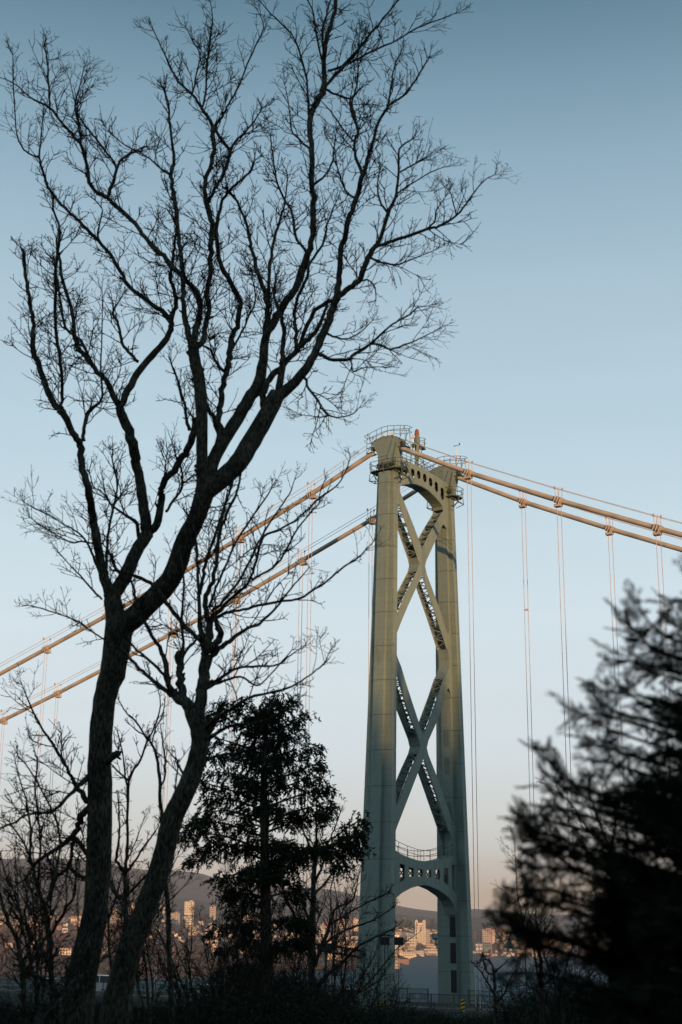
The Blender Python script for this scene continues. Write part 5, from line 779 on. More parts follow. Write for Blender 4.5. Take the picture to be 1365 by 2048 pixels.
TREES = {'T1': ((59.23,-107.99,4.5),[[(0,0,0,306),(2,98,0,280),(11,169,0,253),(23,244,0,223),(21,397,0,227),(14,522,0,214),(17,614,0,210),(28,661,0,232),(34,708,0,253),(37,770,0,262)],[(38,750,0,219),(73,777,-7,209),(130,838,-22,195),(160,913,-47,185),(177,947,-50,171),(192,995,-61,179)],[(33,755,0,201),(22,797,5,171),(18,819,2,149)],[(18,813,2,114),(0,856,-8,96),(-11,917,-27,86),(-19,958,-32,73),(-28,1008,-60,73),(-41,1051,-63,68),(-46,1088,-67,68),(-58,1109,-83,63),(-85,1153,-82,72)],[(-81,1147,-82,63),(-112,1193,-66,60),(-136,1245,-49,56),(-158,1301,-25,52),(-170,1365,2,44),(-181,1416,10,39),(-200,1491,31,35),(-216,1561,55,31)],[(-84,1151,-82,42),(-82,1167,-93,34),(-80,1216,-121,33),(-87,1275,-155,33),(-86,1332,-195,32),(-82,1381,-225,32),(-73,1424,-252,28),(-74,1447,-260,24),(-82,1469,-279,20),(-81,1482,-294,16)],[(6,850,-8,35),(3,904,9,31),(2,930,18,26),(5,977,28,27),(6,1020,53,22),(7,1053,61,22),(-5,1100,63,18),(-8,1128,75,18)],[(-41,1096,-67,38),(-43,1124,-61,34),(-36,1166,-50,34),(-19,1182,-48,26),(-15,1204,-39,22),(-23,1254,-30,17),(-27,1336,-20,13),(-36,1443,4,9)],[(19,808,2,131),(39,850,13,136),(57,902,22,128),(77,946,33,124)],[(75,940,33,111),(71,976,23,106),(61,1032,13,97),(52,1078,-4,96),(47,1101,-14,100),(32,1144,-19,95),(16,1180,-25,87)],[(15,1184,-25,61),(-9,1232,-17,52),(-34,1262,-11,48),(-59,1297,-4,48),(-76,1315,4,44),(-87,1349,6,44),(-94,1397,11,39),(-118,1463,23,35),(-131,1517,23,31),(-143,1570,31,22)],[(-43,1275,-11,35),(-59,1307,-4,31),(-71,1331,0,31),(-105,1363,7,26),(-118,1409,12,26),(-129,1456,24,22),(-146,1519,43,18)],[(18,1178,-25,65),(30,1222,-14,70),(50,1276,4,70),(77,1314,8,66),(99,1357,24,62),(101,1387,38,58),(88,1408,37,53),(47,1445,48,45),(6,1481,58,40),(-22,1535,75,40),(-59,1593,96,36),(-104,1639,95,36),(-129,1671,116,32),(-170,1718,129,32),(-195,1759,140,28),(-212,1803,147,28),(-222,1840,155,23),(-221,1872,157,19),(-224,1904,163,14),(-224,1949,170,14)],[(-220,1836,155,19),(-238,1837,147,18),(-257,1850,136,18),(-267,1876,119,14),(-271,1934,95,14),(-272,1986,70,13),(-271,2023,50,9)],[(100,1359,24,44),(107,1398,18,48),(112,1425,15,48),(107,1450,11,39),(100,1474,5,35),(105,1508,-8,35),(106,1543,-10,30),(110,1576,-16,26),(105,1617,-14,17)],[(44,1291,4,35),(21,1316,15,35),(3,1349,27,31),(-10,1397,42,27),(-19,1414,42,22),(-9,1450,60,13)],[(-59,1593,96,23),(-71,1618,99,23),(-69,1655,103,18),(-66,1680,105,14),(-85,1710,116,14)],[(79,944,33,80),(96,967,24,79),(101,1009,15,70),(101,1025,7,61),(116,1048,-4,65),(138,1075,-14,65),(151,1098,-14,70),(162,1123,-29,69),(166,1158,-36,52)],[(155,1135,-29,35),(146,1168,-22,30),(139,1203,-17,26),(122,1258,-5,22),(111,1281,-7,17)],[(189,983,-61,145),(188,1022,-63,124),(187,1052,-67,115),(184,1118,-75,110),(177,1203,-66,119),(168,1251,-76,115),(160,1291,-84,106)],[(158,1289,-84,63),(148,1327,-79,59),(139,1369,-80,51),(137,1410,-78,51),(135,1452,-74,42),(123,1518,-58,43),(118,1556,-64,38),(108,1625,-49,39),(98,1677,-44,39),(102,1716,-43,34),(93,1772,-44,26),(82,1853,-24,22),(73,1891,-24,17)],[(98,1677,-44,30),(74,1696,-45,21),(53,1717,-43,17),(32,1731,-44,17),(0,1749,-42,13),(-27,1770,-45,13)],[(162,1289,-84,72),(166,1327,-81,68),(170,1372,-76,55),(163,1408,-65,51),(133,1443,-59,51),(108,1467,-63,51),(74,1511,-48,47),(48,1542,-52,43),(22,1579,-36,43),(-18,1620,-33,43),(-31,1631,-37,43),(-52,1642,-37,39),(-69,1667,-38,39),(-85,1730,-16,35),(-92,1753,-28,35),(-119,1795,-9,30),(-145,1828,-2,26),(-170,1858,-5,26),(-213,1883,-6,17),(-252,1926,12,13),(-286,1946,18,9)],[(-170,1858,-5,22),(-179,1926,6,22),(-186,1985,14,18),(-198,2025,19,13)],[(-29,1630,-37,39),(-22,1655,-44,39),(-14,1680,-53,34),(-16,1696,-61,26),(-46,1731,-79,25),(-74,1766,-83,21),(-90,1787,-99,17),(-98,1818,-105,13),(-106,1850,-119,8)],[(-13,1685,-53,26),(-6,1714,-43,26),(7,1727,-40,22),(24,1744,-32,17),(41,1757,-24,13)],[(-92,1753,-28,22),(-105,1818,-5,22),(-120,1869,10,18),(-117,1937,30,13),(-116,1997,55,9)],[(162,1287,-84,68),(176,1292,-78,59),(184,1327,-69,51),(183,1394,-45,52),(182,1453,-30,48),(181,1521,-15,52),(180,1574,7,57),(177,1604,3,53),(166,1649,22,53),(160,1702,26,44),(171,1780,47,44),(168,1844,74,49),(161,1878,71,40),(138,1923,92,36),(116,1961,100,27),(79,2009,119,23),(51,2071,127,18),(26,2132,141,14),(8,2177,151,9)],[(138,1923,92,23),(141,1940,97,23),(144,1979,108,23),(142,2042,125,23),(144,2098,131,23),(146,2200,160,14),(139,2246,164,9)],[(166,1651,22,40),(181,1675,6,39),(196,1699,-3,39),(212,1738,-24,39),(209,1752,-31,35),(191,1770,-53,34),(186,1788,-57,34),(202,1809,-67,26),(217,1827,-88,21),(232,1849,-98,21),(247,1874,-122,17),(268,1911,-149,16),(285,1947,-166,12),(272,1981,-171,8)],[(212,1745,-24,30),(225,1774,-21,26),(244,1795,-21,22),(263,1824,-21,17),(277,1858,-13,13)],[(116,1961,100,23),(120,2019,111,18),(125,2082,129,14),(106,2123,133,14),(89,2162,141,9)],[(192,991,-61,145),(204,1060,-51,129),(226,1113,-40,125),(247,1162,-19,126),(268,1203,-20,121),(287,1240,-18,117),(293,1307,-6,87),(302,1359,5,79),(323,1411,23,79),(351,1460,21,75),(372,1535,47,76),(382,1580,46,62),(386,1662,68,63),(382,1739,79,59),(379,1813,80,59),(375,1898,91,59),(394,1958,104,68),(404,1987,102,59),(402,2050,120,55),(405,2105,118,55),(418,2169,126,46),(428,2247,153,42),(433,2327,152,32),(428,2423,169,19)],[(376,1883,91,32),(371,1923,89,27),(365,1988,83,23),(353,2049,91,23),(334,2106,91,18),(303,2141,89,18),(281,2154,72,13),(253,2191,72,9)],[(406,1984,102,36),(427,2020,108,36),(447,2043,109,36),(478,2089,116,32),(504,2136,122,27),(535,2177,120,23),(567,2232,130,18),(583,2272,130,14)],[(410,2038,120,27),(449,2046,109,27),(476,2057,102,23),(513,2078,99,23),(561,2091,81,18),(606,2117,72,18),(662,2133,58,13),(684,2143,57,9)],[(406,1978,102,27),(422,1971,100,27),(461,1953,96,23),(474,1978,92,18),(478,2013,95,18),(477,2067,92,14),(481,2114,77,9)],[(461,1953,96,23),(464,1915,91,27),(474,1882,87,27),(479,1858,84,23)],[(404,2077,118,32),(397,2120,105,27),(406,2164,94,23),(416,2206,80,18),(419,2267,74,13)],[(400,2053,120,27),(384,2119,86,23),(376,2161,73,18),(359,2185,54,13)],[(295,1324,-6,57),(296,1385,9,53),(293,1450,28,53),(283,1478,27,49),(261,1556,50,40),(252,1602,66,36),(243,1638,63,31),(222,1696,90,27),(201,1723,85,18),(192,1781,108,14)],[(304,1372,5,44),(295,1439,31,40),(298,1519,57,36),(301,1587,77,31),(314,1663,109,27),(322,1726,137,18),(326,1795,150,14)],[(375,1555,47,36),(348,1603,63,31),(341,1662,84,27),(313,1727,96,23),(297,1802,120,18),(285,1897,155,14)],[(382,1730,79,32),(409,1761,90,23),(424,1804,101,18),(429,1861,114,14)],[(378,1815,80,27),(354,1842,84,23),(335,1870,90,18),(328,1929,95,14),(317,1996,111,9)],[(189,993,-61,171),(212,1016,-59,179),(246,1049,-58,179),(270,1095,-43,181),(302,1159,-38,168),(325,1208,-38,164)],[(323,1200,-38,78),(333,1254,-34,65),(331,1295,-35,47),(333,1350,-34,43),(323,1387,-34,35),(313,1420,-34,26),(316,1462,-36,17)],[(303,1159,-38,78),(297,1199,-33,69),(302,1236,-27,65),(328,1267,-27,61),(355,1302,-18,52),(376,1326,-17,52),(398,1356,-13,43),(412,1391,-6,35),(419,1430,9,26)],[(358,1306,-18,43),(358,1343,-22,43),(354,1385,-25,35),(360,1421,-33,35),(375,1450,-41,34),(385,1493,-37,30),(407,1527,-41,26),(417,1571,-43,21),(430,1611,-51,17)],[(361,1309,-18,39),(386,1388,-3,44),(412,1418,-1,39),(429,1429,6,31)],[(326,1203,-38,121),(353,1226,-40,103),(378,1259,-40,90),(399,1301,-39,77),(413,1347,-33,78),(430,1391,-33,78),(437,1417,-45,73),(442,1472,-39,56),(445,1514,-50,56),(453,1545,-50,56),(458,1584,-42,56),(474,1633,-36,52),(486,1675,-49,51),(490,1693,-39,47),(498,1735,-37,39),(506,1751,-47,34),(518,1807,-41,30),(543,1851,-39,26),(577,1875,-48,21),(611,1937,-42,17),(624,1961,-42,13)],[(488,1681,-49,39),(473,1725,-44,34),(471,1765,-40,30),(477,1796,-35,26),(464,1859,-34,22),(477,1886,-38,17)],[(471,1763,-40,22),(453,1779,-47,17),(432,1807,-54,17),(414,1830,-59,13),(399,1839,-73,8)],[(538,1845,-39,22),(543,1880,-33,22),(548,1921,-29,17),(554,1958,-23,13),(565,1982,-23,9)],[(474,1633,-36,26),(452,1657,-31,22),(436,1712,-16,17),(428,1764,-6,13),(409,1803,0,9)],[(439,1414,-45,56),(462,1429,-50,56),(484,1451,-56,56),(495,1477,-70,55),(509,1505,-70,51),(518,1518,-72,42),(537,1573,-89,38),(553,1612,-98,29),(557,1654,-113,25),(560,1702,-115,21),(585,1721,-122,12)],[(537,1573,-89,25),(521,1601,-91,21),(516,1632,-97,17),(521,1661,-103,13)],[(557,1650,-113,17),(575,1659,-118,17),(595,1670,-119,13),(614,1683,-122,8)],[(551,1609,-98,17),(570,1620,-107,17),(594,1630,-120,13),(618,1639,-134,12),(642,1645,-143,8)],[(512,1508,-70,34),(523,1512,-72,34),(559,1518,-85,34),(606,1531,-99,29),(632,1537,-104,25),(670,1551,-123,21),(695,1587,-123,17),(722,1620,-135,12),(745,1634,-138,8)],[(606,1531,-99,17),(627,1544,-108,17),(632,1568,-115,13),(648,1589,-126,8)],[(670,1551,-123,12),(663,1586,-121,12),(658,1610,-118,8)],[(500,1486,-70,26),(527,1480,-61,21),(558,1482,-50,17),(593,1501,-41,13),(634,1525,-29,9)],[(478,1438,-56,26),(498,1448,-48,17),(513,1435,-41,13),(515,1412,-33,9)],[(398,1295,-39,39),(411,1286,-43,39),(428,1278,-45,34),(457,1274,-55,34),(481,1290,-56,30),(502,1303,-64,26),(527,1327,-64,21),(552,1345,-75,17),(577,1359,-77,17),(594,1366,-98,13),(614,1370,-96,8)],[(502,1303,-64,21),(523,1302,-63,21),(542,1295,-61,17),(577,1306,-60,17),(599,1319,-56,13),(631,1334,-62,9)],[(465,1277,-55,17),(468,1264,-56,17),(471,1248,-57,17),(492,1256,-59,13),(525,1259,-57,9)],[(413,1343,-33,26),(430,1335,-29,22),(455,1331,-24,17),(484,1347,-19,13),(509,1376,-15,9)],[(371,1252,-40,30),(380,1233,-49,26),(384,1215,-56,26),(405,1181,-70,26),(412,1162,-79,21),(427,1144,-92,17),(446,1139,-96,13),(471,1139,-117,13),(482,1150,-119,8)],[(427,1144,-92,13),(409,1140,-93,13),(392,1142,-93,8),(376,1142,-98,8)],[(2,479,0,83),(13,491,-6,78),(34,503,-15,74),(54,517,-25,61)],[(6,479,0,57),(-9,465,-13,52),(-25,446,-27,35),(-45,416,-50,30),(-61,405,-55,26),(-90,400,-78,21),(-116,381,-96,17),(-140,370,-111,13)],[(6,423,0,66),(-12,410,6,61),(-19,393,13,57),(-26,373,19,53),(-56,349,30,40),(-83,334,39,35),(-101,318,42,31),(-118,293,55,22)],[(-26,375,19,35),(-30,351,24,31),(-35,315,30,31),(-56,300,36,27),(-66,275,40,22),(-72,258,45,18)],[(19,283,0,39),(5,294,2,39),(-14,300,3,35),(-31,314,8,31)],[(9,326,0,48),(-9,349,12,44),(-25,367,19,44)],[(0,428,0,57),(-25,453,12,48),(-45,485,25,31),(-68,518,33,31),(-89,547,50,27),(-110,571,65,22),(-134,611,74,18),(-157,655,89,9)],[(11,728,0,26),(4,731,1,17),(-23,749,6,18),(-42,764,13,18),(-82,779,19,13),(-117,791,21,13),(-145,798,30,9)],[(2,804,0,22),(-16,821,2,22),(-40,847,4,18),(-62,870,13,13),(-89,897,10,9)],[(-13,870,-8,22),(-25,901,-23,22),(-43,922,-38,17),(-73,936,-58,13),(-96,949,-70,13),(-120,958,-78,13),(-136,964,-99,8)],[(-16,905,-27,17),(-39,911,-23,17),(-59,910,-19,17),(-85,922,-18,13),(-116,941,-9,13),(-144,961,-9,9)],[(36,853,13,35),(22,868,14,35),(11,889,17,26),(6,904,19,18),(-7,917,17,13)],[(60,934,33,40),(54,962,26,40),(37,974,19,31),(12,990,12,22),(-9,1013,-8,17),(-27,1027,-1,13),(-35,1049,-13,9)],[(260,1038,-58,21),(253,998,-65,26),(238,958,-70,30),(229,928,-75,30),(219,872,-94,25)],[(110,985,24,31),(128,1016,27,26),(138,1037,34,27),(136,1076,35,22),(122,1107,45,18)],[(214,1082,-51,86),(216,1127,-41,73),(211,1146,-39,69),(213,1180,-30,60),(216,1219,-27,56),(223,1266,-19,61),(226,1308,-1,61),(228,1345,1,52),(239,1383,15,53),(242,1427,15,53),(224,1471,32,53),(199,1518,42,49),(190,1559,43,44),(184,1599,47,49),(186,1634,58,40),(193,1687,70,31),(218,1724,71,27),(248,1761,82,23),(258,1793,86,14)],[(216,1121,-41,52),(200,1163,-35,43),(188,1182,-37,39),(179,1204,-37,34),(164,1229,-28,22)],[(229,1315,-1,26),(244,1353,12,22),(257,1390,22,18),(271,1440,33,18),(263,1495,53,13)],[(223,1259,-19,30),(208,1267,-26,30),(191,1296,-44,26),(176,1304,-49,17)]]),'T2': ((61.13,-109.11,4.66),[[(0,0,0,266),(4,55,0,242),(11,112,0,222),(25,168,0,198),(41,214,0,182),(64,284,0,173),(82,367,0,169),(105,422,0,169),(121,475,0,153),(122,510,0,145),(109,552,0,169)],[(116,540,0,121),(123,577,11,101),(124,611,14,97),(127,645,20,106)],[(125,636,20,53),(118,674,34,53),(113,706,45,41),(106,763,59,33),(100,807,77,29),(95,852,91,25),(89,889,102,21),(73,929,108,17)],[(127,641,20,77),(128,667,18,73),(129,688,18,69),(125,720,19,53),(123,753,18,45),(136,791,10,36),(142,856,3,32),(149,900,-3,24),(160,939,-10,20),(168,963,-12,12)],[(108,765,59,33),(112,803,57,33),(119,837,56,29),(136,894,60,25),(146,934,54,16),(150,956,53,12)],[(130,658,20,73),(142,666,15,65),(152,681,10,57),(149,695,5,53),(140,708,2,36)],[(128,702,18,41),(137,721,29,41),(162,755,47,29),(191,792,76,25),(204,842,100,25),(215,893,122,25),(244,913,142,21),(278,941,160,17),(319,991,188,22),(347,1015,197,13),(364,1051,223,13),(375,1089,239,9)],[(130,707,19,33),(159,722,8,28),(190,726,-3,24),(224,732,-17,24),(287,738,-40,20),(309,749,-50,20),(337,766,-54,16),(362,785,-75,16),(386,799,-79,12),(413,823,-103,8)],[(132,645,20,49),(151,666,33,49),(170,682,42,41),(190,701,53,33),(214,718,69,29),(242,749,83,21),(265,784,95,17),(285,810,103,13),(301,833,115,8)],[(133,725,19,33),(152,747,24,29),(183,796,41,25),(207,855,46,21),(216,878,61,21),(236,914,59,17),(262,963,80,13),(271,991,82,8)],[(198,798,76,21),(237,823,77,21),(258,853,78,21),(276,892,78,17),(300,922,74,12),(314,939,72,8)],[(128,591,11,36),(150,607,13,32),(182,626,13,24),(215,628,7,20),(250,633,18,16),(274,651,17,12),(297,667,21,8)],[(126,587,11,28),(152,598,2,24),(189,606,-15,20),(217,590,-20,16),(238,603,-34,12),(262,628,-48,12),(277,647,-44,8)],[(122,512,0,44),(134,523,-8,40),(167,544,-23,28),(205,564,-47,24),(255,573,-71,20),(286,584,-74,16),(315,600,-98,12),(332,614,-103,12),(340,627,-123,8)],[(132,508,0,65),(143,521,-3,56),(152,542,-5,40),(155,551,-10,32)],[(110,551,0,121),(89,566,5,89),(77,577,11,73),(66,595,12,49),(55,635,22,45),(45,660,35,37),(32,678,30,33),(17,705,37,33),(2,731,52,25),(-7,763,54,25),(-14,786,54,21)],[(90,566,5,89),(86,592,16,73),(81,620,28,61),(77,639,39,61),(74,658,50,58)],[(77,572,11,45),(64,582,14,37),(37,603,23,33),(12,625,27,29),(-8,645,38,25),(-30,671,50,16)],[(66,591,12,32),(54,613,19,28),(29,639,28,24),(3,660,38,20),(-9,674,41,16)],[(84,624,28,33),(85,659,26,29),(81,721,27,24),(82,774,21,20),(77,818,16,12),(71,847,21,8)],[(83,646,39,29),(90,663,45,25),(103,683,56,21),(111,700,62,21)],[(125,658,20,49),(114,677,20,45),(82,707,25,41),(53,742,19,41),(30,773,24,37),(-4,790,22,33),(-36,797,15,24),(-49,801,25,16)],[(119,483,0,36),(145,506,-16,32),(183,521,-35,24),(226,523,-53,20),(259,537,-70,16),(280,550,-70,12)],[(107,425,0,28),(95,445,2,24),(88,458,2,16),(85,466,3,12)],[(127,734,19,28),(146,780,4,24),(172,837,-18,20),(198,880,-28,20),(224,914,-40,16),(236,935,-44,12)],[(112,449,0,36),(131,467,5,32),(156,475,12,28),(206,489,25,20),(239,504,24,16),(260,522,31,12)]]),'T3': ((57.3,-104.46,4.3),[[(0,0,0,71),(-11,132,0,61),(-22,243,0,55),(-26,300,0,50),(-30,347,0,50)],[(-30,342,0,40),(-47,364,-8,35),(-42,402,-21,25),(-42,445,-32,20),(-46,495,-47,15)],[(-28,342,0,35),(-15,356,-10,25),(3,382,-23,20),(18,400,-40,20),(32,416,-51,15),(42,435,-52,10)],[(-29,342,0,40),(-28,388,0,35),(-29,448,-4,30),(-30,529,-4,30),(-8,570,-14,25),(5,612,-7,20),(19,646,-4,20),(29,686,-12,15),(23,717,-9,10)],[(-31,528,-4,25),(-52,545,0,20),(-72,564,7,15),(-85,578,10,10)],[(5,612,-7,20),(-7,631,-13,20),(-21,651,-15,20),(-42,670,-24,15),(-58,694,-27,10)],[(-30,489,-4,25),(-45,553,24,20),(-56,598,46,15),(-69,637,55,15)],[(-24,287,0,40),(-43,297,7,35),(-56,312,15,30),(-73,333,25,20)],[(-22,297,0,35),(-7,312,-11,30),(9,327,-21,25),(30,351,-30,20),(46,370,-47,10)]]),'T4': ((59.62,-105.9,4.83),[[(0,0,0,55),(-13,140,0,51),(-26,266,0,42),(-36,373,0,37),(-44,440,0,32),(-52,495,0,28),(-65,524,0,23)],[(-43,437,0,23),(-33,458,-8,18),(-34,492,-18,18),(-39,524,-32,14),(-42,551,-43,9)],[(-64,522,0,18),(-77,537,-1,14),(-92,545,-3,14),(-105,556,-4,9)],[(-34,367,0,23),(-16,403,-13,18),(-10,440,-27,14),(-6,476,-42,14)],[(-63,520,0,18),(-54,550,-15,14),(-42,573,-23,14),(-37,596,-34,9)]]),'T5': ((61.47,-110.7,4.84),[[(0,0,0,53),(-6,56,0,45),(-12,118,0,42),(-17,161,0,38),(-27,204,0,34),(-41,236,0,30),(-50,264,0,26)],[(-50,260,0,23),(-58,290,5,19),(-60,321,11,19),(-73,368,21,15),(-86,399,24,11),(-98,432,32,8)],[(-41,234,0,23),(-34,288,-31,19),(-36,332,-50,15),(-39,381,-82,15),(-34,410,-94,11),(-37,436,-126,7)],[(-27,204,0,26),(-19,238,-2,23),(-10,290,-3,19),(-19,336,-4,15),(-38,373,-15,15),(-63,411,-13,11),(-84,434,-13,8)],[(-50,264,0,19),(-69,299,19,15),(-89,322,28,15),(-100,334,40,12)],[(-17,161,0,26),(7,201,-19,23),(23,222,-34,19),(26,258,-54,15),(30,288,-53,11)]]),'T6': ((62.23,-111.99,4.94),[[(0,0,0,49),(-8,72,0,42),(-14,111,0,39),(-20,140,0,32),(-37,170,0,28),(-53,210,0,25),(-66,242,0,18)],[(-20,140,0,21),(-21,174,13,18),(-36,209,24,18),(-53,237,32,14),(-61,258,34,11)],[(-14,113,0,25),(-5,146,7,21),(-18,181,16,18),(-17,209,18,14),(-32,237,29,11)],[(-11,92,0,25),(9,133,-11,21),(22,160,-18,17),(5,201,-34,14),(-3,221,-38,10)]]),'T7': ((52.09,-91.04,3.32),[[(0,0,0,118),(-2,138,0,111),(-1,273,0,104),(1,399,0,89),(0,485,0,74),(5,540,0,67),(6,583,0,44),(6,658,0,30),(7,718,0,22),(15,778,0,15)],[(5,536,0,44),(-9,569,-9,37),(-20,597,-12,29),(-31,621,-24,22),(-43,648,-24,15)],[(8,236,0,67),(31,295,-14,59),(53,358,-21,44),(69,399,-36,37),(113,417,-37,29),(128,451,-49,22),(133,484,-54,15)],[(51,353,-21,37),(96,379,-23,29),(133,401,-33,22),(177,423,-38,22),(222,445,-35,15)],[(1,437,0,52),(11,450,9,44),(42,482,31,37),(67,520,61,30),(95,551,67,30),(118,591,104,23),(133,619,110,15)],[(-4,264,0,74),(-39,335,-37,66),(-52,370,-53,58),(-61,389,-53,51),(-82,434,-85,36),(-94,490,-103,29),(-103,532,-121,22)],[(0,466,0,44),(27,524,-9,37),(41,582,-26,29),(60,626,-34,22),(78,678,-39,15)],[(31,295,-14,44),(81,329,-1,37),(141,352,9,30),(186,369,24,22),(239,403,34,15)],[(1,152,0,67),(46,209,-15,59),(97,252,-30,44),(140,295,-52,37),(199,323,-62,29),(243,345,-74,22)],[(2,350,0,44),(-25,393,24,37),(-41,452,46,30),(-50,513,83,23),(-60,573,94,15)]]),'T8': ((61.82,-97.68,3.95),[[(0,0,0,50),(0,93,0,44),(1,140,0,39),(0,182,0,33)],[(-1,177,0,28),(-19,187,-5,22),(-26,224,-22,17),(-34,198,-26,11)],[(-1,179,0,28),(-5,198,-10,22),(-19,210,-17,17),(-36,203,-30,11)],[(0,181,0,22),(13,192,3,17),(27,203,6,11)],[(1,134,0,28),(-15,161,-1,22),(-27,182,2,17),(-43,197,-5,11)],[(0,114,0,28),(22,140,-13,22),(32,167,-22,17),(43,183,-27,11)]]),'T9': ((64.03,-99.8,4.19),[[(0,0,0,50),(2,113,0,45),(1,209,0,35),(0,228,0,35)],[(1,223,0,30),(-16,238,-1,25),(-28,252,-4,20),(-34,269,0,15),(-38,275,-7,10)],[(0,226,0,30),(-1,248,1,25),(-5,267,-2,20),(-5,282,1,10)],[(1,228,0,30),(11,243,1,25),(22,258,4,20),(27,270,8,10)],[(-16,238,-1,20),(-6,250,-2,15),(2,261,-4,15),(9,264,-5,10)],[(1,209,0,25),(16,217,-8,20),(29,224,-13,15),(36,230,-19,10)]]),'T10': ((71.44,-112.91,5.35),[[(0,0,0,40),(4,76,0,35),(9,139,0,30),(11,183,0,25),(10,203,0,23)],[(10,201,0,18),(-2,213,1,13),(-11,221,3,13),(-27,226,2,10),(-42,229,8,8),(-52,234,9,8),(-56,238,8,5)],[(10,201,0,18),(12,218,-7,15),(13,233,-14,12),(9,247,-21,10),(2,257,-21,7)],[(10,197,0,15),(4,225,14,13),(0,246,31,10),(-3,263,38,8),(-4,277,44,5)],[(-11,221,3,10),(-22,236,-1,10),(-30,248,-6,8),(-40,258,-8,8),(-47,267,-11,5)],[(13,233,-14,10),(19,240,-18,7),(28,248,-22,5)],[(11,173,0,15),(-1,189,12,13),(-13,204,20,10),(-24,210,26,8),(-45,223,40,5)]])}
TLAB = {
 'T1': ('large bare tree with the thickest trunk, forking into a wide dark crown', .175, 1.08, .064, 4),
 'T2': ('leaning bare tree beside the biggest one, with a broken stub and fine side branches', .24, .9, .045, 3),
 'T3': ('slim bare sapling standing between the two big trunks', .22, .42, .05, 2),
 'T4': ('thin crooked bare sapling close left of the leaning trunk', .25, .40, .05, 2),
 'T5': ('bare thicket tree with several thin stems left of the thickest trunk', .15, .7, .05, 3),
 'T6': ('bare thin tree at the lower left corner of the photo', .15, .65, .05, 3),
 'T7': ('bare many-branched tree between the dark conifer and the near tower leg', .24, .95, .08, 3),
 'T8': ('small bare shrub against the water right of the far tower leg', .16, .30, .05, 2),
 'T9': ('small bare sapling in front of the far tan tower with red scaffold', .2, .28, .05, 2),
 'T10': ('bare dark tree standing in front of the blurred conifer', .14, .30, .05, 2),
}
for key, (base, rows) in TREES.items():
    lab, dens, lmax, rmax, tipn = TLAB[key]; rr = random.Random(hash(key) % 1 + sum(map(ord, key)))
    base = Vector(base)
    t = empty('bare_tree', base, lab, 'tree', None)
    tw_ = MB()
    for i, row in enumerate(rows):
        P = limb_pts(row); pts = [tworld(base, q) for q in P]; rad = [q[3] for q in P]
        if i == 0: pts = [pts[0]+Vector((0, 0, -1.3))]+pts; rad = [rad[0]*1.15]+rad
        # natural wobble
        pts = [p+Vector((rr.gauss(0, 1), rr.gauss(0, 1), rr.gauss(0, 1)))*(min(.014, rad[k]*.26) if rad[k] < .1 else .006) for k, p in enumerate(pts)]
        m = MB(); rough_tube(m, pts, rad, 14 if rad[0] > .15 else 9 if rad[0] > .06 else 6, rr)
        for k in range(1, len(pts)-1):      # knots and broken stubs
            if .018 < rad[k] < .13 and rr.random() < .12:
                d = (pts[k+1]-pts[k]).normalized(); pr = Vector((rr.gauss(0, 1), rr.gauss(0, 1), rr.gauss(0, 1))); pr = (pr-d*pr.dot(d)).normalized()
                e = pr*.8+d*.6; h = rad[k]+rr.uniform(.02, .13); m.tube([pts[k], pts[k]+e*h*.7, pts[k]+e*h], [rad[k]*.55, rad[k]*.34, rad[k]*.26], 6)
        m.build('trunk' if i == 0 else 'limb', MT['bark'], t, smooth=True)
        grow(tw_, pts, rad, rr, dens, lmax, rmax, tipn)
    tw_.build('twigs', MT['twig'], t, kind='stuff')

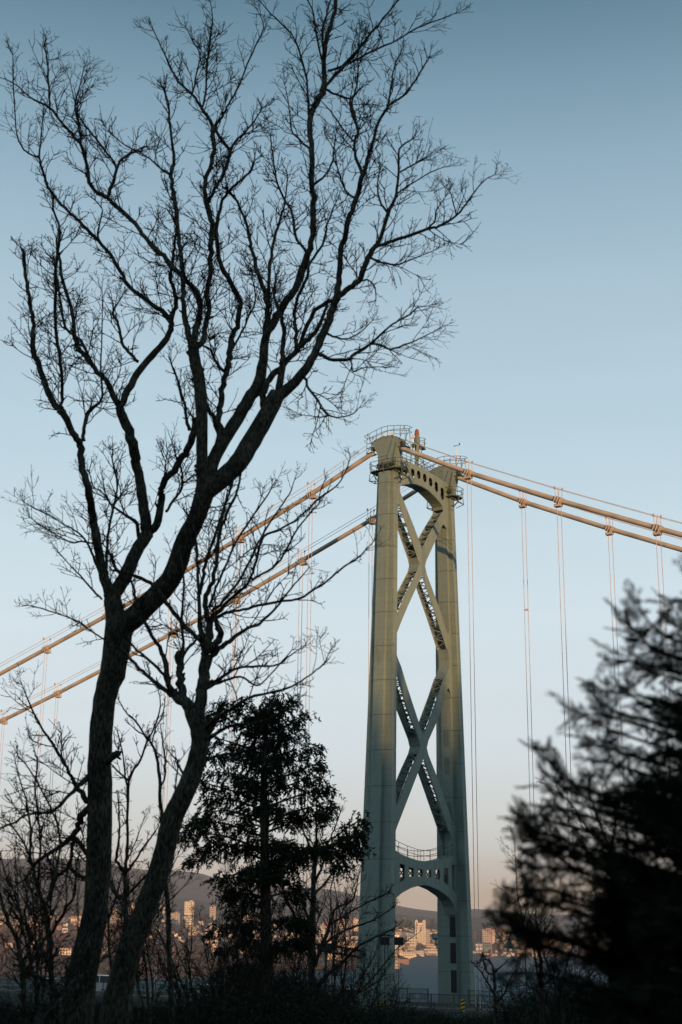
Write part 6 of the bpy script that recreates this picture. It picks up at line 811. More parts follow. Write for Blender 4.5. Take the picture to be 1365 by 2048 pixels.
# many-stemmed bare shrubs
for px_, base, top, spread, ns, lab in [(12,(63.46,-113.58,5.75),9.24,0.5,3,'bare many-stemmed shrub at the left edge of the photo'),(70,(60.09,-109.83,5.55),9.3,0.6,3,'bare many-stemmed shrub left of the thickest trunk'),(128,(62.63,-111.72,5.67),8.08,0.5,3,'low bare shrub against the thickest trunk on its left'),(225,(54.88,-102.49,5.21),9.91,0.4,4,'bare shrub just right of the thickest trunk'),(300,(53.54,-99.77,5.11),9.73,0.5,4,'bare shrub in the gap between the two big trunks'),(405,(56.51,-101.36,5.23),9.02,0.7,6,'bare shrub right of the leaning trunk'),(455,(53.82,-97.14,5.05),8.39,0.8,6,'bare shrub at the left foot of the dark conifer'),(580,(49.77,-89.0,4.72),9.17,0.7,5,'bare shrub at the right foot of the dark conifer'),(665,(48.01,-84.13,4.55),10.17,0.8,6,'bare shrub reaching up before the near tower leg'),(720,(51.03,-86.91,4.71),7.81,0.8,6,'bare shrub crossing the base of the near tower leg'),(775,(47.42,-79.68,4.42),6.03,0.8,5,'low bare shrub left of the tower arch'),(1020,(58.79,-91.27,5.04),5.81,0.5,5,'low bare shrub beside the small shrub at the far tower leg'),(1130,(67.09,-104.98,5.63),8.39,0.5,4,'bare shrub before the left edge of the blurred conifer')]:
    rr = random.Random(int(px_)); base = Vector(base); base.z = ground_z(base.x, base.y)-.05
    t = empty('bare_shrub', base, lab, 'shrub', 'bare many-stemmed shrubs'); tw_ = MB(); H = max(.8, top-base.z)
    for i in range(ns):
        d = Vector((rr.gauss(0, .12), rr.gauss(0, .12), 1)).normalized(); hh = H*rr.uniform(.6, 1.0); P = [base+Vector((rr.gauss(0, .12), rr.gauss(0, .12), 0))]
        out_ = RGT*rr.uniform(-1, 1)*spread+FWD*rr.uniform(-1, 1)*spread
        for k in range(9): d = (d+Vector((rr.gauss(0, .13), rr.gauss(0, .13), .04))+out_*.06).normalized(); P.append(P[-1]+d*hh/9)
        r0 = rr.uniform(.014, .030)*max(1, H/3.5); rad = [r0*(1-.8*k/9) for k in range(10)]
        m = MB(); m.tube(P, rad, 6); m.build('stem', MT['bark'], t, smooth=True)
        grow(tw_, P[3:], rad[3:], rr, .16, .75, .05, 2)
        for k in range(2):      # forking side stems
            j = rr.randrange(3, 7); q = P[j]; d2 = (P[j+1]-P[j]).normalized()+RGT*rr.gauss(0, .5)+FWD*rr.gauss(0, .5); Q2 = [q]
            for u in range(6): d2 = (d2.normalized()+Vector((rr.gauss(0, .12), rr.gauss(0, .12), .1))).normalized(); Q2.append(Q2[-1]+d2*hh*.4/6)
            rd = [rad[j]*.7*(1-.7*u/6) for u in range(7)]; m = MB(); m.tube(Q2, rd, 5); m.build('stem', MT['bark'], t, smooth=True); grow(tw_, Q2, rd, rr, .15, .6, .05, 2)
    tw_.build('twigs', MT['twig'], t, kind='stuff')

def leaf_mesh(name, parent, quads, mt):
    """quads: (n,4,3) array"""
    q = np.array(quads, dtype=np.float64)-np.array(where(parent)); n = len(q)
    me = bpy.data.meshes.new(name); me.vertices.add(n*4); me.vertices.foreach_set('co', q.reshape(-1))
    me.loops.add(n*4); me.loops.foreach_set('vertex_index', np.arange(n*4, dtype=np.int32)); me.polygons.add(n)
    me.polygons.foreach_set('loop_start', np.arange(0, n*4, 4, dtype=np.int32)); me.polygons.foreach_set('loop_total', np.full(n, 4, dtype=np.int32))
    me.update(calc_edges=True); me.materials.append(mt)
    o = bpy.data.objects.new(name, me); COL.objects.link(o); o.parent = parent; o['kind'] = 'stuff'; LOC[o.name] = where(parent); return o
def blade(p, d, ln, wd, rg):
    d = d/np.linalg.norm(d); s = np.cross(d, rg.normal(size=3)); s /= np.linalg.norm(s)+1e-9
    return [p-s*wd*.25, p+d*ln*.45-s*wd*.5, p+d*ln, p+d*ln*.45+s*wd*.5]
# dark conifer behind the bare trees
MBR = [((53.289,-94.516,13.243),(53.262,-94.815,12.671),(53.233,-95.115,12.468)),((52.847,-94.407,13.165),(53.046,-94.757,12.41),(53.241,-95.11,12.221)),((53.479,-94.258,13.046),(53.408,-94.651,12.61),(53.236,-95.113,12.344)),((54.449,-94.843,12.489),(53.899,-94.939,12.182),(53.248,-95.105,11.94)),((53.65,-93.952,12.15),(53.432,-94.54,11.91),(53.257,-95.099,11.625)),((53.364,-93.838,11.638),(53.306,-94.472,11.431),(53.271,-95.089,11.155)),((54.595,-94.544,11.594),(53.925,-94.822,11.217),(53.276,-95.086,10.947)),((54.721,-94.635,11.092),(54.089,-94.798,10.864),(53.287,-95.078,10.568)),((54.886,-95.137,10.64),(54.131,-95.076,10.494),(53.296,-95.072,10.259)),((54.311,-93.534,10.552),(53.876,-94.253,10.302),(53.305,-95.065,9.918)),((55.191,-94.75,9.986),(54.325,-94.854,9.825),(53.317,-95.057,9.51)),((54.774,-94.319,9.739),(54.155,-94.613,9.578),(53.325,-95.052,9.24)),((55.402,-93.444,9.642),(54.512,-94.145,8.92),(53.347,-95.036,8.435)),((55.944,-94.419,9.157),(55.058,-94.442,8.889),(53.348,-95.035,8.369)),((55.877,-94.388,8.766),(55.04,-94.416,8.891),(53.348,-95.035,8.369)),((55.515,-94.543,8.307),(54.794,-94.538,8.758),(53.351,-95.034,8.302)),((53.069,-96.091,12.854),(53.274,-95.518,12.437),(53.237,-95.112,12.325)),((52.871,-96.482,12.76),(53.169,-95.718,12.279),(53.242,-95.109,12.13)),((52.411,-96.497,12.489),(52.865,-95.777,12.154),(53.248,-95.105,11.919)),((51.458,-95.383,11.99),(52.422,-95.197,11.69),(53.264,-95.094,11.357)),((52.201,-96.369,11.256),(52.818,-95.672,11.195),(53.276,-95.085,10.939)),((52.417,-96.259,10.815),(52.839,-95.678,10.779),(53.288,-95.077,10.523)),((51.245,-95.63,10.7),(52.247,-95.367,10.422),(53.302,-95.068,10.042)),((50.882,-95.715,9.467),(51.997,-95.457,9.529),(53.329,-95.049,9.089)),((51.817,-96.717,9.089),(52.439,-95.976,9.142),(53.338,-95.042,8.751)),((51.834,-96.321,8.47),(52.346,-95.848,8.883),(53.346,-95.037,8.483)),((52.2,-96.564,9.513),(52.562,-95.946,9.813),(53.318,-95.056,9.462)),((51.848,-95.749,10.132),(52.509,-95.454,10.127),(53.309,-95.063,9.802)),((52.319,-95.808,8.752),(52.753,-95.478,8.893),(53.343,-95.039,8.617)),((53.087,-95.452,8.752),(53.191,-95.262,9.028),(53.337,-95.043,8.869)),((52.62,-95.689,7.688),(53.024,-95.335,7.96),(53.369,-95.021,7.749)),((53.773,-94.201,7.83),(53.528,-94.641,7.978),(53.369,-95.022,7.773)),((52.418,-95.187,7.041),(52.933,-95.077,7.307),(53.388,-95.008,7.106)),((52.728,-96.264,7.93),(53.073,-95.626,8.146),(53.364,-95.025,7.915)),((54.018,-95.078,8.285),(53.665,-95.069,8.491),(53.353,-95.033,8.336)),((54.576,-95.164,8.73),(53.999,-95.074,8.882),(53.342,-95.04,8.67)),((52.123,-94.776,10.761),(52.76,-94.889,10.578),(53.294,-95.073,10.351)),((53.659,-94.913,10.669),(53.467,-94.999,10.465),(53.296,-95.072,10.311)),((52.723,-95.115,11.539),(53.052,-95.064,11.244),(53.273,-95.087,11.078)),((53.452,-94.68,11.822),(53.353,-94.89,11.523),(53.266,-95.093,11.346)),((53.258,-95.388,12.596),(53.251,-95.248,12.191),(53.245,-95.107,12.077)),((52.186,-95.124,11.572),(52.782,-95.069,11.399),(53.27,-95.089,11.165)),((51.863,-95.352,6.641),(52.72,-95.114,6.779),(53.404,-94.997,6.534)),((52.527,-95.681,5.61),(53.057,-95.275,5.744),(53.433,-94.977,5.533)),((52.663,-95.243,6.385),(53.066,-95.097,6.389),(53.414,-94.99,6.209)),((53.83,-94.97,6.011),(53.54,-95.037,6.136),(53.42,-94.986,6.015))]
MTK = [(53.461,-94.958,3.477),(53.395,-95.003,6.134),(53.307,-95.064,8.767),(53.242,-95.109,10.811),(53.294,-95.073,12.21),(53.43,-94.979,12.993)]
rg = np.random.default_rng(4); rr = random.Random(4)
t = empty('cedar_tree', MTK[0], 'dark drooping conifer standing between the leaning trunk and the bridge tower', 'tree')
m = MB(); pts = [Vector(p) for p in spline([Vector(q) for q in MTK], 4)]; nn = len(pts); pts = [pts[0]-Vector((0, 0, 1.5))]+pts
m.tube(pts, [.22*(1-.93*i/nn) for i in range(nn+1)], 10); m.build('trunk', MT['bark'], t, smooth=True)
Q = []
def droop(p, d, ln, k, wd, bl):
    """hanging spray of scale leaves"""
    d = np.array(d, float); p = np.array(p, float)
    for i in range(k):
        d = d+np.array([0, 0, -.28])+rg.normal(size=3)*.16; d /= np.linalg.norm(d); p = p+d*ln/k
        for _ in range(3): Q.append(blade(p, d+rg.normal(size=3)*.55, bl*rg.uniform(.6, 1.3), wd, rg))
allb = [(a, b, c) for a, b, c in MBR]
for i in range(34):   # shorter inner branches all round
    f = rr.uniform(.25, .97); p = Vector(MTK[0]).lerp(Vector(MTK[-1]), f); p = min(pts, key=lambda q: abs(q.z-p.z)); w = (1.02-f)*1.35+.25; a = rr.uniform(0, 6.28)
    tip = p+Vector((math.cos(a)*w, math.sin(a)*w, rr.uniform(-.1, .35))); allb.append((tip[:], p.lerp(tip, .5)+Vector((0, 0, .1)), p[:]))
for a, b, c in allb:
    P = spline([c, b, a], 6); P = [Vector(q) for q in P]; n = len(P); ln = sum((y-x).length for x, y in zip(P, P[1:]))
    m = MB(); m.tube(P, [.035*(1-.85*i/n)+.004 for i in range(n)], 5, cap=False); m.build('branch', MT['bark'], t)
    for _ in range(int(9+ln*27)):
        f = 1-rg.uniform(0, 1)**1.4*.85; j = min(n-2, int(f*(n-1))); q = P[j].lerp(P[j+1], f*(n-1)-j); d = (P[j+1]-P[j]).normalized()
        sd = np.array(d)*.6+rg.normal(size=3)*.75; sd[2] = abs(sd[2])*.2
        droop(np.array(q)+rg.normal(size=3)*.09, sd, rg.uniform(.16, .5), 6, .04, .12)
leaf_mesh('foliage', t, Q, MT['needle'])
# out-of-focus conifer at the right edge
RBR = [((75.515,-120.798,8.06),(75.505,-120.367,7.885),(75.439,-119.829,7.949),(75.445,-119.387,7.965)),((75.183,-120.663,8.026),(75.17,-120.343,7.924),(75.254,-119.847,7.916),(75.437,-119.392,7.839)),((75.14,-120.206,8.094),(75.211,-119.974,8.169),(75.303,-119.668,8.154),(75.453,-119.381,8.093)),((75.299,-120.948,7.775),(75.247,-120.545,7.786),(75.281,-119.938,7.799),(75.43,-119.397,7.737)),((75.123,-120.096,8.027),(75.198,-119.898,7.997),(75.294,-119.637,7.972),(75.441,-119.389,7.908)),((75.096,-120.845,7.733),(75.154,-120.439,7.759),(75.235,-119.897,7.746),(75.425,-119.4,7.661)),((75.151,-121.171,7.568),(75.071,-120.753,7.513),(75.162,-120.057,7.481),(75.405,-119.414,7.357)),((74.946,-120.462,7.639),(75.051,-120.17,7.641),(75.191,-119.782,7.594),(75.414,-119.408,7.489)),((74.993,-120.916,7.477),(75.012,-120.538,7.496),(75.143,-119.96,7.447),(75.402,-119.416,7.317)),((74.914,-120.727,7.368),(74.92,-120.432,7.372),(75.097,-119.92,7.299),(75.392,-119.424,7.151)),((75.089,-121.093,7.246),(75.033,-120.694,7.27),(75.137,-120.038,7.215),(75.387,-119.427,7.077)),((74.796,-120.931,7.325),(74.795,-120.603,7.197),(75.012,-120.015,7.097),(75.376,-119.435,6.908)),((74.73,-120.733,7.237),(74.74,-120.471,7.166),(74.992,-119.956,7.057),(75.373,-119.437,6.865)),((74.918,-121.089,7.121),(74.887,-120.71,7.089),(75.051,-120.061,7.0),(75.37,-119.438,6.823)),((74.86,-121.008,7.034),(74.81,-120.678,7.067),(75.011,-120.052,6.965),(75.367,-119.441,6.772)),((74.862,-121.25,6.962),(74.812,-120.847,6.899),(74.995,-120.136,6.786),(75.354,-119.45,6.577)),((74.783,-121.062,6.927),(74.762,-120.711,6.872),(74.977,-120.075,6.753),(75.352,-119.451,6.544)),((74.739,-120.971,6.785),(74.76,-120.628,6.806),(74.98,-120.037,6.686),(75.348,-119.454,6.483)),((74.59,-120.709,7.007),(74.61,-120.476,6.969),(74.917,-119.971,6.836),(75.357,-119.448,6.616)),((74.635,-120.921,6.702),(74.666,-120.607,6.711),(74.929,-120.036,6.575),(75.339,-119.46,6.355)),((74.73,-121.22,6.634),(74.662,-120.865,6.495),(74.9,-120.165,6.338),(75.322,-119.472,6.088)),((74.67,-121.14,6.558),(74.64,-120.795,6.538),(74.896,-120.132,6.385),(75.325,-119.469,6.139)),((74.887,-121.354,6.704),(74.813,-120.932,6.644),(74.98,-120.183,6.513),(75.335,-119.463,6.289)),((74.685,-121.008,6.421),(74.672,-120.688,6.452),(74.918,-120.08,6.305),(75.321,-119.472,6.074)),((74.742,-121.212,6.311),(74.714,-120.83,6.346),(74.926,-120.147,6.191),(75.313,-119.478,5.951)),((74.888,-120.138,7.685),(74.994,-119.954,7.599),(75.17,-119.686,7.535),(75.409,-119.411,7.423)),((74.8,-120.32,7.517),(74.912,-120.096,7.462),(75.115,-119.761,7.385),(75.398,-119.419,7.249)),((74.663,-120.415,7.031),(74.751,-120.208,6.993),(75.009,-119.834,6.886),(75.363,-119.443,6.714)),((74.644,-120.55,6.883),(74.713,-120.319,6.799),(74.977,-119.893,6.682),(75.349,-119.453,6.494)),((74.599,-120.581,6.653),(74.669,-120.35,6.658),(74.948,-119.913,6.532),(75.338,-119.461,6.335)),((74.521,-120.513,6.518),(74.613,-120.303,6.473),(74.916,-119.899,6.341),(75.325,-119.469,6.138)),((75.151,-120.563,7.721),(75.196,-120.24,7.718),(75.268,-119.801,7.703),(75.423,-119.402,7.632)),((75.053,-120.51,7.983),(75.095,-120.225,7.88),(75.219,-119.799,7.849),(75.431,-119.396,7.754)),((74.864,-120.379,6.663),(74.962,-120.134,6.659),(75.116,-119.792,6.581),(75.346,-119.455,6.457)),((75.378,-121.3,6.568),(75.333,-120.771,6.556),(75.277,-120.063,6.499),(75.342,-119.458,6.398)),((75.518,-120.983,7.382),(75.517,-120.49,7.398),(75.424,-119.895,7.439),(75.41,-119.411,7.438)),((75.197,-120.649,6.896),(75.242,-120.291,6.832),(75.264,-119.84,6.794),(75.363,-119.443,6.719)),((75.255,-120.738,7.131),(75.288,-120.35,7.075),(75.293,-119.858,7.054),(75.381,-119.431,6.991)),((74.593,-119.982,6.9),(74.757,-119.867,6.826),(75.028,-119.677,6.728),(75.354,-119.449,6.582)),((75.517,-120.931,7.367),(75.524,-120.448,7.421),(75.432,-119.874,7.463),(75.412,-119.409,7.467)),((75.392,-121.189,6.972),(75.362,-120.68,6.931),(75.311,-120.009,6.91),(75.371,-119.438,6.84)),((74.558,-119.208,6.556),(74.806,-119.274,6.475),(75.071,-119.407,6.416),(75.338,-119.461,6.33)),((75.318,-121.01,7.041),(75.315,-120.551,7.035),(75.296,-119.95,7.015),(75.378,-119.433,6.946)),((74.925,-119.476,7.721),(75.126,-119.418,7.705),(75.266,-119.429,7.649),(75.42,-119.404,7.578)),((75.351,-120.849,7.008),(75.37,-120.416,7.031),(75.334,-119.883,7.021),(75.38,-119.432,6.973)),((74.774,-120.184,6.659),(74.9,-119.997,6.634),(75.09,-119.732,6.553),(75.344,-119.456,6.428)),((75.23,-120.87,6.611),(75.247,-120.457,6.603),(75.25,-119.922,6.55),(75.346,-119.455,6.458)),((75.213,-120.684,6.502),(75.254,-120.315,6.5),(75.259,-119.857,6.449),(75.34,-119.459,6.368)),((74.844,-120.133,6.193),(74.966,-119.949,6.13),(75.113,-119.716,6.059),(75.313,-119.478,5.954)),((75.28,-120.641,7.151),(75.326,-120.267,7.147),(75.321,-119.814,7.136),(75.387,-119.426,7.087)),((75.095,-120.517,6.622),(75.159,-120.206,6.551),(75.215,-119.812,6.495),(75.343,-119.457,6.404)),((75.128,-120.519,7.096),(75.192,-120.2,7.029),(75.247,-119.797,6.992),(75.376,-119.434,6.914)),((74.874,-119.698,7.163),(75.047,-119.603,7.049),(75.198,-119.532,6.996),(75.376,-119.434,6.917)),((74.901,-120.144,6.608),(75.022,-119.946,6.562),(75.155,-119.701,6.499),(75.342,-119.458,6.401)),((75.353,-121.357,6.322),(75.3,-120.822,6.298),(75.247,-120.096,6.211),(75.322,-119.472,6.085)),((75.403,-120.633,7.21),(75.445,-120.239,7.192),(75.39,-119.79,7.204),(75.394,-119.422,7.186)),((74.36,-119.201,6.071),(74.627,-119.298,6.023),(74.967,-119.437,5.965),(75.308,-119.482,5.869)),((74.821,-120.358,6.399),(74.919,-120.128,6.306),(75.083,-119.799,6.219),(75.322,-119.472,6.088)),((74.52,-119.36,6.863),(74.757,-119.396,6.734),(75.048,-119.461,6.652),(75.351,-119.451,6.54)),((74.687,-119.635,6.964),(74.883,-119.582,6.896),(75.109,-119.536,6.821),(75.363,-119.443,6.715)),((75.033,-119.864,7.386),(75.18,-119.705,7.316),(75.272,-119.564,7.28),(75.396,-119.42,7.221)),((75.566,-121.093,7.155),(75.549,-120.567,7.169),(75.432,-119.933,7.2),(75.394,-119.422,7.194)),((75.23,-121.342,6.792),(75.184,-120.832,6.792),(75.197,-120.101,6.729),(75.355,-119.449,6.6)),((75.455,-121.304,6.627),(75.408,-120.759,6.606),(75.322,-120.049,6.564),(75.348,-119.454,6.484)),((74.494,-119.976,6.203),(74.665,-119.879,6.189),(74.961,-119.701,6.089),(75.312,-119.478,5.94)),((75.04,-120.043,7.572),(75.166,-119.843,7.484),(75.264,-119.625,7.448),(75.407,-119.413,7.38)),((74.876,-120.118,6.344),(75.001,-119.931,6.307),(75.137,-119.701,6.241),(75.325,-119.469,6.142)),((74.947,-120.573,6.723),(75.013,-120.275,6.663),(75.135,-119.854,6.587),(75.346,-119.455,6.462)),((75.194,-121.279,6.208),(75.153,-120.791,6.155),(75.162,-120.098,6.043),(75.308,-119.481,5.884)),((74.915,-120.431,6.474),(75.001,-120.168,6.433),(75.128,-119.809,6.355),(75.332,-119.465,6.235)),((74.477,-119.238,6.608),(74.732,-119.308,6.535),(75.034,-119.426,6.463),(75.34,-119.459,6.36)),((74.532,-119.38,6.823),(74.766,-119.41,6.695),(75.051,-119.468,6.616),(75.349,-119.453,6.505)),((74.71,-120.025,6.227),(74.856,-119.885,6.165),(75.059,-119.693,6.086),(75.314,-119.477,5.968)),((75.521,-120.973,7.109),(75.516,-120.484,7.056),(75.414,-119.9,7.072),(75.385,-119.428,7.057)),((74.812,-120.269,6.613),(74.925,-120.057,6.579),(75.098,-119.76,6.499),(75.341,-119.459,6.374)),((74.569,-119.147,6.591),(74.824,-119.224,6.531),(75.084,-119.383,6.474),(75.342,-119.458,6.392)),((75.104,-120.606,6.794),(75.157,-120.274,6.703),(75.214,-119.842,6.648),(75.352,-119.451,6.553)),((75.069,-120.475,7.174),(75.146,-120.173,7.175),(75.228,-119.785,7.134),(75.385,-119.428,7.048)),((74.522,-119.711,6.601),(74.723,-119.666,6.559),(75.013,-119.591,6.47),(75.338,-119.46,6.338)),((74.385,-119.174,6.102),(74.649,-119.275,5.993),(74.978,-119.426,5.94),(75.306,-119.483,5.851)),((74.525,-119.785,6.538),(74.718,-119.724,6.524),(75.006,-119.619,6.432),(75.336,-119.462,6.297)),((74.611,-119.812,6.57),(74.794,-119.731,6.566),(75.046,-119.617,6.483),(75.34,-119.459,6.359)),((75.155,-120.509,6.718),(75.217,-120.19,6.632),(75.249,-119.799,6.587),(75.35,-119.453,6.51)),((75.321,-120.909,7.135),(75.335,-120.468,7.168),(75.315,-119.907,7.16),(75.388,-119.426,7.104)),((74.4,-119.181,7.153),(74.67,-119.272,7.043),(75.018,-119.403,6.938),(75.369,-119.439,6.803)),((74.534,-119.614,6.14),(74.741,-119.592,6.099),(75.013,-119.565,6.028),(75.311,-119.479,5.921)),((75.247,-120.984,6.296),(75.245,-120.547,6.236),(75.232,-119.972,6.157),(75.319,-119.474,6.046)),((75.131,-120.003,7.401),(75.256,-119.797,7.323),(75.309,-119.6,7.301),(75.398,-119.419,7.256)),((74.621,-119.603,6.673),(74.826,-119.567,6.65),(75.074,-119.538,6.575),(75.347,-119.455,6.467)),((74.776,-120.337,6.403),(74.881,-120.118,6.341),(75.064,-119.796,6.25),(75.324,-119.471,6.113)),((74.592,-119.453,7.245),(74.817,-119.454,7.161),(75.088,-119.476,7.071),(75.378,-119.433,6.95)),((75.432,-120.666,7.421),(75.472,-120.257,7.436),(75.411,-119.791,7.464),(75.412,-119.41,7.459)),((74.776,-119.94,6.431),(74.93,-119.807,6.416),(75.109,-119.646,6.348),(75.332,-119.465,6.245)),((75.372,-120.565,7.395),(75.425,-120.19,7.392),(75.387,-119.765,7.409),(75.407,-119.413,7.392)),((74.687,-119.201,7.122),(74.926,-119.249,6.992),(75.148,-119.379,6.927),(75.371,-119.438,6.843)),((74.863,-119.57,7.109),(75.055,-119.503,7.084),(75.208,-119.485,7.031),(75.379,-119.432,6.958)),((75.315,-120.96,7.001),(75.317,-120.514,6.946),(75.296,-119.935,6.922),(75.372,-119.437,6.852))]
RTK = [(75.309,-119.481,5.893),(75.372,-119.437,6.696),(75.4,-119.417,7.45),(75.464,-119.374,8.252),(75.531,-119.327,9.105),(75.559,-119.308,9.706)]
t = empty('conifer_tree', RTK[0], 'out-of-focus dark conifer filling the lower right edge with feathery tips', 'tree')
m = MB(); pts = [Vector(p) for p in spline([Vector(q) for q in RTK], 4)]; nn = len(pts)
pts = [pts[0]-Vector((0, 0, 1.2))]+pts; m.tube(pts, [.16*(1-.85*i/nn) for i in range(nn+1)], 10); m.build('trunk', MT['bark'], t, smooth=True)
Q = []
def feather(p, d, ln, up):
    """flat feathery spray: an axis with side twigs of fine scales"""
    d = np.array(d, float); d /= np.linalg.norm(d); p = np.array(p, float); k = max(4, int(ln/.022))
    side = np.cross(d, up+rg.normal(size=3)*.3); side /= np.linalg.norm(side)+1e-9
    for i in range(k):
        f = i/k; d = d+rg.normal(size=3)*.05+np.array([0, 0, -.012]); d /= np.linalg.norm(d); p = p+d*ln/k
        Q.append(blade(p-d*.012, d, .032, .004, rg))
        for s in (-1, 1):
            sd = d*.95+side*s*.48+rg.normal(size=3)*.1; l2 = (.030+.075*(1-f)*rg.uniform(.5, 1.2))*min(1, ln/.22)
            Q.append(blade(p, sd, l2, .0072, rg)); Q.append(blade(p+sd*l2*.35, sd+d*.6, l2*.7, .005, rg)); Q.append(blade(p+sd*l2*.3, sd+rg.normal(size=3)*.35, l2*.6, .005, rg))
for ib, (a, b, c, d_) in enumerate(RBR):
    P = [Vector(q) for q in spline([d_, c, b, a], 7)]; n = len(P)
    m = MB(); m.tube(P, [.016*(1-.9*i/n)+.0015 for i in range(n)], 5, cap=False); m.build('branch', MT['bark'], t)
    feather(P[-3], (P[-1]-P[-4]), (P[-1]-P[-4]).length*1.3, np.array([0, 0, 1.]))
    for _ in range((20 if a[2] > 7.464 else 30) if ib < 33 else 46):
        f = 1-rg.uniform(0.02, .75); j = min(n-2, int(f*(n-1))); q = P[j].lerp(P[j+1], f*(n-1)-j); dd_ = np.array((P[j+1]-P[j]).normalized())
        sd = dd_*.9+rg.normal(size=3)*.34+np.array([0, 0, .1])
        feather(q, sd, rg.uniform(.10, .30)*(1.15-.5*f), np.array([0, 0, 1.])+rg.normal(size=3)*.4)
leaf_mesh('foliage', t, Q, MT['needle'])

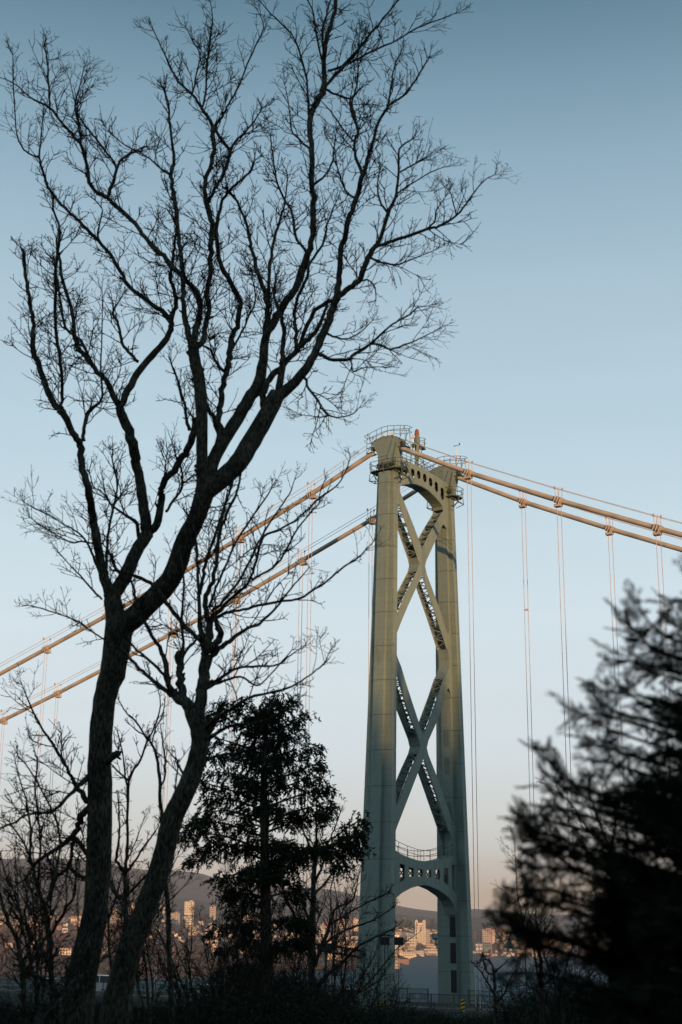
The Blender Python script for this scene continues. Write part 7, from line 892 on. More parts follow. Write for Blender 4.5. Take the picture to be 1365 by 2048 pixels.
# ------------------------------------------------------------------ undergrowth and sheltering forest
UGR = [(59.8,-84.2,6.1),(61.3,-82.8,5.9),(62.0,-104.2,5.5),(40.5,-64.5,3.0),(48.5,-68.1,5.5),(43.2,-83.3,6.1),(40.5,-90.2,4.6),(62.8,-105.4,5.5),(55.8,-86.7,4.5),(50.1,-55.9,5.9),(51.0,-98.9,5.0),(52.6,-95.3,6.1),(57.9,-104.5,5.3),(39.1,-78.0,6.1),(44.9,-73.4,4.0),(62.3,-88.5,6.2),(29.8,-83.2,3.6),(47.0,-82.9,4.6),(48.7,-77.7,3.8),(44.0,-75.2,4.4),(56.5,-79.0,6.1),(55.2,-88.7,4.7),(57.4,-91.7,4.7),(48.6,-63.4,5.5),(64.8,-92.2,6.4),(62.1,-85.6,6.2),(53.8,-65.2,6.3),(54.8,-101.3,5.2),(56.9,-99.7,6.5),(56.9,-103.9,5.2),(26.5,-79.2,4.2),(52.8,-69.2,6.0),(53.8,-79.2,5.3),(59.5,-97.4,4.7),(62.2,-95.0,5.5),(60.6,-104.7,6.4),(55.4,-91.7,5.2),(46.0,-68.4,3.1),(41.7,-77.9,6.3),(27.5,-80.8,3.3),(61.8,-95.4,5.8),(55.4,-101.7,5.1),(53.4,-93.8,6.1),(56.0,-107.4,5.5),(60.1,-102.9,6.3),(46.7,-60.9,5.2),(33.8,-76.7,4.0),(36.6,-76.5,4.7),(57.2,-89.3,4.7),(46.7,-71.4,3.5),(58.8,-93.5,4.7),(36.0,-84.3,4.3),(42.5,-76.4,4.7),(58.1,-95.8,5.3),(61.1,-91.7,5.7),(42.4,-74.9,3.6),(55.6,-102.8,4.9),(55.6,-105.6,5.3),(53.8,-93.0,5.1),(46.8,-58.7,5.2),(61.8,-99.0,4.8),(49.1,-98.0,5.0),(43.9,-95.7,4.9),(25.3,-73.2,3.3),(60.5,-94.6,5.0),(63.6,-100.8,5.0),(63.9,-97.2,6.1),(52.4,-97.2,5.0),(60.8,-98.0,4.9),(43.5,-83.1,6.0),(34.0,-88.2,4.2),(45.3,-84.1,6.3),(48.3,-100.2,4.9),(51.7,-72.0,5.7),(48.4,-58.2,6.0),(60.0,-83.4,6.0),(60.5,-99.2,5.1),(57.6,-74.8,6.0),(50.2,-83.9,4.9),(56.5,-86.0,5.3),(48.0,-85.0,4.9),(55.4,-79.3,5.9),(52.3,-73.5,5.5),(37.8,-71.5,4.5),(23.7,-74.7,3.5),(58.6,-97.6,5.5),(54.2,-67.7,6.2),(46.6,-62.9,5.0),(63.6,-104.7,5.5),(49.2,-61.9,5.8),(34.5,-74.8,3.0),(54.1,-103.3,5.3),(59.8,-102.6,6.4),(43.0,-74.9,4.7),(57.3,-102.2,5.2),(33.4,-79.9,4.0),(47.7,-66.6,5.0),(51.3,-82.4,3.6),(30.6,-72.3,3.8),(47.9,-62.5,5.4),(30.7,-71.9,3.8),(47.7,-99.7,4.9),(55.1,-90.5,4.9),(60.5,-96.6,4.8),(51.3,-74.0,5.3),(54.0,-82.7,4.5),(41.1,-87.9,4.2),(49.3,-90.4,6.1),(44.9,-94.1,4.9),(52.4,-81.8,4.2),(29.9,-74.0,3.8),(32.6,-74.1,2.9),(50.4,-65.9,5.7),(44.7,-95.3,4.4),(53.8,-64.4,5.6),(58.2,-103.3,5.3),(23.4,-76.3,2.9),(49.3,-90.7,6.2),(56.6,-87.5,4.5),(41.0,-72.2,3.7),(61.1,-90.6,6.1),(32.0,-71.1,3.6),(27.9,-77.0,3.9),(39.5,-77.0,6.6),(47.3,-69.8,3.8),(48.8,-99.7,4.8),(52.6,-79.0,4.4),(59.4,-90.9,5.7),(61.1,-96.4,5.0),(44.7,-87.2,4.3),(44.4,-59.2,5.2),(42.9,-95.9,4.4),(58.0,-98.1,5.5),(62.8,-92.5,6.3),(30.6,-74.3,3.7),(59.4,-102.6,6.3),(49.6,-97.1,5.0),(34.0,-76.5,3.9),(63.7,-103.6,5.4),(55.6,-75.1,5.9),(61.1,-106.1,5.9),(39.7,-82.4,4.4),(60.0,-104.9,6.0),(54.9,-83.1,4.8),(37.5,-66.7,4.1),(26.7,-80.5,4.0),(50.3,-68.0,5.3),(30.9,-71.7,3.5),(42.9,-61.5,3.8),(46.3,-72.4,3.4),(61.4,-102.8,5.5),(53.7,-66.5,6.2),(56.5,-74.2,6.0),(39.1,-84.8,4.2),(59.4,-101.0,5.7),(30.7,-71.9,3.6),(27.2,-78.4,4.0),(53.7,-94.6,5.6),(55.2,-106.9,5.3),(51.5,-73.5,5.1),(32.8,-67.9,6.5),(47.2,-66.3,5.1),(48.7,-68.2,5.5),(59.6,-99.8,5.3),(43.1,-82.7,5.9),(61.9,-86.4,6.4),(48.1,-90.3,5.7),(58.6,-108.1,5.4),(56.3,-71.2,6.4),(48.3,-59.0,5.9),(48.8,-91.9,4.4),(65.9,-96.6,6.4),(40.6,-92.3,4.8),(48.6,-99.4,5.1),(33.4,-86.4,3.7),(43.5,-85.7,4.1),(59.5,-105.2,5.5),(48.8,-60.3,5.7),(24.1,-76.9,3.2),(36.5,-75.9,5.6),(60.1,-79.8,6.3),(42.3,-88.1,3.9),(54.7,-94.2,5.1),(61.3,-90.0,6.2),(31.8,-79.6,3.6),(59.0,-86.4,6.0),(46.2,-74.7,3.5),(42.1,-66.6,3.4),(44.7,-85.6,5.8),(39.4,-89.0,4.1),(57.5,-101.0,6.2),(41.2,-88.1,4.4),(42.9,-95.6,4.9),(43.5,-92.8,4.7),(59.1,-91.6,4.8),(47.7,-90.4,4.8),(61.9,-88.6,6.0),(53.9,-67.3,5.8),(61.3,-94.7,5.9),(31.4,-76.4,3.3),(50.5,-56.1,5.4),(47.1,-59.9,5.1),(56.9,-102.4,5.1),(41.3,-78.1,5.9),(38.5,-72.8,5.7),(29.4,-83.2,4.0),(40.5,-83.5,3.8),(64.8,-97.1,6.2),(34.8,-71.5,6.0),(38.7,-88.7,4.4),(27.3,-82.0,3.9),(49.6,-93.7,4.8),(58.0,-101.1,6.3),(57.6,-84.4,5.9),(61.4,-94.7,5.5),(59.9,-86.3,6.0),(52.8,-67.2,5.8),(54.6,-102.5,5.0),(48.6,-65.1,5.3),(38.6,-81.6,4.0),(62.6,-92.5,6.2),(54.0,-84.0,4.3),(49.1,-84.8,4.8),(42.0,-81.7,6.0),(47.9,-72.2,3.8),(49.3,-90.6,5.8),(60.4,-96.4,4.8),(46.6,-61.7,5.1),(45.0,-76.2,4.9),(51.7,-101.5,4.8),(62.7,-94.7,6.0),(62.4,-101.6,4.9),(51.5,-92.1,6.4),(43.3,-89.4,4.3),(35.3,-75.2,3.9),(59.0,-82.8,6.1),(55.5,-82.2,5.0),(59.3,-106.4,5.3),(39.1,-77.6,6.3),(62.3,-103.7,5.7),(62.1,-86.3,6.4),(44.9,-87.4,4.5),(61.6,-84.5,6.4),(51.6,-80.0,4.2),(26.1,-78.2,3.9),(50.6,-81.0,4.1),(48.0,-65.7,5.3),(57.0,-85.5,5.4),(65.7,-96.6,6.4),(47.0,-86.6,6.4),(46.0,-83.2,5.8),(61.6,-87.2,6.3),(57.5,-81.5,5.4),(51.1,-69.0,5.6),(34.3,-85.8,4.1),(31.5,-71.8,2.9),(53.6,-68.6,6.2),(38.8,-68.4,4.5),(58.2,-89.9,4.5),(44.2,-60.1,4.9),(23.4,-78.4,3.6),(30.9,-75.9,3.7),(55.7,-74.6,5.6),(51.9,-73.4,5.0),(57.2,-95.2,5.3),(57.8,-96.9,5.5),(43.2,-63.8,3.3),(50.9,-73.0,5.6),(59.3,-88.6,5.3),(33.4,-76.1,3.8),(42.9,-61.8,3.2),(61.3,-93.0,6.0),(66.2,-98.0,6.2),(57.5,-72.4,6.2),(52.2,-86.0,4.7),(58.9,-91.4,5.0),(50.8,-88.9,5.2),(55.6,-67.5,6.4),(38.7,-82.3,3.9),(54.2,-93.8,5.6),(44.9,-60.6,3.9),(55.1,-72.9,5.7),(54.2,-104.0,5.3),(64.9,-94.3,6.4),(50.5,-99.8,4.8),(53.2,-89.4,5.0),(25.3,-72.3,3.8),(30.2,-70.9,3.9),(57.8,-83.7,5.8),(51.2,-89.0,5.2),(66.0,-101.9,6.0),(27.7,-77.4,3.7),(25.2,-79.2,4.2),(43.3,-78.4,5.0),(62.7,-102.3,5.4),(55.1,-81.4,5.4),(47.4,-65.2,4.8),(30.4,-73.4,3.2),(62.5,-96.6,5.6),(60.9,-103.9,6.2),(26.9,-73.9,3.7),(54.0,-77.9,5.7),(35.9,-85.1,4.0),(57.6,-104.7,4.8),(46.0,-75.1,3.8),(46.2,-73.7,4.0),(60.3,-93.0,5.7),(67.1,-99.3,6.2),(50.6,-88.0,5.1),(53.1,-94.0,6.0),(56.9,-100.0,6.5),(46.9,-97.3,4.3),(55.2,-76.4,6.0),(60.8,-105.3,6.2),(65.0,-95.3,6.3),(48.0,-59.0,6.0),(55.2,-96.3,5.6),(50.3,-91.9,6.2),(41.4,-89.8,4.0),(52.8,-91.4,5.4),(31.7,-77.4,3.5),(47.4,-76.1,2.9),(52.3,-77.6,5.0),(62.2,-100.7,5.0),(43.3,-85.4,4.6),(49.2,-57.6,6.1),(60.5,-97.1,5.1),(53.2,-104.6,5.1),(40.8,-71.0,4.1),(56.1,-101.7,5.1),(64.5,-104.3,5.4),(60.6,-106.3,5.3),(51.6,-68.3,5.9),(56.1,-96.5,5.3),(33.9,-86.7,4.2),(54.4,-98.5,5.0),(53.3,-62.6,6.2),(66.1,-99.9,6.1),(61.0,-97.4,4.9),(53.8,-71.8,4.8),(57.0,-79.0,6.2),(37.0,-69.1,3.3),(62.4,-91.9,6.2),(30.5,-71.9,3.9),(58.2,-107.1,5.5),(42.8,-73.3,4.5),(51.9,-73.1,5.1),(52.8,-73.7,5.9),(52.6,-66.8,5.8),(59.8,-91.7,5.6),(52.4,-81.6,3.7),(46.4,-92.1,4.5),(35.2,-68.8,5.8),(40.4,-62.5,3.3),(63.9,-97.3,5.9),(48.3,-57.8,5.5),(60.6,-94.0,5.5),(50.0,-94.3,4.7),(59.7,-95.2,4.7),(63.3,-99.5,5.4),(44.6,-92.8,4.8),(54.5,-102.1,4.9),(60.4,-102.6,5.8),(61.1,-100.7,5.3),(38.6,-89.7,4.2),(60.5,-93.5,5.7),(32.8,-68.3,6.6),(41.1,-73.7,3.9),(62.5,-105.3,5.8),(24.2,-75.3,3.3),(40.4,-67.1,3.6),(52.6,-103.6,5.2),(59.3,-91.4,5.4),(52.1,-103.7,5.1),(57.9,-106.5,5.5),(68.0,-100.8,6.3),(31.3,-84.0,4.2),(56.5,-98.2,6.3),(49.6,-90.5,6.0),(53.1,-63.7,6.1),(39.1,-82.5,3.2),(34.1,-67.5,5.7),(43.0,-81.6,6.3),(63.9,-93.9,6.3),(44.5,-90.3,4.6),(51.6,-74.4,5.2),(37.8,-72.4,5.4),(67.1,-102.5,6.3),(60.2,-99.7,5.6),(53.1,-90.1,4.8),(60.9,-89.8,6.2),(33.3,-83.7,4.2),(39.6,-75.7,5.9),(60.4,-87.1,5.8),(65.0,-100.3,6.1),(50.5,-80.4,4.2),(21.8,-77.6,3.7),(39.3,-68.8,4.2),(54.7,-103.2,5.1),(59.6,-91.8,5.5),(51.5,-86.7,4.6),(28.9,-81.5,3.9),(49.6,-98.4,4.6),(38.6,-88.9,4.5),(50.0,-94.7,4.7),(28.0,-71.9,3.6),(60.7,-100.3,5.7),(52.3,-102.7,5.1),(44.5,-62.3,4.7),(33.2,-68.6,6.4),(46.6,-65.4,5.1),(56.1,-83.1,5.6),(62.4,-101.4,4.9),(48.5,-66.6,5.4),(29.6,-84.2,4.1),(39.3,-72.5,4.6),(45.6,-98.4,4.7),(48.7,-58.9,5.5),(55.9,-98.7,6.4),(66.0,-96.0,6.5),(46.5,-82.3,4.9),(56.9,-106.5,5.2),(60.6,-99.4,5.3),(65.3,-98.2,6.2),(53.7,-66.1,6.3),(35.9,-76.3,4.0),(60.6,-93.3,5.7),(43.6,-86.7,4.2),(53.6,-92.2,5.3),(46.8,-98.6,4.9),(48.3,-59.9,5.2),(58.6,-80.7,6.2),(32.9,-70.0,5.8),(58.5,-88.9,5.5),(42.5,-72.3,4.5),(36.3,-69.9,5.7),(39.7,-63.0,2.8),(49.0,-97.6,4.8),(32.1,-72.6,2.9),(45.3,-95.1,4.7),(43.8,-92.0,4.6),(34.6,-84.2,4.2),(64.7,-96.0,6.2),(63.7,-104.3,5.4),(56.6,-74.3,6.0),(38.3,-85.7,4.3),(33.8,-81.1,4.0),(45.0,-92.6,4.4),(62.9,-100.7,5.1),(49.9,-82.6,4.5),(60.2,-100.2,5.7),(53.4,-79.5,5.4),(62.7,-96.6,5.4),(54.1,-100.4,4.8),(56.0,-80.7,5.9),(37.7,-77.0,5.5),(41.2,-70.7,4.7),(54.5,-103.8,5.3),(64.6,-102.2,5.2),(49.3,-80.0,4.3),(30.0,-73.1,3.8),(54.6,-72.7,5.5),(57.1,-84.5,5.7),(54.9,-81.3,5.3),(45.3,-61.6,5.3),(42.6,-66.7,3.6),(61.8,-88.6,6.3),(42.8,-62.6,2.9),(41.6,-66.0,2.2),(54.9,-99.0,5.1),(21.1,-75.7,3.9),(63.1,-93.3,5.9),(64.4,-96.0,6.2),(59.6,-102.6,6.3),(40.1,-77.3,6.0),(38.2,-80.0,4.1),(40.9,-71.7,4.1),(49.7,-98.4,4.9),(63.6,-90.3,6.4),(40.4,-85.4,4.1),(48.3,-100.3,5.1),(53.9,-103.2,5.4),(59.4,-102.6,6.4),(61.1,-106.4,5.8),(49.2,-97.3,4.8),(34.9,-87.0,4.3),(27.4,-77.7,3.4),(55.5,-106.4,5.4),(34.9,-81.8,4.3),(39.6,-80.9,4.0),(48.8,-93.2,4.8),(33.5,-80.4,4.2),(60.0,-106.2,5.5),(39.0,-76.5,5.9),(45.0,-84.1,6.3),(41.2,-93.5,4.7),(65.1,-96.5,6.1),(47.9,-96.8,5.0),(52.3,-90.1,4.9),(58.1,-103.4,5.3),(25.7,-77.1,3.6),(65.0,-101.1,5.9),(47.2,-86.3,6.3),(51.7,-89.0,5.2),(66.5,-97.2,6.2),(49.4,-95.5,4.3),(42.5,-63.8,2.9),(53.6,-84.4,4.4),(53.0,-76.5,5.5),(54.4,-103.5,5.3),(34.7,-77.3,3.8),(52.5,-101.0,5.2),(53.2,-63.0,6.1),(58.1,-78.9,6.3),(53.4,-77.3,5.4),(52.7,-100.3,5.0),(36.7,-73.9,6.3),(59.1,-98.0,5.5),(56.1,-95.7,5.4),(56.5,-101.3,5.0),(51.4,-72.7,5.6),(27.7,-82.3,3.7),(65.3,-103.2,5.6),(58.5,-87.9,5.8),(55.5,-77.2,6.0),(52.5,-97.6,4.8),(35.9,-65.0,4.0),(43.1,-95.1,4.5),(28.5,-83.1,4.2),(37.4,-80.4,3.6),(45.4,-72.6,3.6),(47.9,-85.1,4.8),(56.0,-101.4,5.2),(65.7,-98.3,6.1),(63.1,-93.3,6.0),(61.7,-93.1,6.0),(24.0,-77.7,3.8),(45.7,-75.2,4.1),(49.5,-87.7,5.5),(51.5,-86.7,4.8),(31.7,-81.5,4.2),(57.0,-76.4,6.1),(63.3,-96.9,6.0),(55.0,-100.6,5.0),(66.7,-100.8,6.3),(61.4,-84.4,6.3),(52.1,-58.1,6.0),(48.2,-86.2,5.5),(36.2,-77.7,4.1),(55.5,-97.6,6.1),(32.4,-85.7,4.4),(59.3,-101.5,5.7),(41.2,-68.7,3.9),(40.8,-93.2,4.6),(36.1,-66.4,3.6),(64.8,-96.2,6.1),(57.2,-78.6,6.1),(55.7,-102.6,5.2),(42.5,-68.0,3.4),(58.7,-104.5,5.3),(37.4,-77.0,5.7),(49.3,-90.4,6.0),(52.7,-95.2,6.2),(37.9,-74.4,6.0),(37.5,-74.9,6.4),(42.8,-83.2,5.7),(41.7,-78.6,6.0),(41.6,-79.9,5.6),(57.6,-102.1,5.5),(50.8,-90.2,5.9),(35.8,-72.9,6.4),(32.1,-70.4,5.5),(55.3,-96.8,6.3),(42.1,-80.8,6.5),(53.2,-94.6,6.2),(52.9,-94.1,6.3),(34.4,-74.4,3.8),(47.2,-86.6,6.5),(52.1,-93.8,5.9),(60.9,-104.0,6.0),(53.9,-97.5,5.8),(54.1,-95.8,6.2),(38.2,-77.4,5.3),(48.4,-86.0,5.6),(36.9,-69.2,4.1),(53.6,-92.6,4.9),(42.2,-79.1,5.6),(34.0,-69.0,6.1),(59.3,-101.9,6.3),(40.0,-76.3,6.2),(40.8,-80.2,6.0),(47.9,-89.8,6.1),(57.2,-98.7,5.8),(45.5,-87.3,5.2),(44.2,-84.8,5.9),(47.2,-87.9,5.7),(53.0,-92.0,5.5),(52.9,-93.2,6.2),(44.1,-85.9,4.5),(42.1,-81.3,6.3),(53.4,-95.6,6.4),(58.2,-101.9,6.1),(49.2,-86.0,5.1),(52.1,-95.1,5.8),(51.9,-93.4,6.5),(37.6,-75.0,6.6),(57.5,-102.0,5.5),(39.4,-76.9,6.3),(33.2,-68.9,6.1),(54.3,-97.2,6.3),(38.3,-73.0,5.9),(43.3,-82.5,6.4),(57.8,-101.7,6.0),(41.4,-78.0,6.1),(49.9,-92.3,6.0),(34.7,-65.7,4.2),(33.5,-73.2,3.7),(39.9,-74.3,5.1),(35.4,-68.6,5.1),(34.2,-66.7,5.3),(57.0,-97.4,5.6),(49.8,-91.2,5.8),(58.7,-103.7,5.3),(57.1,-98.0,5.2),(50.8,-90.6,6.0),(58.2,-101.0,6.3),(35.3,-70.5,6.2),(50.1,-89.7,6.4),(60.9,-104.8,6.3),(36.8,-72.3,5.8),(55.9,-100.1,5.8),(56.0,-98.3,6.2),(60.3,-105.7,5.4),(50.3,-89.5,6.0),(59.6,-103.4,6.3),(35.8,-72.2,6.3),(34.1,-66.2,5.3),(52.1,-94.5,5.6),(41.8,-82.7,5.1),(34.6,-70.7,6.6),(34.8,-74.2,4.3),(42.5,-82.9,5.8),(54.7,-98.2,5.7),(54.2,-94.3,5.9),(36.4,-71.4,5.6),(33.8,-67.7,6.0),(39.3,-78.4,6.0),(50.2,-93.3,4.8),(32.8,-68.2,6.4),(39.7,-75.5,6.0),(60.4,-103.4,6.1),(38.4,-74.4,6.3),(36.9,-69.4,4.2),(53.5,-95.1,5.9),(49.0,-90.3,6.0),(47.2,-86.6,6.3),(54.0,-98.0,5.1),(44.3,-79.2,4.9),(41.6,-80.8,6.3),(51.0,-93.5,6.0),(54.3,-94.7,6.1),(49.4,-91.4,6.2),(32.7,-66.8,5.6),(51.3,-92.6,6.6),(42.9,-80.2,6.0),(32.2,-70.1,5.0),(51.1,-91.2,6.4),(37.5,-71.2,4.6),(44.3,-81.2,5.9),(31.1,-68.7,5.3),(51.4,-92.8,6.3),(36.9,-71.0,5.8),(51.7,-94.5,5.8),(56.9,-100.5,6.4),(45.6,-83.4,6.0),(52.0,-90.7,5.6),(48.1,-86.2,6.0),(38.0,-73.0,6.2),(38.7,-75.9,6.5),(35.7,-75.3,5.1),(56.9,-97.6,5.5),(49.3,-90.9,6.0),(39.4,-74.5,5.6),(35.0,-67.2,4.7),(38.2,-73.2,6.1),(41.1,-75.2,4.8),(50.7,-90.2,6.1),(35.8,-71.7,6.1),(35.5,-71.6,5.9),(58.5,-101.7,6.5),(57.1,-98.6,5.7),(54.4,-97.9,5.9),(34.3,-71.2,6.0),(46.2,-86.5,5.9),(53.9,-92.9,4.8),(55.4,-97.9,6.6),(40.8,-74.9,4.9),(40.6,-75.3,5.3),(47.5,-89.8,5.3),(58.3,-100.2,6.1),(45.0,-83.6,6.3),(38.5,-72.3,5.1),(33.1,-66.7,5.9),(36.0,-72.1,6.1),(56.0,-100.5,5.3),(53.4,-96.5,6.0),(51.2,-89.3,5.2),(49.1,-91.2,6.0),(44.3,-85.8,5.5),(52.6,-94.3,6.5),(45.6,-88.0,4.7),(47.5,-88.0,6.3),(38.0,-78.2,4.2),(62.1,-105.5,6.3),(34.2,-66.7,5.0),(60.4,-103.9,6.5),(53.0,-96.0,6.1),(45.0,-86.4,6.0),(55.5,-95.4,5.4),(42.6,-79.2,6.2),(32.4,-81.9,3.9),(56.6,-108.0,5.4),(48.7,-98.8,5.0),(40.0,-91.0,4.6),(30.3,-71.7,3.6),(48.2,-100.3,5.0),(50.8,-98.4,4.9),(47.8,-99.5,5.0),(49.0,-98.0,5.1),(29.8,-75.9,3.6),(32.6,-79.3,3.1),(57.3,-105.3,5.4),(24.3,-72.9,3.6),(42.4,-87.8,4.1),(28.1,-79.4,3.2),(33.0,-76.3,3.6),(47.4,-98.3,4.9),(54.3,-106.1,5.3),(35.0,-82.8,4.1),(58.9,-108.1,5.5),(25.1,-76.0,3.3),(50.3,-101.8,5.0),(47.5,-94.7,4.9),(38.6,-91.1,4.3),(59.2,-104.9,5.3),(44.2,-90.0,4.6),(35.0,-75.4,3.9),(59.0,-104.8,5.4),(58.9,-106.8,5.3),(51.5,-102.3,5.2),(44.9,-97.0,5.0),(56.0,-100.4,5.1),(37.8,-85.4,4.5),(49.5,-96.3,4.9),(46.3,-90.4,4.7),(30.1,-76.4,4.0),(31.3,-85.2,4.4),(39.4,-83.1,3.8),(22.5,-73.9,3.7),(43.2,-87.6,4.5),(36.7,-90.2,4.3),(43.9,-95.4,4.8),(48.8,-100.1,5.1),(58.4,-108.5,5.3),(40.4,-85.4,3.9),(27.9,-70.4,3.4),(43.4,-89.8,4.5),(32.8,-72.2,3.7),(47.2,-98.5,4.9),(57.7,-103.4,5.2),(51.0,-100.8,4.8),(44.7,-91.5,4.5),(24.0,-78.8,4.0),(37.5,-84.5,4.1),(42.6,-90.2,4.4),(23.3,-77.4,3.8),(34.2,-77.7,3.9),(36.9,-90.5,4.0),(38.3,-89.0,4.5),(43.1,-89.4,4.6),(36.2,-84.4,3.7),(49.7,-93.3,5.0),(35.9,-77.3,3.8),(42.0,-92.0,4.5),(58.0,-104.0,5.4),(51.5,-97.2,5.1),(23.8,-77.9,4.0),(41.0,-87.8,4.2),(41.8,-87.2,4.2),(28.1,-78.7,3.5),(37.4,-80.8,4.3),(32.7,-85.9,4.1),(33.3,-76.3,3.8),(41.5,-88.0,4.6),(46.8,-94.7,4.9),(43.9,-85.9,4.3),(45.7,-88.4,4.6),(53.0,-103.3,5.3),(41.2,-82.4,4.4),(54.4,-103.8,5.2),(36.6,-82.5,3.5),(28.9,-75.4,3.7),(54.5,-104.5,5.2),(33.5,-74.3,4.0),(29.8,-73.6,3.6),(56.2,-103.3,5.2),(34.0,-87.8,4.4),(47.9,-93.4,4.9),(39.5,-84.2,3.9),(57.4,-103.0,5.3),(24.2,-79.0,4.2),(27.1,-80.3,3.9),(45.0,-95.0,4.9),(42.6,-89.8,4.5),(43.8,-87.1,4.1),(23.7,-76.3,3.4),(44.2,-88.8,4.6),(38.9,-89.3,4.1),(31.6,-85.2,4.4),(56.5,-103.3,5.3),(38.7,-81.8,4.0),(55.9,-106.3,5.4),(30.7,-77.6,3.9),(42.4,-85.2,4.6),(40.8,-83.0,4.3),(36.8,-81.7,4.2),(56.3,-102.6,5.2),(37.1,-85.9,4.4),(34.9,-82.3,4.2),(51.8,-100.1,5.1),(23.1,-73.6,3.5),(29.1,-81.6,4.1),(29.0,-83.4,4.3),(41.7,-87.3,4.5),(36.6,-83.9,4.0),(24.3,-75.3,3.5),(29.9,-78.1,3.5),(29.6,-74.3,3.9),(55.1,-103.6,5.2),(29.9,-71.7,3.1),(29.1,-72.4,2.8),(44.2,-90.5,4.4),(35.6,-88.9,4.5),(38.9,-87.7,4.1),(26.4,-81.3,4.0),(45.9,-88.5,4.2),(36.4,-81.2,3.4),(31.1,-73.3,3.9),(50.5,-102.6,5.3),(32.2,-81.5,3.9),(41.1,-90.1,4.7),(51.8,-99.2,5.0),(27.9,-74.5,3.4),(44.2,-89.5,3.9),(40.4,-90.0,4.7),(50.9,-98.2,4.8),(30.5,-71.3,3.1),(53.9,-105.8,5.3),(54.5,-104.7,5.3),(37.8,-90.5,3.8),(36.8,-89.9,3.8),(25.7,-78.7,3.8),(41.8,-90.6,4.5),(38.5,-92.1,4.0),(35.3,-88.5,4.2),(40.6,-86.0,4.3),(37.4,-77.9,4.3),(42.0,-90.3,4.0),(52.3,-103.9,5.2),(33.5,-76.8,3.9),(59.8,-106.5,5.5),(46.9,-92.7,4.7),(29.7,-70.1,3.5),(58.8,-104.6,5.0),(47.9,-96.0,4.7),(27.5,-76.2,3.4),(35.1,-88.1,4.2),(35.0,-78.7,3.3),(31.1,-81.5,3.7),(43.2,-86.9,4.4),(26.6,-81.4,4.0),(29.5,-82.0,3.8),(22.5,-73.9,3.3),(31.0,-77.5,4.0),(29.3,-70.8,3.5),(49.1,-98.1,4.7),(32.1,-73.9,3.7),(42.4,-85.3,4.1),(38.5,-81.7,4.3),(56.9,-106.3,5.5),(39.1,-89.9,4.3),(33.1,-76.4,3.7),(47.1,-95.9,4.3),(45.8,-92.5,4.5),(52.2,-98.2,5.0),(40.0,-82.8,4.2),(38.5,-83.2,4.0),(49.7,-95.2,4.9),(30.0,-69.8,3.6),(33.1,-77.5,3.4)]
m = MB(); rr = random.Random(8); Q = []; rg = np.random.default_rng(8)
for x, y, z in UGR:
    g0 = ground_z(x, y); h = max(z-g0, .5)
    for k in range(5):
        b = Vector((x+rr.gauss(0, .25), y+rr.gauss(0, .25), g0-.1)); d = Vector((rr.gauss(0, .35), rr.gauss(0, .35), 1)).normalized(); P = [b]; hh = h*rr.uniform(.6, 1.0)
        for i in range(5): d = (d+Vector((rr.gauss(0, .18), rr.gauss(0, .18), .05))).normalized(); P.append(P[-1]+d*hh/5)
        m.tube(P, [.014, .012, .010, .008, .006, .004], 3, cap=False)
        for i in range(2, 6):
            for _ in range(2):
                q = P[i]+Vector((rr.gauss(0, .22), rr.gauss(0, .22), rr.uniform(.02, .28))); m.tube([P[i], (P[i]+q)/2+Vector((0, 0, .03)), q], [.006, .005, .003], 3, cap=False)
m.build('brushwood', MT['twig'], kind='stuff')
Q = []
for x, y, z in UGR:
    g0 = ground_z(x, y); h = max(z-g0, .5)*.62; D = (Vector((x, y, 0))-Vector((CAM.x, CAM.y, 0))).dot(FWD)
    for _ in range(110):
        p = np.array([x, y, g0])+np.array([rg.normal()*.75, rg.normal()*.75, h*rg.uniform(0, 1)**.8]); Q.append(blade(p, rg.normal(size=3)+np.array([0, 0, .4]), rg.uniform(.06, .15), rg.uniform(.03, .06), rg))
q = np.array(Q); n = len(q); me = bpy.data.meshes.new('undergrowth'); me.from_pydata(q.reshape(-1, 3).tolist(), [], np.arange(n*4).reshape(-1, 4).tolist()); me.materials.append(MT['needle'])
o = bpy.data.objects.new('undergrowth', me); COL.objects.link(o); o['kind'] = 'stuff'
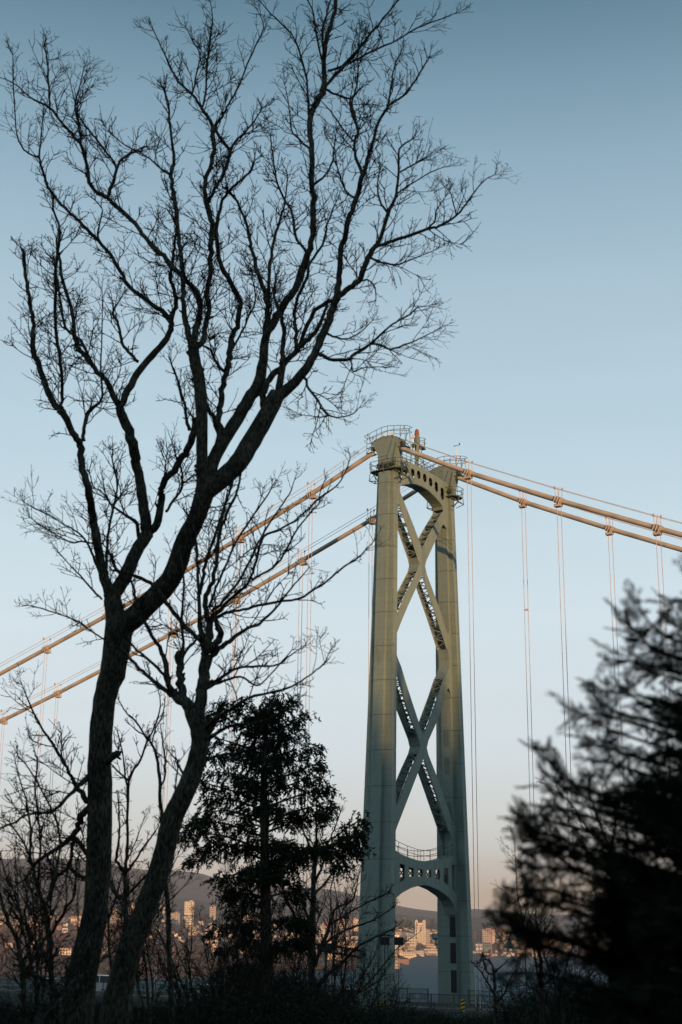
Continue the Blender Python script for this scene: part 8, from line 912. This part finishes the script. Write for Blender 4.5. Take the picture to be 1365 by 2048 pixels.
# tall park forest behind and beside the viewpoint; it shades the viewpoint, the deck and the foot of the tower
m = MB(); rr = random.Random(21)
def forest_tree(x, y, h, w):
    m.tube([(x, y, 1), (x, y, h*.9)], [.5, .1], 6)
    n = 8; k = len(m.v); prof = ((.02, .25), (.1, .62), (.3, .55), (.55, .40), (.8, .2), (.97, .03))
    for f, q in prof:
        for j in range(n): a = 2*math.pi*j/n; r_ = w*q*rr.uniform(.75, 1.15); m.v.append((x+r_*math.cos(a), y+r_*math.sin(a), h*f))
    for i in range(len(prof)-1):
        for j in range(n): m.f.append((k+i*n+j, k+i*n+(j+1) % n, k+(i+1)*n+(j+1) % n, k+(i+1)*n+j))
    z = h*.05
    while z < h:
        f = (z-h*.05)/(h*.95); r = w*(1-f)**.8+.3; n = 7; a0 = rr.uniform(0, 6)
        for j in range(n):
            a = a0+2*math.pi*j/n+rr.gauss(0, .15); rl = r*rr.uniform(.65, 1.15); wd = r*.42
            p = Vector((x, y, z)); e = p+Vector((math.cos(a)*rl, math.sin(a)*rl, -rl*.28)); s_ = Vector((-math.sin(a), math.cos(a), 0))*wd
            mid = p.lerp(e, .55); m.add([p+Vector((0, 0, .3)), mid-s_, e, mid+s_+Vector((0, 0, .1))], [(0, 1, 2, 3)])
        z += h*.035*(1.1-f*.5)
for i in range(300):
    a = rr.uniform(-36, 208) if i < 210 else rr.uniform(45, 135); R = rr.uniform(56, 84)
    a_ = math.radians(a)                 # 0 = to the right, 90 = straight behind, 180 = to the left
    p = CAM+RGT*(math.cos(a_)*R)-FWD*(math.sin(a_)*R)
    forest_tree(p.x, p.y, 38.5*rr.uniform(.84, 1.06)+ground_z(p.x, p.y), rr.uniform(3.2, 5.2))
m.build('forest', MT['needle'], kind='stuff')

# ------------------------------------------------------------------ haze
m = MB(); lo, hi = WZ-8, 720.0
c = CAM+FWD*7200; m.box((c.x, c.y, (lo+hi)/2), (19000, 15900, hi-lo), YAW)
HZ = bpy.data.materials.new('haze_air'); HZ.use_nodes = True; t_ = HZ.node_tree; t_.nodes.clear()
o_ = t_.nodes.new('ShaderNodeOutputMaterial'); v = t_.nodes.new('ShaderNodeVolumePrincipled'); v.inputs['Color'].default_value = (0.7,0.75,0.85,1); v.inputs['Density'].default_value = 4.3e-05; v.inputs['Anisotropy'].default_value = 0.0
t_.links.new(v.outputs[0], o_.inputs['Volume'])
if 4.3e-05 > 0: m.build('haze', HZ, kind='stuff')
